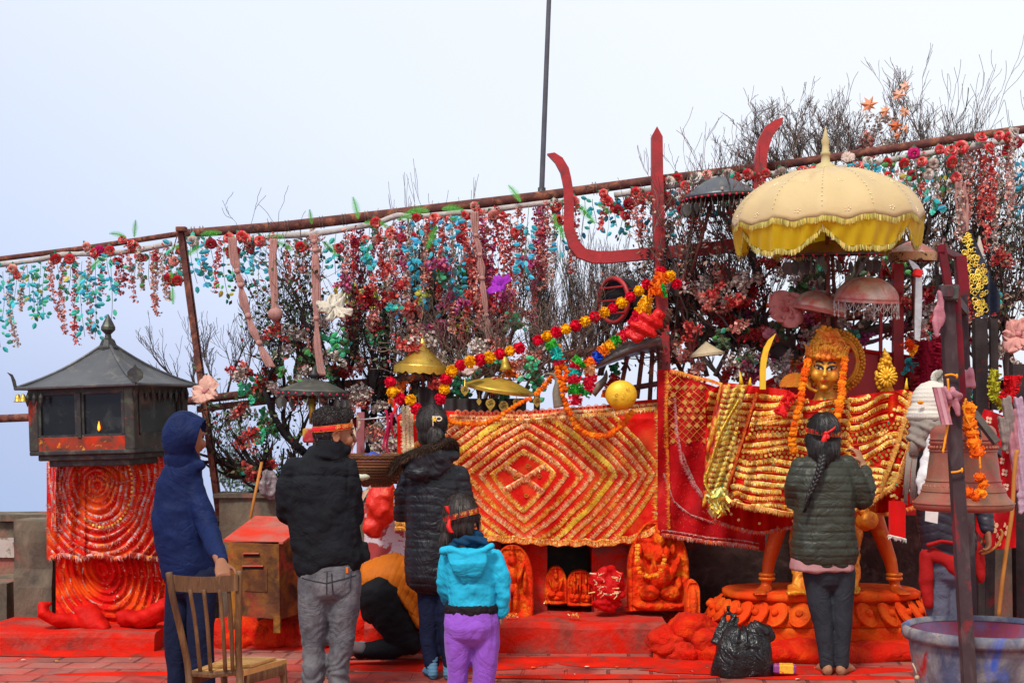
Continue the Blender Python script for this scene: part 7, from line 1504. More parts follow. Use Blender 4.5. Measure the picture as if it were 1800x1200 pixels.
while x < 1805:
    if x < 300: ks = 'ttprcgrtpcb'
    elif x < 440: ks = 'btprcbg'
    elif x < 600: ks = 'pcgtbp'
    elif x < 960: ks = 'btbrmprcbmrp'
    elif x < 1330: ks = 'btbprcbpt'
    elif x < 1560: ks = 'tbgr'
    else: ks = 'tpbrcprgc'
    k = random.choice(ks); L = clen(x)*rnd(.45,1.1)*(1 if k not in 'tbg' else .85); 
    if 440 < x < 600 and random.random() < .45: x += 14; continue
    y0 = topPy(x)+10+rnd(-2,14); Y = topY(x)-.08+rnd(-.1,.06); kind, what = KN[k]
    o = strand(kind, x, y0, L, Y, rnd(-.25,.25) if x > 430 else rnd(-.2,.35), 1.15 if 620 < x < 960 else 1.0); zoned(o, x, what, 'vine' if kind[1] == 'leaf' else 'flower strand', 'artificial vines hanging from the top pipe'); x += rnd(6,14) if (x < 300 or 600 < x < 960) else rnd(9,18)
# sprays in the shrubs
def spray(px, py, Y, r, kind, n=26):
    pal, typ = kind; c = P(px, py, Y); t = thing('leaf_spray' if typ == 'leaf' else 'blossom_cluster', None, None, c); mb = MB(); rr = r*Y/F
    st = MB(); ends = []
    for _ in range(5):
        e = c+Vector((rnd(-1,1), rnd(-.6,.4), rnd(-1,.8)))*rr; ends.append(e); st.tube([c+Vector((0,0,rr*.6)), c.lerp(e,.5)+Vector((0,0,.01)), e], .0022, 4, (.14,.13,.08))
    for _ in range(n*(1 if typ == 'leaf' else 3)):
        p = c.lerp(random.choice(ends), rnd(.1,1))+Vector((rnd(-1,1), rnd(-1,1), rnd(-1,1)))*rr*.22
        if typ == 'leaf': d = Vector((rnd(-1,1), rnd(-.7,.7), rnd(-1,.6))).normalized(); sz = rnd(.036,.060); leaf2(mb, p, d*sz, Vector((0,-1,.2)).cross(d)*sz*.36, jit(random.choice(pal), .25))
        else:
            cc = random.choice(pal)
            for k in range(2): a = Vector((rnd(-1,1), rnd(-1,1), rnd(-1,1))).normalized()*rnd(.018,.032); b = a.orthogonal().normalized(); b.rotate(Matrix.Rotation(rnd(0,3.1), 3, a)); b *= a.length*.55; mb.face([p, p+a*.6+b, p+a, p+a*.6-b], jit(cc, .25))
    st.build('stems', m_twig, t); mb.build('leaves' if typ == 'leaf' else 'blossoms', m_leafm, t); return t
SN = {'g':((GRN+DG, 'leaf'), 'dark green leaf spray'), 'G':(([(.03,.34,.14),(.04,.40,.20)], 'leaf'), 'bright green leaf spray'), 't':((TEAL, 'leaf'), 'teal leaf spray'), 'y':(([(.55,.50,.05),(.40,.45,.06)], 'leaf'), 'yellow green leaf spray'), 'r':((REDB, 'bloom'), 'red blossom cluster'), 'p':((PNK, 'bloom'), 'dusty pink blossom cluster'), 'c':((CRM, 'bloom'), 'dirty white blossom cluster'), 'm':((MAG, 'bloom'), 'purple magenta blossom cluster'), 'o':(([(.75,.14,.01),(.80,.22,.02)], 'bloom'), 'bright orange blossom cluster'), 'R':(([(.30,.008,.015),(.22,.006,.01)], 'bloom'), 'deep crimson blossom cluster')}
REG = [('low tree by the leaning post', 395,480,650,830,10.45,'rrGgrcgr',20), ('branches around the onion parasol', 480,680,560,700,10.4,'rgcpGrcgpR',30), ('shrub under the middle pipe', 600,930,450,600,10.35,'mrpcrmgRtpyr',46), ('brush over the gilt parasols', 690,960,590,690,10.0,'cpogcGrpc',26),
       ('tangle by the trident shaft', 1185,1330,480,680,9.95,'RrcpRcrgp',34), ('old tree beside the goddess', 1290,1420,500,670,9.95,'rRpcmgo',22), ('branches under the yellow umbrella', 1330,1620,460,600,10.0,'RcprgRcm',30), ('shrub behind the bell frame', 1590,1800,440,720,9.9,'rRpcRrpgct',40), ('twigs above the right pipe', 1500,1600,190,270,10.4,'cpc',4), ('tangle beside the black shirt', 600,700,680,800,10.2,'RcpRc',14)]
for zn, x0, x1, y0, y1, Y, ks, n in REG:
    for i in range(n):
        px = rnd(x0, x1); k = random.choice(ks); o = spray(px, rnd(y0, y1), Y+rnd(-.12,.2), rnd(16,30), SN[k][0]); PENDING.append((o, px, SN[k][1], 'leaves' if SN[k][0][1] == 'leaf' else 'blossoms', 'flower sprays in the '+zn, 'in the '+zn))
# roses on the pipe
def rose_mesh(cols, r=.045):
    mb = MB()
    for ring_ in range(4):
        n = 3+ring_*2; rr = r*(.22+.26*ring_)
        for k in range(n):
            a0 = 2*math.pi*k/n+ring_*.7; w_ = 2*math.pi/n*.72; rows = []
            for j in range(4):
                v = j/3; rad = rr*(.45+.62*v**1.4); z = r*(.35-.26*ring_*.55)+r*.6*v*(1-.2*ring_)-.25*r*ring_*v*v*.5; rows.append([Vector((rad*math.cos(a0+u*w_*(1-.15*v)), rad*math.sin(a0+u*w_*(1-.15*v)), z+rnd(-.002,.002)*v-.004*abs(u))) for u in (-1,-.33,.33,1)])
            mb.grid(rows, jit(random.choice(cols), .18))
    for k in range(3): a0 = k*2.1; leaf2(mb, Vector((0,0,0)), Vector((math.cos(a0), math.sin(a0), -.2))*r*1.5, Vector((-math.sin(a0), math.cos(a0), 0))*r*.5, jit((.03,.16,.07), .2))
    return mb
RC = {'red':(REDB+[(.66,.01,.03)], 'red rose'), 'cream':(CRM, 'faded cream rose'), 'pink':(PNK, 'pink rose'), 'dark':([(.32,.01,.02),(.40,.015,.03)], 'dark red rose'), 'magenta':([(.60,.01,.16)], 'magenta rose')}
protos = {}
def rose(kind, px, py, Y, sc=1):
    if kind not in protos: o = protos[kind] = rose_mesh(RC[kind][0]).build('artificial_rose', m_leafm, None, True, origin=(0,0,0))
    else: o = protos[kind].copy(); COL.objects.link(o)
    o.location = P(px, py, Y); o.rotation_euler = (R(90)+rnd(-.7,.7), rnd(-.6,.6), rnd(-.7,.7)); o.scale = (sc,)*3; zoned(o, px, RC[kind][1], 'rose', 'artificial roses on the top pipe')
for x, dy, k in ((20,12,'pink'),(30,24,'red'),(100,6,'red'),(122,8,'red'),(153,-10,'pink'),(165,2,'red'),(175,0,'magenta'),(195,4,'red'),(205,22,'dark'),(215,-14,'red'),(228,-6,'red'),(234,2,'red'),(242,20,'red'),(250,24,'dark'),(272,26,'dark'),(305,38,'pink'),(300,70,'red'),(312,74,'red'),(318,20,'red'),(340,8,'cream'),(372,14,'dark'),(402,4,'red'),(405,28,'dark'),(416,30,'dark'),(424,4,'red'),(432,10,'red'),(437,26,'red'),(455,14,'red'),(530,32,'red'),(597,40,'dark'),(622,36,'dark'),(641,30,'red'),(660,4,'red'),(662,34,'cream'),(690,26,'red'),(707,36,'red'),(728,38,'red'),(733,4,'red'),(754,22,'red'),(762,8,'red'),(812,28,'red'),(818,10,'red'),(832,-4,'pink'),(840,6,'red'),(811,50,'dark'),(868,16,'pink'),(880,18,'red'),(905,50,'red'),(975,6,'cream'),(979,14,'red'),(1007,8,'red'),(986,40,'dark'),(982,38,'red'),(1060,2,'red'),(1064,12,'red'),(1067,18,'red'),(1080,30,'red'),(1085,36,'dark'),(1100,46,'dark'),(1118,10,'red'),(1125,22,'red'),(1134,18,'red'),(1105,28,'dark'),(1145,20,'red'),(1160,-4,'red'),(1175,-2,'cream'),(1190,-6,'red'),(1207,8,'red'),(1172,24,'red'),(1200,30,'red'),(1176,34,'dark'),(1220,-6,'cream'),(1240,-8,'pink'),(1200,50,'dark'),(1280,-2,'cream'),(1296,4,'red'),(1312,2,'red'),(1330,10,'red'),(1345,4,'red'),(1372,8,'cream'),(1410,10,'red'),(1428,14,'red'),(1508,12,'red'),(1524,6,'cream'),(1540,18,'cream'),(1558,16,'red'),(1590,22,'red'),(1562,40,'red'),(1606,6,'magenta'),(1620,22,'red'),(1650,6,'red'),(1672,10,'red'),(1676,32,'red'),(1690,8,'red'),(1640,30,'cream'),(1724,-6,'red'),(1740,16,'red'),(1755,-4,'red'),(1774,2,'red'),(1785,-6,'cream'),(1680,60,'red'),(1788,14,'dark'),(1770,24,'dark'),(1602,44,'dark'),(1630,46,'cream')):
    rose(k, x+rnd(-2,2), topPy(x)+dy+8, topY(x)-.13+rnd(-.04,.02), rnd(.7,1.05))
# fern leaves
def fern(px, py, Y, ang, L):
    mb = MB(); s = Y/F; pts = []; d = Vector((math.cos(ang), rnd(-.2,.2), math.sin(ang))); p = P(px, py, Y); n = 12
    for i in range(n+1): pts.append(p); d = (d+Vector((0,0,-.05))).normalized(); p = p+d*L*s/n
    for i in range(n):
        a, b = pts[i], pts[i+1]; w_ = L*s*.19*math.sin(math.pi*(.12+.88*i/n))+.004; nrm = (b-a).cross(Vector((0,1,0))).normalized()
        for sg in (1,-1):
            for hh in (0, .5): mb.face([a.lerp(b, hh), a.lerp(b, hh+.42), a.lerp(b, hh+.3)+nrm*w_*sg+(b-a)*.7+Vector((0,rnd(-.006,.006),0))], jit((.07,.40,.04), .25))
        mb.tube([a, b], .002, 4, (.06,.28,.04))
    o = mb.build('fern_frond', m_leafm); zoned(o, px, 'bright green plastic fern frond', 'fern', 'plastic fern fronds on the top pipe')
for px, dy, a, L in ((222,-8,150,30),(236,-6,85,30),(190,20,200,36),(150,38,250,40),(325,18,190,30),(362,8,30,30),(356,24,200,34),(378,2,170,26),(412,10,250,34),(470,14,10,30),(484,26,-10,34),(548,2,95,26),(566,34,-30,38),(630,2,100,40),(640,10,10,44),(716,0,20,40),(740,6,175,44),(768,30,240,44),(790,20,10,30),(776,2,15,40),(915,6,115,38),(985,14,20,26),(1010,22,-30,50),(972,34,-60,50),(1050,28,-20,30),(300,62,-70,30),(303,92,-85,30)):
    fern(px, topPy(px)+dy, topY(px)-.15, R(a), L)
cnt = {}
for tup in sorted(PENDING, key=lambda q: q[1]):
    o, px, what, cat, group = tup[:5]; z = tup[5] if len(tup) > 5 else next(zn for lim, zn in ZONES if px < lim); key = (what, z); n = cnt.get(key, 0); cnt[key] = n+1; tag(o, '%s %s, %s from left' % (what, z, ORD[min(n, len(ORD)-1)]) , cat, group)
# ------------------------------------------------------------------ knotted ribbons
m_rib = M('faded_pink_sheer_cloth', (.42,.22,.19), .85, var=.2, vs=8, bump=.006, bs=40, stretch=(3,1,.5))
def ribbon(label, path, w_, knots=(), Y=10.2, ball=None):
    mb = MB(); pts = smoothpath([P(x, y, Y) for x, y in path], 8); n = len(pts); rad = []
    for i in range(n):
        k = 1.0
        for kn_ in knots: k = min(k, .45+2.2*abs(i/n-kn_)*3)
        rad.append((w_*k*(1+.15*noise.noise(Vector((i*.4, w_*99, 0)))), w_*.4*k))
    for j in range(5):
        o_ = (j-2)*.42; ph = rnd(0,6)
        mb.tube([p+Vector((rad[i][0]*o_*(1+.2*math.sin(i*.3+ph)), .004*math.sin(i*.5+ph), 0)) for i, p in enumerate(pts)], [(r_[0]*.34, r_[0]*.5) for r_ in rad], 6, ref=(1,0,0))
    for kn_ in knots: mb.ball(pts[min(n-1, int(kn_*n))], (w_*.95, w_*.8, w_*.8), 10, bumpy=.12)
    o = mb.build('cloth_ribbon', m_rib, None, True); tag(o, label, 'ribbon', 'pink cloth ribbons hanging from the top pipe')
    if ball: 
        mb = MB(); mb.ball(P(ball[0], ball[1], Y), (.052,.05,.048), 14, bumpy=.1); mb.build('cloth_ball', m_rib, o, True)
ribbon('long knotted pink ribbon slanting down left of the straight ribbons', [(408,418),(412,450),(418,480),(424,505),(432,540),(444,580),(462,615),(476,645)], .028, (.28,.42,.62,.8))
ribbon('straight pink ribbon ending in a knotted cloth ball', [(481,420),(480,460),(481,500),(483,545)], .024, (), ball=(484,552))
ribbon('knotted pink ribbon hanging behind the white fabric flower', [(551,412),(554,440),(555,470),(556,520),(558,600),(566,660)], .026, (.12,.2,.7))
ribbon('knotted pink ribbon at the middle of the shrine above the purple flower', [(834,372),(836,410),(842,436),(846,470),(850,510),(856,560),(862,600)], .022, (.2,.4,.58,.8))
ribbon('pink ribbon hanging down the front of the trident shaft', [(1156,352),(1157,385),(1161,400),(1163,430),(1170,478)], .022, (.3,.36), 10.0)
ribbon('broad pale ribbon hanging at the right of the yellow umbrella', [(1688,320),(1690,350),(1692,380),(1696,420)], .036, (), 9.8)
# ------------------------------------------------------------------ big fabric flowers
def bigflower(label, px, py, Y, rpx, n, col, face=(0,-1,.3), rot0=0, layers=1, ctr=None, name='fabric_flower', wid=.45, curlk=.35):
    c = P(px, py, Y); r = rpx*Y/F; f = Vector(face).normalized(); u = f.orthogonal().normalized(); v = f.cross(u); t = thing(name, label, 'flower', c); mt = M('petal_%d_%d' % (px, py), col, .75, var=.12, vs=10, bump=.002, bs=30)
    for ly in range(layers):
        for k in range(n):
            a = rot0+2*math.pi*(k+.5*ly)/n+rnd(-.3,.3); rr = r*(1-.3*ly)*rnd(.65,1.15); d = u*math.cos(a)+v*math.sin(a); s = f.cross(d); mb = MB(); rows = []
            for i in range(8):
                q = i/7; w_ = rr*wid*math.sin(math.pi*min(.98, .1+q*.82))**.8; rows.append([c+d*rr*q+s*w_*j/3+f*(rr*curlk*math.sin(q*2.2)*(.7+.4*ly)-.3*w_*(j/3)**2+.025*r/.15*math.sin(j*1.7+k*2+q*5)) for j in range(-3,4)])
            mb.grid(rows); mb.build('petal', mt, t, True, solid=.002)
    if ctr: mb = MB(); mb.ball(c+f*.02, (r*.16,)*3, 10, bumpy=.15); mb.build('flower_centre', M('centre_%d' % px, ctr, .8), t, True)
bigflower('large white fabric flower with long drooping petals in the branches', 584,545,9.95,40,7,(.62,.56,.46),(.35,-.8,.7),.4,1,None,wid=.27,curlk=.1)
bigflower('large purple paper flower below the middle of the top pipe', 880,503,9.95,26,5,(.30,.03,.38),(-.5,-.8,.5),.2,1,None,wid=.5,curlk=.6)
bigflower('crumpled dusty pink fabric flower beside the old tree trunk', 1382,545,9.6,34,7,(.58,.22,.19),(-.3,-1,.1),.3,2,(.45,.1,.1),wid=.6)
bigflower('cream and pink fabric flower tied on the leaning post by the shrine roof', 362,690,9.9,30,6,(.62,.36,.29),(-.4,-1,.5),.9,1,(.5,.2,.2),wid=.5)
bigflower('big salmon fabric flower at the right edge of the photo', 1790,588,9.3,36,7,(.62,.30,.26),(-.4,-1,.2),.2,1,(.5,.2,.2),wid=.5)
bigflower('beige paper leaf flower lying over the pompom garland', 824,645,9.75,22,4,(.50,.38,.33),(.1,-1,.5),.8,1,None,wid=.6)
bigflower('small faded pink flower beside the cone of the silver parasol', 1355,588,9.7,14,6,(.40,.14,.18),(0,-1,0),.2,1,(.3,.1,.1),wid=.5)
bigflower('striped cream paper bud above the umbrella on the top pipe', 1489,277,9.7,12,5,(.55,.42,.36),(0,-1,.5),.1,2,None,wid=.7)
def maple(label, px, py, Y, rpx, col, a0):
    c = P(px, py, Y); r = rpx*Y/F; mb = MB(); pts = []
    for k in range(14): rr = r*(1 if k % 2 == 0 else .48)*(1-.25*(k > 9)); a = a0+2*math.pi*k/14; pts.append(c+Vector((rr*math.cos(a), .01*math.sin(k*2), rr*math.sin(a))))
    for i in range(14): mb.face([c+Vector((0,-.012,0)), pts[i], pts[(i+1) % 14]], jit(col, .12))
    tag(mb.build('paper_leaf', m_leafm, solid=.002), label, 'leaf', 'orange paper leaves above the pipe')
for lab, *a in (('largest orange maple leaf above the pipe, leftmost of them', 1528,185,10.3,17,(.68,.26,.12),.3),('pale orange maple leaf, topmost of them', 1592,152,10.3,12,(.70,.36,.24),1),('pale orange maple leaf below the topmost one', 1580,168,10.3,14,(.70,.34,.22),.1),('orange maple leaf right below the middle of the bare treetop', 1556,196,10.3,12,(.68,.28,.15),.6),('pale orange maple leaf right of the copper one', 1590,196,10.3,12,(.70,.36,.22),2),('copper coloured crumpled paper leaf just above the pipe', 1575,222,10.3,14,(.50,.10,.02),.3),('small orange maple leaf above the finial side of the pipe', 1592,226,10.3,9,(.70,.34,.2),1.3),('pale brick coloured paper leaf hanging on the pipe under the copper one', 1578,238,10.25,9,(.55,.16,.06),.8)):
    maple(lab, *a)
# ------------------------------------------------------------------ wooden chair
m_chair = M('worn_varnished_wood', (.11,.05,.018), .5, var=.35, vs=7, bump=.003, bs=40, stretch=(4,4,.6), stain=[((.24,.13,.05),.40,6,.1),((.07,.03,.015),.38,9)])
ch = thing('wooden_chair', 'old brown slat backed wooden chair standing in front of the hooded youth', 'chair', (P(370,0,6.8).x, 6.85, 0))
Yc = 6.75; s_ = Yc/F
def cb(name, path, rad, n=8, ref=(1,0,0), sq=3): 
    mb = MB(); mb.tube(smoothpath([P(*a) for a in path], 4), (lambda k: [rad]*k)(4*(len(path)-1)+1), n, ref=ref, ends=.3, sq=sq); return mb.build(name, m_chair, ch, True)
cb('back_post', [(297,1006,Yc),(304,1050,Yc),(318,1110,Yc+.03),(330,1170,Yc+.06),(334,1240,Yc+.02),(330,1305,Yc)], (.017,.014)); cb('back_post', [(420,1004,Yc+.02),(420,1050,Yc+.02),(419,1110,Yc+.05),(420,1170,Yc+.08),(424,1240,Yc+.04),(424,1300,Yc+.03)], (.017,.014))
mb = MB(); rows = []
for i in range(17):
    t = i/16; x = 300+118*t; bow = .035*math.sin(math.pi*t); top = 1009+4*math.sin(math.pi*t); y2 = 1038+3*math.sin(math.pi*t)
    rows.append([P(x, top, Yc+bow-.008), P(x, y2, Yc+bow-.008), P(x, y2, Yc+bow+.010), P(x, top, Yc+bow+.010)])
i0 = mb.grid(rows, closev=True); mb.build('top_rail', m_chair, ch)
for x0, x1 in ((334,352),(358,370),(386,396),(402,409)): cb('back_slat', [(x0,1036,Yc+.02),((x0+x1)/2+1,1100,Yc+.035),(x1,1178,Yc+.06)], (.010,.006))
mb = MB(); mb.tube([P(328,1182,Yc+.06), P(372,1185,Yc+.07), P(420,1180,Yc+.08)], (.016,.010), 8, ref=(0,0,1), sq=3); mb.build('lower_rail', m_chair, ch)
m_seat = M('pale_raw_plywood', (.52,.27,.09), .65, var=.2, vs=8, stretch=(1,4,1), bump=.002, bs=40)
mb = MB(); zs = P(0,1178,Yc+.07).z; base = [Vector((P(330,0,Yc).x, Yc+.07, zs)), Vector((P(424,0,Yc).x, Yc+.09, zs)), Vector((P(424,0,Yc).x+.155, Yc+.40, zs)), Vector((P(330,0,Yc).x+.10, Yc+.44, zs))]
mb.prism(base, (0,0,-.028)); mb.build('seat', m_seat, ch)
mb = MB(); mb.prism([p+Vector((0,0,.0035)) for p in [base[0].lerp(base[2], .2), base[1].lerp(base[2], .15), base[2].lerp(base[0], .12), base[3].lerp(base[1], .15)]], (0,0,.012)); mb.build('seat_board', m_seat, ch)
for p in (base[2], base[3]): 
    mb = MB(); mb.tube([p+Vector((-.02,-.02,-.02)), Vector((p.x-.0, p.y+.01, .0))], [.019,.014], 8, ref=(1,0,0), sq=3); mb.build('front_leg', m_chair, ch)
for a, b in ((base[0],base[3]),(base[1],base[2]),(base[3],base[2])): mb = MB(); mb.tube([a+Vector((0,.02,-.05)), b+Vector((-.01,-.02,-.05))], (.026,.010), 8, ref=(0,0,1), sq=4); mb.build('seat_apron', m_chair, ch)
for a, b in ((base[0],base[3]),(base[1],base[2])): mb = MB(); mb.tube([Vector((a.x, a.y, .14)), Vector((b.x, b.y, .14))], .009, 8); mb.build('stretcher', m_chair, ch)
# ------------------------------------------------------------------ donation box
Yb = 9.25; sb = Yb/F
db = thing('donation_box', 'rusty brown metal donation box with a red dusted sloping lid and two slots', 'box', Vector((P(457,0,Yb).x, Yb+.2, .06)))
m_box = M('rusted_painted_steel', (.13,.05,.022), .6, var=.4, vs=5, bump=.003, bs=60, stain=[((.33,.14,.02),.47,4,.1),((.045,.022,.018),.42,6,.1),((.45,.05,.03),.33,3)])
m_lid = M('red_dusted_lid', (.42,.13,.10), .75, var=.2, stain=[((.60,.04,.02),.48,4,.1),((.20,.09,.05),.36,9)])
def bx(x, y): return P(x, y, Yb)
front = [bx(400,1072), bx(496,1084), bx(492,950), bx(398,950)]; dvec = Vector((.13,.42,0))
mb = MB(); A = [bx(402,1080), bx(492,1088), bx(490,952), bx(400,952)]; back = [p+dvec+Vector((0,0,0)) for p in A]; back[2] = back[2]+Vector((0,0,.12)); back[3] = back[3]+Vector((0,0,.12))
mb.face(A); mb.face([A[1], back[1], back[2], A[2]]); mb.face([back[0], A[0], A[3], back[3]]); mb.face(back[::-1]); mb.face([A[0], back[0], back[1], A[1]]); mb.build('body', m_box, db)
mb = MB(); L = [bx(392,948), bx(497,952), None, None]; L[2] = L[1]+dvec+Vector((.02,.02,.125)); L[3] = L[0]+dvec+Vector((.0,.02,.125)); mb.prism(L, (0,0,-.014)); mb.build('lid', m_lid, db)
for (xa, xb, y) in ((428,456,972),(426,463,994)): 
    mb = MB(); mb.box(bx((xa+xb)/2, y)-Vector((0,.010,0)), ((xb-xa)*sb,.02,.008), bev=.002); o = mb.build('slot_lip', MATS['red_dusted_lid'], db); mb = MB(); mb.box(bx((xa+xb)/2, y+4)-Vector((0,.002,0)), ((xb-xa)*sb,.008,.014)); mb.build('slot', m_black, o)
mb = MB(); q = [bx(430,995), bx(470,997), bx(470,1040), bx(430,1038)]; mb.prism([p-Vector((0,.005,0)) for p in q], (0,.008,0)); mb.build('hatch_panel', m_box, db)
for x, y, d in ((404,1085,0),(484,1092,0),(486,1090,1),(404,1083,1)): mb = MB(); p = bx(x, y)+dvec*d*.9; mb.box(p+Vector((.01,.02,-.02)), (.045,.045,.11), bev=.003); mb.build('leg', m_box, db)
mb = MB(); p = L[0].lerp(L[2], .72)+Vector((.07,0,.004)); mb.prism([p, p+Vector((.13,.02,.02)), p+Vector((.16,.10,.05)), p+Vector((.03,.07,.03))], (0,0,.008)); tag(mb.build('red_envelope', m_band), 'small folded red packet lying on the lid of the donation box', 'packet')
mb = MB(); mb.tube([P(438,922,9.9), P(446,880,9.95), P(460,812,10.0)], .011, 8); tag(mb.build('wooden_stick', M('orange_bamboo', (.42,.17,.04), .6, var=.2), None, True), 'thin orange bamboo stick leaning behind the donation box', 'stick')
mb = MB(); rock(mb, P(474,852,10.1), (.07,.05,.10), 77, 16, .4); o = blob('plastic_sack', mb, M('grey_plastic', (.20,.16,.17), .3, var=.3, bump=.01, bs=20, alpha=1), None, .008, 1, lambda co, no: .012*vnoise(co*40)); tag(o, 'crumpled grey plastic sack hanging in the branches left of the man in black', 'bag')
# ------------------------------------------------------------------ black bag, soap packet, bucket
m_bag = M('black_bin_plastic', (.012,.011,.012), .28, var=.3, bump=.004, bs=22, folds=.012, fs=9)
mb = MB(); Yb2 = 8.55; g = lambda x, y, dy=0: P(x, y, Yb2+dy)
mb.tube([g(1304,1184), g(1304,1168), g(1307,1145), g(1313,1125), g(1318,1112)], [(.182,.12),(.184,.13),(.168,.13),(.145,.11),(.12,.08)], 22, ref=(1,0,0), ends=.25, sq=2.6)
mb.tube([g(1262,1130,.03), g(1266,1105,.04), g(1272,1084,.05), g(1280,1068,.05), g(1290,1084,.05), g(1290,1105,.04)], [(.05,.026),(.034,.022),(.026,.020),(.022,.020),(.026,.020),(.05,.026)], 10, ref=(1,0,0), ends=.5)
mb.tube([g(1310,1112,.0), g(1330,1104,.0), g(1348,1108,0), g(1355,1122,0)], [(.04,.05),(.045,.05),(.04,.05),(.02,.03)], 12, ends=.6)
def bagd(co, no):
    x = co[:,0]-P(1306,0,Yb2).x; z = co[:,2]; a = np.arctan2(x, z-.42); return .016*(1-np.abs(vnoise(np.stack([a*5, co[:,1]*5, z*2.5], 1)))*2)+.004*(1-np.abs(vnoise(co*18))*2)-.008
o = blob('plastic_bag', mb, m_bag, None, .008, 1, bagd); tag(o, 'full black plastic carrier bag with a raised loop handle standing on the red ground', 'bag')
pk = thing('soap_packet', 'small purple and yellow packet lying on the ground right of the black bag', 'packet', P(1379,1180,8.5)); c = P(1379,1174,8.5); rr = ROTZ(R(-8))
mb = MB(); mb.box(c, (.135,.08,.05), rr, bev=.008); mb.build('wrapper', M('purple_wrapper', (.24,.05,.22), .3, var=.2, stain=[((.65,.40,.30),.38,30)]), pk)
mb = MB(); mb.box(c+Vector((.01,-.002,.001)), (.085,.086,.052), rr, bev=.004); mb.build('printed_panel', M('yellow_print', (.75,.42,.03), .4, stain=[((.65,.06,.03),.42,40,.02)]), pk)
m_tub = M('worn_blue_plastic', (.075,.085,.14), .6, var=.35, vs=6, bump=.003, bs=40, stain=[((.25,.23,.22),.50,5,.1),((.05,.10,.42),.37,4,.06),((.12,.09,.10),.42,9),((.38,.02,.02),.34,5,.04)])
m_tubin = M('stained_tub_inside', (.17,.10,.19), .6, var=.35, vs=6, stain=[((.34,.03,.03),.50,4,.1),((.06,.10,.38),.38,4)])
bk = thing('plastic_tub', 'large blue grey plastic tub with a thick rim, stained with red pigment, nearest the camera', 'tub', Vector((P(1733,0,6.72).x, 6.72, 0)))
zr = 1.56-(1104-730)*6.72/2500; cb_ = Vector((P(1733,0,6.72).x, 6.72, 0)); rt = .378
mb = MB(); mb.lathe([(rt*.74,.01),(rt*.76,.05),(rt*.93,zr-.07),(rt*.94,zr-.03),(rt*.955,zr-.005)], cb_, 64, wob=lambda th, i: 1+.006*math.sin(3*th)); mb.build('tub_wall', m_tub, bk, True)
mb = MB(); mb.lathe([(rt*.95,zr-.002),(rt*.90,zr-.08),(rt*.74,.05),(.01,.045)], cb_, 64); mb.build('tub_inside', m_tubin, bk, True)
mb = MB(); mb.lathe([(rt*.945,zr-.045),(rt*1.0,zr-.048),(rt*1.025,zr-.03),(rt*1.02,zr+.002),(rt*.98,zr+.012),(rt*.945,zr+.006),(rt*.93,zr-.012)], cb_, 72, wob=lambda th, i: 1+.008*math.sin(3*th+1)); mb.build('rim', m_tub, bk, True)
mb = MB(); a = P(1604,1165,6.55); mb.tube([a, P(1609,1175,6.53), P(1612,1186,6.53)], .004, 6); mb.ball(P(1612,1190,6.53), .012, 8); mb.build('string_tie', M('beige_cord', (.45,.33,.22), .9), bk, True)
# ------------------------------------------------------------------ bell and its frame
m_bell = M('aged_red_bronze', (.30,.125,.07), .5, .35, var=.25, vs=7, bump=.002, bs=60, stain=[((.36,.07,.05),.47,5,.12),((.16,.13,.08),.38,9)])
Yb3 = 6.75; cbell = P(1693,890,Yb3); s3 = Yb3/F
bl = thing('temple_bell', 'large reddish bronze temple bell hanging in the dark frame above the blue tub', 'bell', cbell)
pr = [(.01,148),(25,147),(48,142),(54,136),(56,128),(56,116),(58,114),(58,111),(56,109),(57,98),(57,92),(60,70),(62,52),(65,40),(70,34),(70,30),(74,20),(80,13),(85,8),(86,2),(83,-4),(78,-6)]
mb = MB(); mb.lathe([(a*s3, b*s3) for a, b in pr], cbell, 64); mb.lathe([(a*s3, b*s3) for a, b in [(78,-6),(66,10),(56,40),(50,90),(45,130),(.01,138)]], cbell, 48); mb.build('bell_body', m_bell, bl, True)
for zz, rr_, nn in ((104,57.5,44),(36,66.5,40)):
    mb = MB()
    for k in range(nn): th = 2*math.pi*k/nn; mb.ball(cbell+Vector((rr_*s3*math.cos(th), rr_*s3*math.sin(th), zz*s3)), (.008,.008,.010), 6)
    tag(mb.build('ornament_band', m_bell, bl, True), kind='stuff')
for zz, rr_ in ((118,57.5),(98,57.6),(46,64.2),(28,71.5),(7,86)): mb = MB(); mb.tube([cbell+Vector((rr_*s3*math.cos(t), rr_*s3*math.sin(t), zz*s3)) for t in [2*math.pi*k/64 for k in range(64)]], .0035, 6, close=True); mb.build('raised_ring', m_bell, bl, True)
for k in range(4): a = k*math.pi/2+.4; mb = MB(); mb.tube(smoothpath([cbell+Vector((.05*math.cos(a), .05*math.sin(a), 146*s3)), cbell+Vector((.065*math.cos(a), .065*math.sin(a), 165*s3)), cbell+Vector((.0,.0,178*s3))], 5), .014, 8); mb.build('crown_loop', m_bell, bl, True)
mb = MB(); mb.tube([cbell+Vector((0,0,100*s3)), cbell+Vector((0,0,-.01))], .012, 8); mb.ball(cbell+Vector((0,0,-.0)), .035, 12); mb.build('clapper', m_darkiron, bl, True)
m_frame = M('dark_painted_timber', (.055,.035,.038), .65, var=.3, vs=8, bump=.003, bs=40, stain=[((.30,.02,.025),.36,5,.05),((.10,.08,.08),.40,10)], stretch=(1,1,.5))
bf = thing('bell_frame', 'tall dark wooden bell frame with a post crossing before the bell', 'frame', P(1705,1349,6.3))
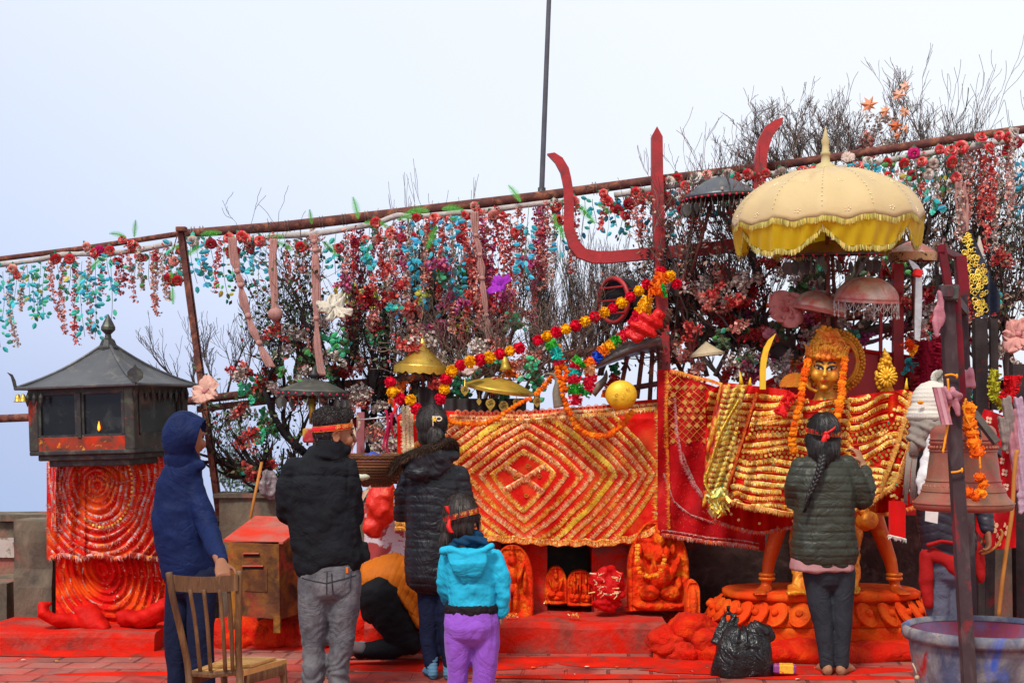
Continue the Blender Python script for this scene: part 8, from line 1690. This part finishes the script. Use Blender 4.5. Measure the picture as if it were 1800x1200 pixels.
def beam(name, a, b, w_, d_, mat=m_frame, par=bf):
    a, b = Vector(a), Vector(b); mb = MB(); t = (b-a).normalized(); s = Vector((1,0,0)) if abs(t.x) < .7 else Vector((0,0,1)); s = (s-t*s.dot(t)).normalized(); u = t.cross(s); x, y = s*w_/2, u*d_/2
    p0 = [a-x-y, a+x-y, a+x+y, a-x+y]; i = len(mb.v); mb.prism(p0, b-a); return mb.build(name, mat, par)
Yn, Yf = 6.32, 7.35
beam('near_post', P(1712,1349,Yn), P(1664,530,Yn), .056, .05); beam('far_post', P(1712,1262,Yf), P(1688,450,Yf), .05, .05); beam('inner_post', P(1690,740,6.6), P(1676,500,6.6), .045, .045, M('red_dark_timber', (.16,.012,.02), .6, var=.3, stain=[((.05,.03,.03),.45,9)]))
beam('top_beam', P(1664,512,Yn-.08), P(1694,548,Yf+.06), .05, .045); beam('yoke_beam', P(1700,745,6.5), P(1752,796,6.95), .05, .05)
beam('red_upright', P(1668,510,6.55), P(1654,430,6.55), .034, .03, MATS['red_dark_timber']); beam('red_upright', P(1695,520,6.9), P(1688,450,6.9), .05, .03, MATS['red_dark_timber']); beam('red_top_rail', P(1654,437,6.53), P(1690,455,7.2), .03, .03, MATS['red_dark_timber'])
mb = MB(); mb.box(P(1668,516,Yn-.04), (.07,.06,.06), bev=.006); mb.box(P(1668,505,Yn-.04), (.085,.03,.02), bev=.004); mb.build('joint_bracket', m_darkiron, bf)
mb = MB(); mb.tube([P(1690,700,6.75), P(1692,745,6.75)], .02, 8); mb.lathe([(.02,.05),(.035,.03),(.035,-.03),(.02,-.05)], P(1692,735,6.75), 12); mb.build('hanger', m_darkiron, bf, True)
beam('wooden_striker', P(1712,726,6.5), P(1752,778,6.45), .03, .03, M('grey_log', (.10,.085,.075), .85, var=.3, bump=.004), None); o = COL.objects['wooden_striker']; tag(o, 'short grey wooden log striker slung across the top of the bell', 'log')
m_pinkcl = M('pink_rag', (.42,.17,.20), .85, var=.25, vs=12, bump=.006, bs=30)
def rag(label, path, rad, Y, mat=m_pinkcl, cat='rag', n=10, disp=.008):
    mb = MB(); mb.tube([P(a[0], a[1], Y+(a[2] if len(a) > 2 else 0)) for a in path], rad, n, ref=(1,0,0), ends=.6); o = blob('knotted_rag', mb, mat, None, .006, 1, lambda co, no: disp*np.sin(co[:,0]*160+co[:,2]*25)+disp*.7*vnoise(co*35)); return tag(o, label, cat)
rag('pink rag knotted around the near bell frame post', [(1664,692),(1672,700,-.03),(1684,697,-.02)], [(.04,.035),(.045,.04),(.03,.03)], 6.28)
rag('loose end of the pink rag hanging down the near bell frame post', [(1678,700),(1681,715),(1684,728)], [(.025,.012),(.022,.010),(.012,.008)], 6.26)
rag('long pink rag hanging from the top joint of the bell frame', [(1655,515),(1652,540),(1650,565),(1649,590)], [(.02,.015),(.022,.014),(.022,.012),(.012,.01)], 6.26)
rag('pink rag tied to the far bell frame post', [(1700,652),(1703,662),(1706,680)], [(.03,.02),(.03,.02),(.02,.01)], 7.2)
pb = thing('pink_board', 'small tilted pink wooden prayer board tied left of the near bell frame post', 'board', P(1660,740,6.2)); q0, q1 = P(1650,680,6.2), P(1666,746,6.2)
for k in (-1,0,1): mb = MB(); off = Vector((.009*k*1.6, .004*abs(k), 0)); mb.prism([q0+off+Vector((-.008,0,0)), q0+off+Vector((.008,0,0)), q1+off+Vector((.008,0,0)), q1+off+Vector((-.008,0,0))], (0,.02,0)); mb.build('board_slat', m_pinkcl if k else M('pale_pink_paint', (.55,.30,.33), .7), pb)
m_cord = M('orange_cord', (.75,.28,.02), .8)
for lab, pth, Y in (('yellow orange cord with frayed end hanging on the left of the bell', [(1666,665),(1668,700),(1667,740),(1662,770),(1658,792)], 6.24),('orange cord wound round the near bell frame post at bell height', [(1672,830),(1682,829),(1691,826)], 6.27),('orange cord wound round the top of the near bell frame post', [(1661,660),(1672,658),(1682,661)], 6.27),('yellow cord hanging on the right of the bell over the bronze', [(1698,700),(1695,720),(1699,735),(1718,775),(1723,820)], 6.36)):
    mb = MB(); mb.tube(pp([(a, b, Y) for a, b in pth], n=5), .005, 6); mb.ball(P(pth[-1][0], pth[-1][1], Y), (.006,.006,.012), 6); tag(mb.build('cord', m_cord, None, True), lab, 'cord')
marigold('marigold rope hanging on the right face of the bell from its crown', pp([(1700,702),(1702,720),(1706,745),(1712,770),(1718,795)], 6.38, 12), .030)
marigold('curled marigold rope end hanging low on the right face of the bell', pp([(1716,830),(1724,840),(1726,858),(1716,872),(1702,868),(1694,856)], 6.34, 10), .026)
marigold('tiny marigold tuft at the right shoulder of the bell', pp([(1744,818),(1748,824)], 6.6, 8), .02)
for lab, c in (('single marigold stuck on the brim of the white knitted hat', P(1618,707,8.42)),): mb = MB(); mb.ball(c, (.022,.012,.012), 8, (.85,.3,.02), bumpy=.15); tag(mb.build('marigold_flower', m_attr), lab, 'flower')
# white plastic sheet and paper behind the bell
mb = MB(); mb.tube([P(1648,770,7.5), P(1638,810,7.45), P(1625,850,7.42), P(1619,868,7.42)], [(.05,.04),(.06,.04),(.05,.03),(.02,.02)], 12, ref=(1,0,0), ends=.5); o = blob('white_plastic_bag', mb, M('thin_white_plastic', (.60,.58,.57), .35, bump=.008, bs=20), None, .008, 1, lambda co, no: .010*vnoise(co*28)); tag(o, 'thin white plastic bag held behind the bell by the person in the white hat', 'bag')
mb = MB(); mb.prism([P(1627,893,7.9), P(1650,893,7.9), P(1648,920,7.9), P(1626,915,7.9)], (0,.004,0)); tag(mb.build('paper_sheet', M('white_paper', (.65,.60,.56), .8)), 'small white paper hanging just below the left lip of the bell', 'paper')
# right background: patterned red cloth, sticks, posts
def DR(x, y): return 9.15+.05*math.sin(x*.12+y*.03)+.05*noise.noise(Vector((x*.02, y*.02, 4)))
o = cloth_sheet('patterned_cloth', 1715, 1786, lambda x: np.interp(x, [1715,1730,1786],[760,718,738]), lambda x: np.interp(x, [1715,1740,1786],[930,966,962]), DR, drape_mat('crimson_print_cloth', (.48,.006,.010)), None, 50, 60); tag(o, 'crimson cloth with small cream motifs hanging right of the bell', 'cloth')
mb = MB()
for x, y in ((1738,738),(1762,752),(1774,792),(1763,810),(1766,830),(1768,855),(1732,772),(1745,790),(1750,832),(1757,745)):
    for a in range(4): c = P(x, y, DR(x, y)-.012)+Vector((.013*math.cos(a*1.57+.6), 0, .016*math.sin(a*1.57+.6))); mb.face([c+Vector((.010*math.cos(t), 0, .011*math.sin(t))) for t in [k*1.05 for k in range(6)]], (.72,.50,.36))
for x, y in ((1745,925),(1765,930),(1752,948)):
    for a in range(5): c = P(x, y, DR(x, y)-.012)+Vector((.025*math.cos(a*1.26+.3), 0, .03*math.sin(a*1.26+.3))); mb.face([c+Vector((.014*math.cos(t), 0, .018*math.sin(t))) for t in [k*1.05 for k in range(6)]], (.62,.34,.20))
tag(mb.build('woven_motifs', m_attr, o), kind='stuff')
m_dkpost = M('dark_stained_post', (.045,.035,.035), .8, var=.3, vs=9, bump=.004, bs=40, stain=[((.22,.02,.02),.36,6)])
for lab, a, b, r in (('dark square post behind the right end of the patterned cloth', (1728,1100,9.6), (1722,560,9.6), .05),('dark square post at the right edge behind the salmon flower', (1797,1100,9.7), (1790,640,9.7), .06),('dark plank standing left of the bent walking stick', (1738,1100,9.5), (1740,955,9.5), .035),('second dark plank standing behind the tub', (1724,1100,9.5), (1726,960,9.5), .03),('weathered grey post above the bell frame in the shrubs', (1748,720,9.7), (1746,560,9.7), .03)):
    mb = MB(); mb.tube([P(*a), P(*b)], (r, r*.8), 8, ref=(1,0,0), sq=4); tag(mb.build('wooden_post', m_dkpost), lab, 'post')
mb = MB(); mb.tube(pp([(1755,1085,8.6),(1762,1020,8.6),(1770,960,8.6),(1779,900,8.6),(1783,830,8.6),(1788,790,8.6)], n=4), .013, 8); tag(mb.build('wooden_stick', MATS['orange_bamboo'], None, True), 'crooked brown bamboo pole leaning at the right edge beside the patterned cloth', 'stick')
mb = MB(); mb.tube(pp([(1722,974,8.5),(1740,968,8.5),(1755,955,8.5),(1762,938,8.5),(1758,930,8.5)], n=4), [.008]*17, 8); tag(mb.build('hooked_stick', MATS['orange_bamboo'], None, True), 'short curved wooden hook poking out behind the bell frame post', 'stick')
for i, (x, a, b) in enumerate(((1775,700,780),(1784,720,860),(1765,735,790),(1794,700,900))):
    rag(('grey rag bundle hanging under the yellow green garland loop','long mauve rag strip hanging at the right edge','greyish cloth knot above the patterned cloth','outermost lilac rag strip on the right edge of the photo')[i], [(x-4,a),(x,a+(b-a)*.4),(x+3,b)], [(.03,.02),(.04,.03),(.018,.012)], 8.95, (M('grey_rag', (.24,.19,.17), .9, bump=.006), m_pinkcl, MATS['grey_rag'], M('lilac_rag', (.42,.28,.36), .85, bump=.006))[i])
# black and gold sari cloth, silver crescent
def DK(x, y): return 9.05+.04*math.sin(x*.16)+.04*noise.noise(Vector((x*.03, y*.02, 9)))
o = cloth_sheet('sari_cloth', 1692, 1758, lambda x: np.interp(x, [1692,1706,1758],[412,402,520]), lambda x: np.interp(x, [1692,1715,1735,1758],[470,560,556,545]), DK, drape_mat('black_sari_silk', (.012,.016,.035), rough=.5), None, 40, 60); tag(o, 'black sari cloth with heavy gold embroidery hanging right of the bell frame top', 'cloth')
mb = MB()
for _ in range(120):
    x = rnd(1694,1734); t_ = np.interp(x, [1692,1706,1758],[412,402,520]); b_2 = np.interp(x, [1692,1715,1735,1758],[470,560,556,545]); y = rnd(t_+4, b_2-4)
    if x > 1712 and y < 432+2.0*(x-1712): continue
    c = P(x, y, DK(x, y)-.008); r = rnd(.008,.018); mb.tube([c+Vector((r*math.cos(k), -.002, r*math.sin(k))) for k in range(6)], .0035, 4, jit((.80,.55,.06), .25), close=True)
tag(mb.build('gold_embroidery', m_tinsel, o), kind='stuff')
m_silver = M('dented_silver', (.50,.49,.48), .35, .7, var=.25, vs=8, bump=.004, bs=30)
mb = MB(); mb.prism([P(*a, 9.1) for a in ((1597,456),(1601,466),(1606,474),(1610,480),(1609,520),(1608,560),(1608,596),(1617,600),(1620,560),(1621,520),(1621,478),(1615,468),(1606,460))], (0,.02,0)); o = mb.build('silver_sickle', m_silver); tag(o, 'bent silver ceremonial blade hanging right of the goddess, tied with red cloth', 'blade')
mb = MB(); mb.box(P(1613,480,9.1), (.055,.05,.05), ROTY(R(15)), bev=.008); mb.build('red_cloth_tie', m_band, o)
mb = MB(); mb.prism([P(*a, 9.3) for a in ((1716,446),(1722,414),(1729,440),(1727,470),(1718,470))], (0,.02,0)); tag(mb.build('spear_point', M('pale_painted_spear', (.55,.48,.40), .5)), 'pale spear point standing up right of the black sari cloth', 'spear')
# ------------------------------------------------------------------ wicker basket
bs = thing('wicker_basket', 'wide brown wicker basket held up between the man in black and the fur hooded woman', 'basket', P(662,852,8.7)); cw = P(662,804,8.72); m_wick = M('brown_wicker', attr=True, rough=.7, var=.2); rw = 62*8.72/F
mb = MB(); rings_ = 11
for i in range(rings_):
    t = i/(rings_-1); r = rw*(1-.62*t**1.8); z = -.17*t; mb.tube([cw+Vector((r*(1+.02*math.sin(k*1.1+i*3.14))*math.cos(2*math.pi*k/56), .75*r*math.sin(2*math.pi*k/56), z+.006*math.sin(k*math.pi+i*math.pi))) for k in range(56)], .0085, 5, jit((.17,.07,.035), .3), close=True)
mb.build('weave', m_wick, bs, True); mb = MB()
for k in range(30): a = 2*math.pi*k/30; mb.tube([cw+Vector((rw*(1-.62*(j/6)**1.8)*math.cos(a)*1.01, .75*rw*(1-.62*(j/6)**1.8)*math.sin(a)*1.01, -.17*j/6)) for j in range(7)], .005, 4, jit((.20,.09,.04), .3))
tag(mb.build('stakes', m_wick, bs), kind='stuff'); mb = MB()
for ph in (0, 2.1, 4.2): mb.tube([cw+Vector((rw*1.03*math.cos(t), .77*rw*math.sin(t), .008+.010*math.sin(t*16+ph))) for t in [2*math.pi*k/90 for k in range(90)]], .009, 5, jit((.15,.06,.03), .2), close=True)
mb.build('braided_rim', m_wick, bs, True)
mb = MB(); rock(mb, P(655,806,8.7), (.07,.06,.04), 61, 14, .4); tag(mb.build('blue_bundle', M('royal_blue_plastic', (.02,.06,.40), .4, var=.3, bump=.01, bs=30), None, True), 'crumpled blue plastic inside the wicker basket', 'bundle')
mb = MB(); rock(mb, P(637,838,8.55), (.05,.03,.02), 62, 12, .4); tag(mb.build('white_flowers', M('white_petals', (.62,.60,.45), .8, bump=.01), None, True), 'small white flowers at the lower left of the wicker basket', 'flowers')
mb = MB(); mb.prism([P(*a, 8.5) for a in ((632,868),(652,852),(648,862),(638,880))], (0,.02,0)); tag(mb.build('paper_cone', M('printed_paper', (.62,.45,.32), .7, stain=[((.10,.35,.12),.38,25),((.6,.1,.05),.36,20)])), 'folded paper cone beside the elbow of the man in black', 'paper')
# red wrapped idol by the man
mb = MB(); rock(mb, P(668,890,9.55), (.10,.10,.14), 81, 20, .25); rock(mb, P(678,865,9.55), (.07,.08,.10), 83, 20, .25); rock(mb, P(655,925,9.55), (.07,.07,.08), 84, 16, .25)
o = blob('pigment_idol', mb, M('wet_red_pigment', (.62,.02,.008), .45, var=.25, vs=8, bump=.01, bs=24, stain=[((.70,.18,.02),.36,6)]), None, .01, 1, lambda co, no: .014*vnoise(co*18)); tag(o, 'rounded red pigment covered idol beside the white tiles', 'idol')
# hanging red ribbons under the left beams
for i, (x, a, b, c0) in enumerate(((678,720,790,(.45,.015,.06)),(684,725,800,(.35,.01,.05)),(692,712,770,(.62,.02,.03)),(700,708,760,(.60,.25,.35)),(697,700,765,(.62,.02,.03)),(620,735,790,(.50,.38,.26)),(628,730,770,(.45,.34,.24)),(622,762,800,(.55,.25,.36)))):
    mb = MB(); Yq = 9.6+.03*i; rows = [[P(x+4*math.sin(k*.5+i)+sg*2.6*(1-.3*k/10), a+(b-a)*k/10, Yq+.01*math.sin(k+i)) for sg in (-1,0,1)] for k in range(11)]; mb.grid(rows, jit(c0, .1)); o = mb.build('ribbon_streamer', m_attr, None, True, solid=.002)
    tag(o, ['dark crimson ribbon, leftmost of the pair above the basket','dark crimson ribbon, right one of the pair above the basket','bright red ribbon tied under the short pompom garland','lilac ribbon hanging among the red ribbons','second bright red ribbon beside the tinsel streamer','beige ribbon beside the nose of the man in black','shorter beige ribbon beside the longer one','pink ribbon knotted near the chin of the man in black'][i], 'ribbon')
mb = MB(); mb.box(P(634,762,9.9), (.055,.03,.30), bev=.003); tag(mb.build('mauve_board', M('mauve_paint', (.30,.10,.11), .8, var=.3)), 'dusty mauve board standing behind the ribbons near the man in black', 'board')
mb = MB(); mb.box(P(545,765,9.9), (.10,.05,.10), bev=.01); tag(mb.build('painted_block', M('red_yellow_block', (.35,.03,.04), .8, stain=[((.55,.35,.05),.42,8)])), 'red and ochre painted block behind the neck of the man in black', 'block')
mb = MB(); mb.tube([P(547,700,10.0), P(549,745,10.0)], .022, 8); tag(mb.build('brass_rod', m_oldgold, None, True), 'worn brass rod below the dark onion topped parasol', 'rod')
mb = MB(); mb.tube([P(628,738,9.75), P(700,731,9.75)], .006, 8); tag(mb.build('thin_rod', m_silver, None, True), 'thin steel rod crossing behind the beige ribbons', 'rod')
# ------------------------------------------------------------------ plank, red bundle, gold ball, horns
m_tinp = M('grey_tin_sheet', (.16,.15,.14), .55, .4, var=.2, vs=6, stain=[((.28,.25,.22),.4,8)])
mb = MB(); rows = []
for i in range(13): t = i/12; x = 1042+118*t; y = 642-50*t-5*math.sin(t*3); rows.append([P(x, y-7*math.sin(math.pi*min(1,t*1.2+.1)), 9.55), P(x+2, y+3, 9.5), P(x+6, y+6+18*t, 10.0)])
mb.grid(rows); tag(mb.build('tin_canopy', m_tinp, None, True, solid=.008), 'curved grey tin canopy sheet jutting out left of the trident shaft', 'canopy')
mb = MB()
for a, b in (((1132,600),(1120,700)),((1148,596),(1142,705)),((1160,600),(1158,710)),((1105,615),(1090,690))): mb.tube([P(*a, 9.9), P(*b, 9.95)], (.016,.016), 6)
mb.tube([P(1060,690,9.9), P(1170,672,9.95)], .02, 6); tag(mb.build('canopy_struts', m_rust), 'dark red struts holding up the tin canopy', 'struts')
mb = MB(); mb.tube([P(1108,588,9.45), P(1125,580,9.42), P(1142,570,9.42), P(1158,558,9.45), P(1164,550,9.5)], [(.05,.03),(.075,.05),(.08,.05),(.05,.04),(.02,.02)], 14, ref=(0,0,1), ends=.6)
o = blob('red_cloth_bundle', mb, M('bright_red_silk', (.62,.006,.006), .4, var=.12, folds=.02, bump=.004), None, .008, 2, lambda co, no: .014*np.sin(co[:,0]*40+co[:,2]*70)+.010*vnoise(co*22)); tag(o, 'bright red silk cloth bundled on top of the tin canopy', 'cloth')
mb = MB(); cgb = P(1092,694,9.42); mb.ball(cgb, (28*9.42/F, 28*9.42/F*.6, 26*9.42/F), 28); o = mb.build('gold_ball', M('yellow_gilt', (.80,.46,.02), .45, .15, var=.1, vs=7, bump=.003, bs=30, stain=[((.45,.20,.02),.30,18)]), None, True); tag(o, 'smooth yellow gold ball resting on the top edge of the diamond cloth', 'ball')
for k in range(6):
    a = rnd(0,6.28); c = cgb+Vector((rnd(-.06,.06), -.062, rnd(-.05,.05))); mb = MB(); mb.tube([c+Vector((.010*math.cos(t), 0, .010*math.sin(t))) for t in [j*.7 for j in range(9)]], .0018, 4, close=True); mb.build('punched_ring', m_oldgold, o)
def horn(lab, pts, r0, Y):
    mb = MB(); q = smoothpath([P(x, y, Y) for x, y in pts], 5); n = len(q); mb.tube(q, [r0*(1-.93*i/(n-1)) for i in range(n)], 10); tag(mb.build('animal_horn', M('grey_horn', (.20,.16,.11), .5, var=.3, vs=20, bump=.003, bs=60), None, True), lab, 'horn')
horn('long curved grey horn among the marigolds on the diamond cloth', [(982,716),(978,690),(980,670),(972,658),(957,657)], .035, 9.5); horn('pointed brown horn beside the rainbow garland arch', [(1003,670),(996,650),(988,633)], .03, 9.55); horn('dark horn shape in the shade between the rainbow garlands', [(1040,690),(1062,668),(1066,650)], .04, 9.8)
mb = MB(); mb.tube([P(1155,585,9.6), P(1162,570,9.6), P(1172,560,9.6), P(1178,545,9.6)], [.03,.04,.035,.02], 10, ends=.6); o = blob('rope_knot', mb, M('brown_rope', (.14,.07,.05), .9), None, .006, 1, lambda co, no: .008*np.sin(co[:,0]*150+co[:,2]*150)); tag(o, 'thick brown twisted rope knot where the canopy meets the trident shaft', 'rope')
for i, (a, b) in enumerate((((1160,520),(1148,470)),((1182,512),(1188,462)),((1190,520),(1200,480)))):
    mb = MB(); mb.tube([P(*a, 9.9), P((a[0]+b[0])/2, (a[1]+b[1])/2, 9.88), P(*b, 9.9)], [(.02,.01),(.03,.01),(.003,.003)], 8, ref=(1,0,0)); tag(mb.build('wooden_spearhead', m_dkpost), ('dark wooden spearhead left of the trident shaft','tall dark wooden spearhead right of the trident shaft','outer dark wooden spearhead right of the trident shaft')[i], 'spear')
def drumfan(lab, x0, x1, y0, y1, Y, seed): 
    D_ = lambda x, y: Y+.03*math.sin(x*.25+seed); o = cloth_sheet('dark_cloth', x0, x1, lambda x: y0, lambda x: y1, D_, M('charcoal_cloth', (.05,.045,.045), .8, var=.2), None, 40, 10); tag(o, lab, 'cloth')
drumfan('pleated charcoal cloth behind the heart pendants', 780, 925, 700, 728, 9.9, 1)
drumfan('crumpled black plastic in the shade left of the pleated charcoal cloth', 735, 778, 680, 728, 9.95, 3)
# litter
for i in range(26):
    px = random.choice([rnd(20,500), rnd(880,1240), rnd(1180,1560)]); py = rnd(1158,1196); Y = H*F/(py-HY); c = P(px, py, Y); c.z = .012; mb = MB()
    a = Vector((rnd(-1,1), rnd(-1,1), 0)).normalized()*rnd(.010,.022); b = Vector((-a.y, a.x, rnd(0,.006))); mb.face([c-a, c+b*.6, c+a, c-b*.6+Vector((0,0,.004))], jit(random.choice([(.80,.35,.02),(.75,.12,.02),(.7,.6,.5)]), .2))
    o = mb.build('fallen_petal', m_attr); PET = globals().setdefault('PET', []); PET.append((o, px))
for i, (o, px) in enumerate(sorted(PET, key=lambda q: q[1])): tag(o, 'fallen petal on the red pavement, %s from left' % ORD[min(i, 25)], 'petal', 'petals fallen on the pavement')
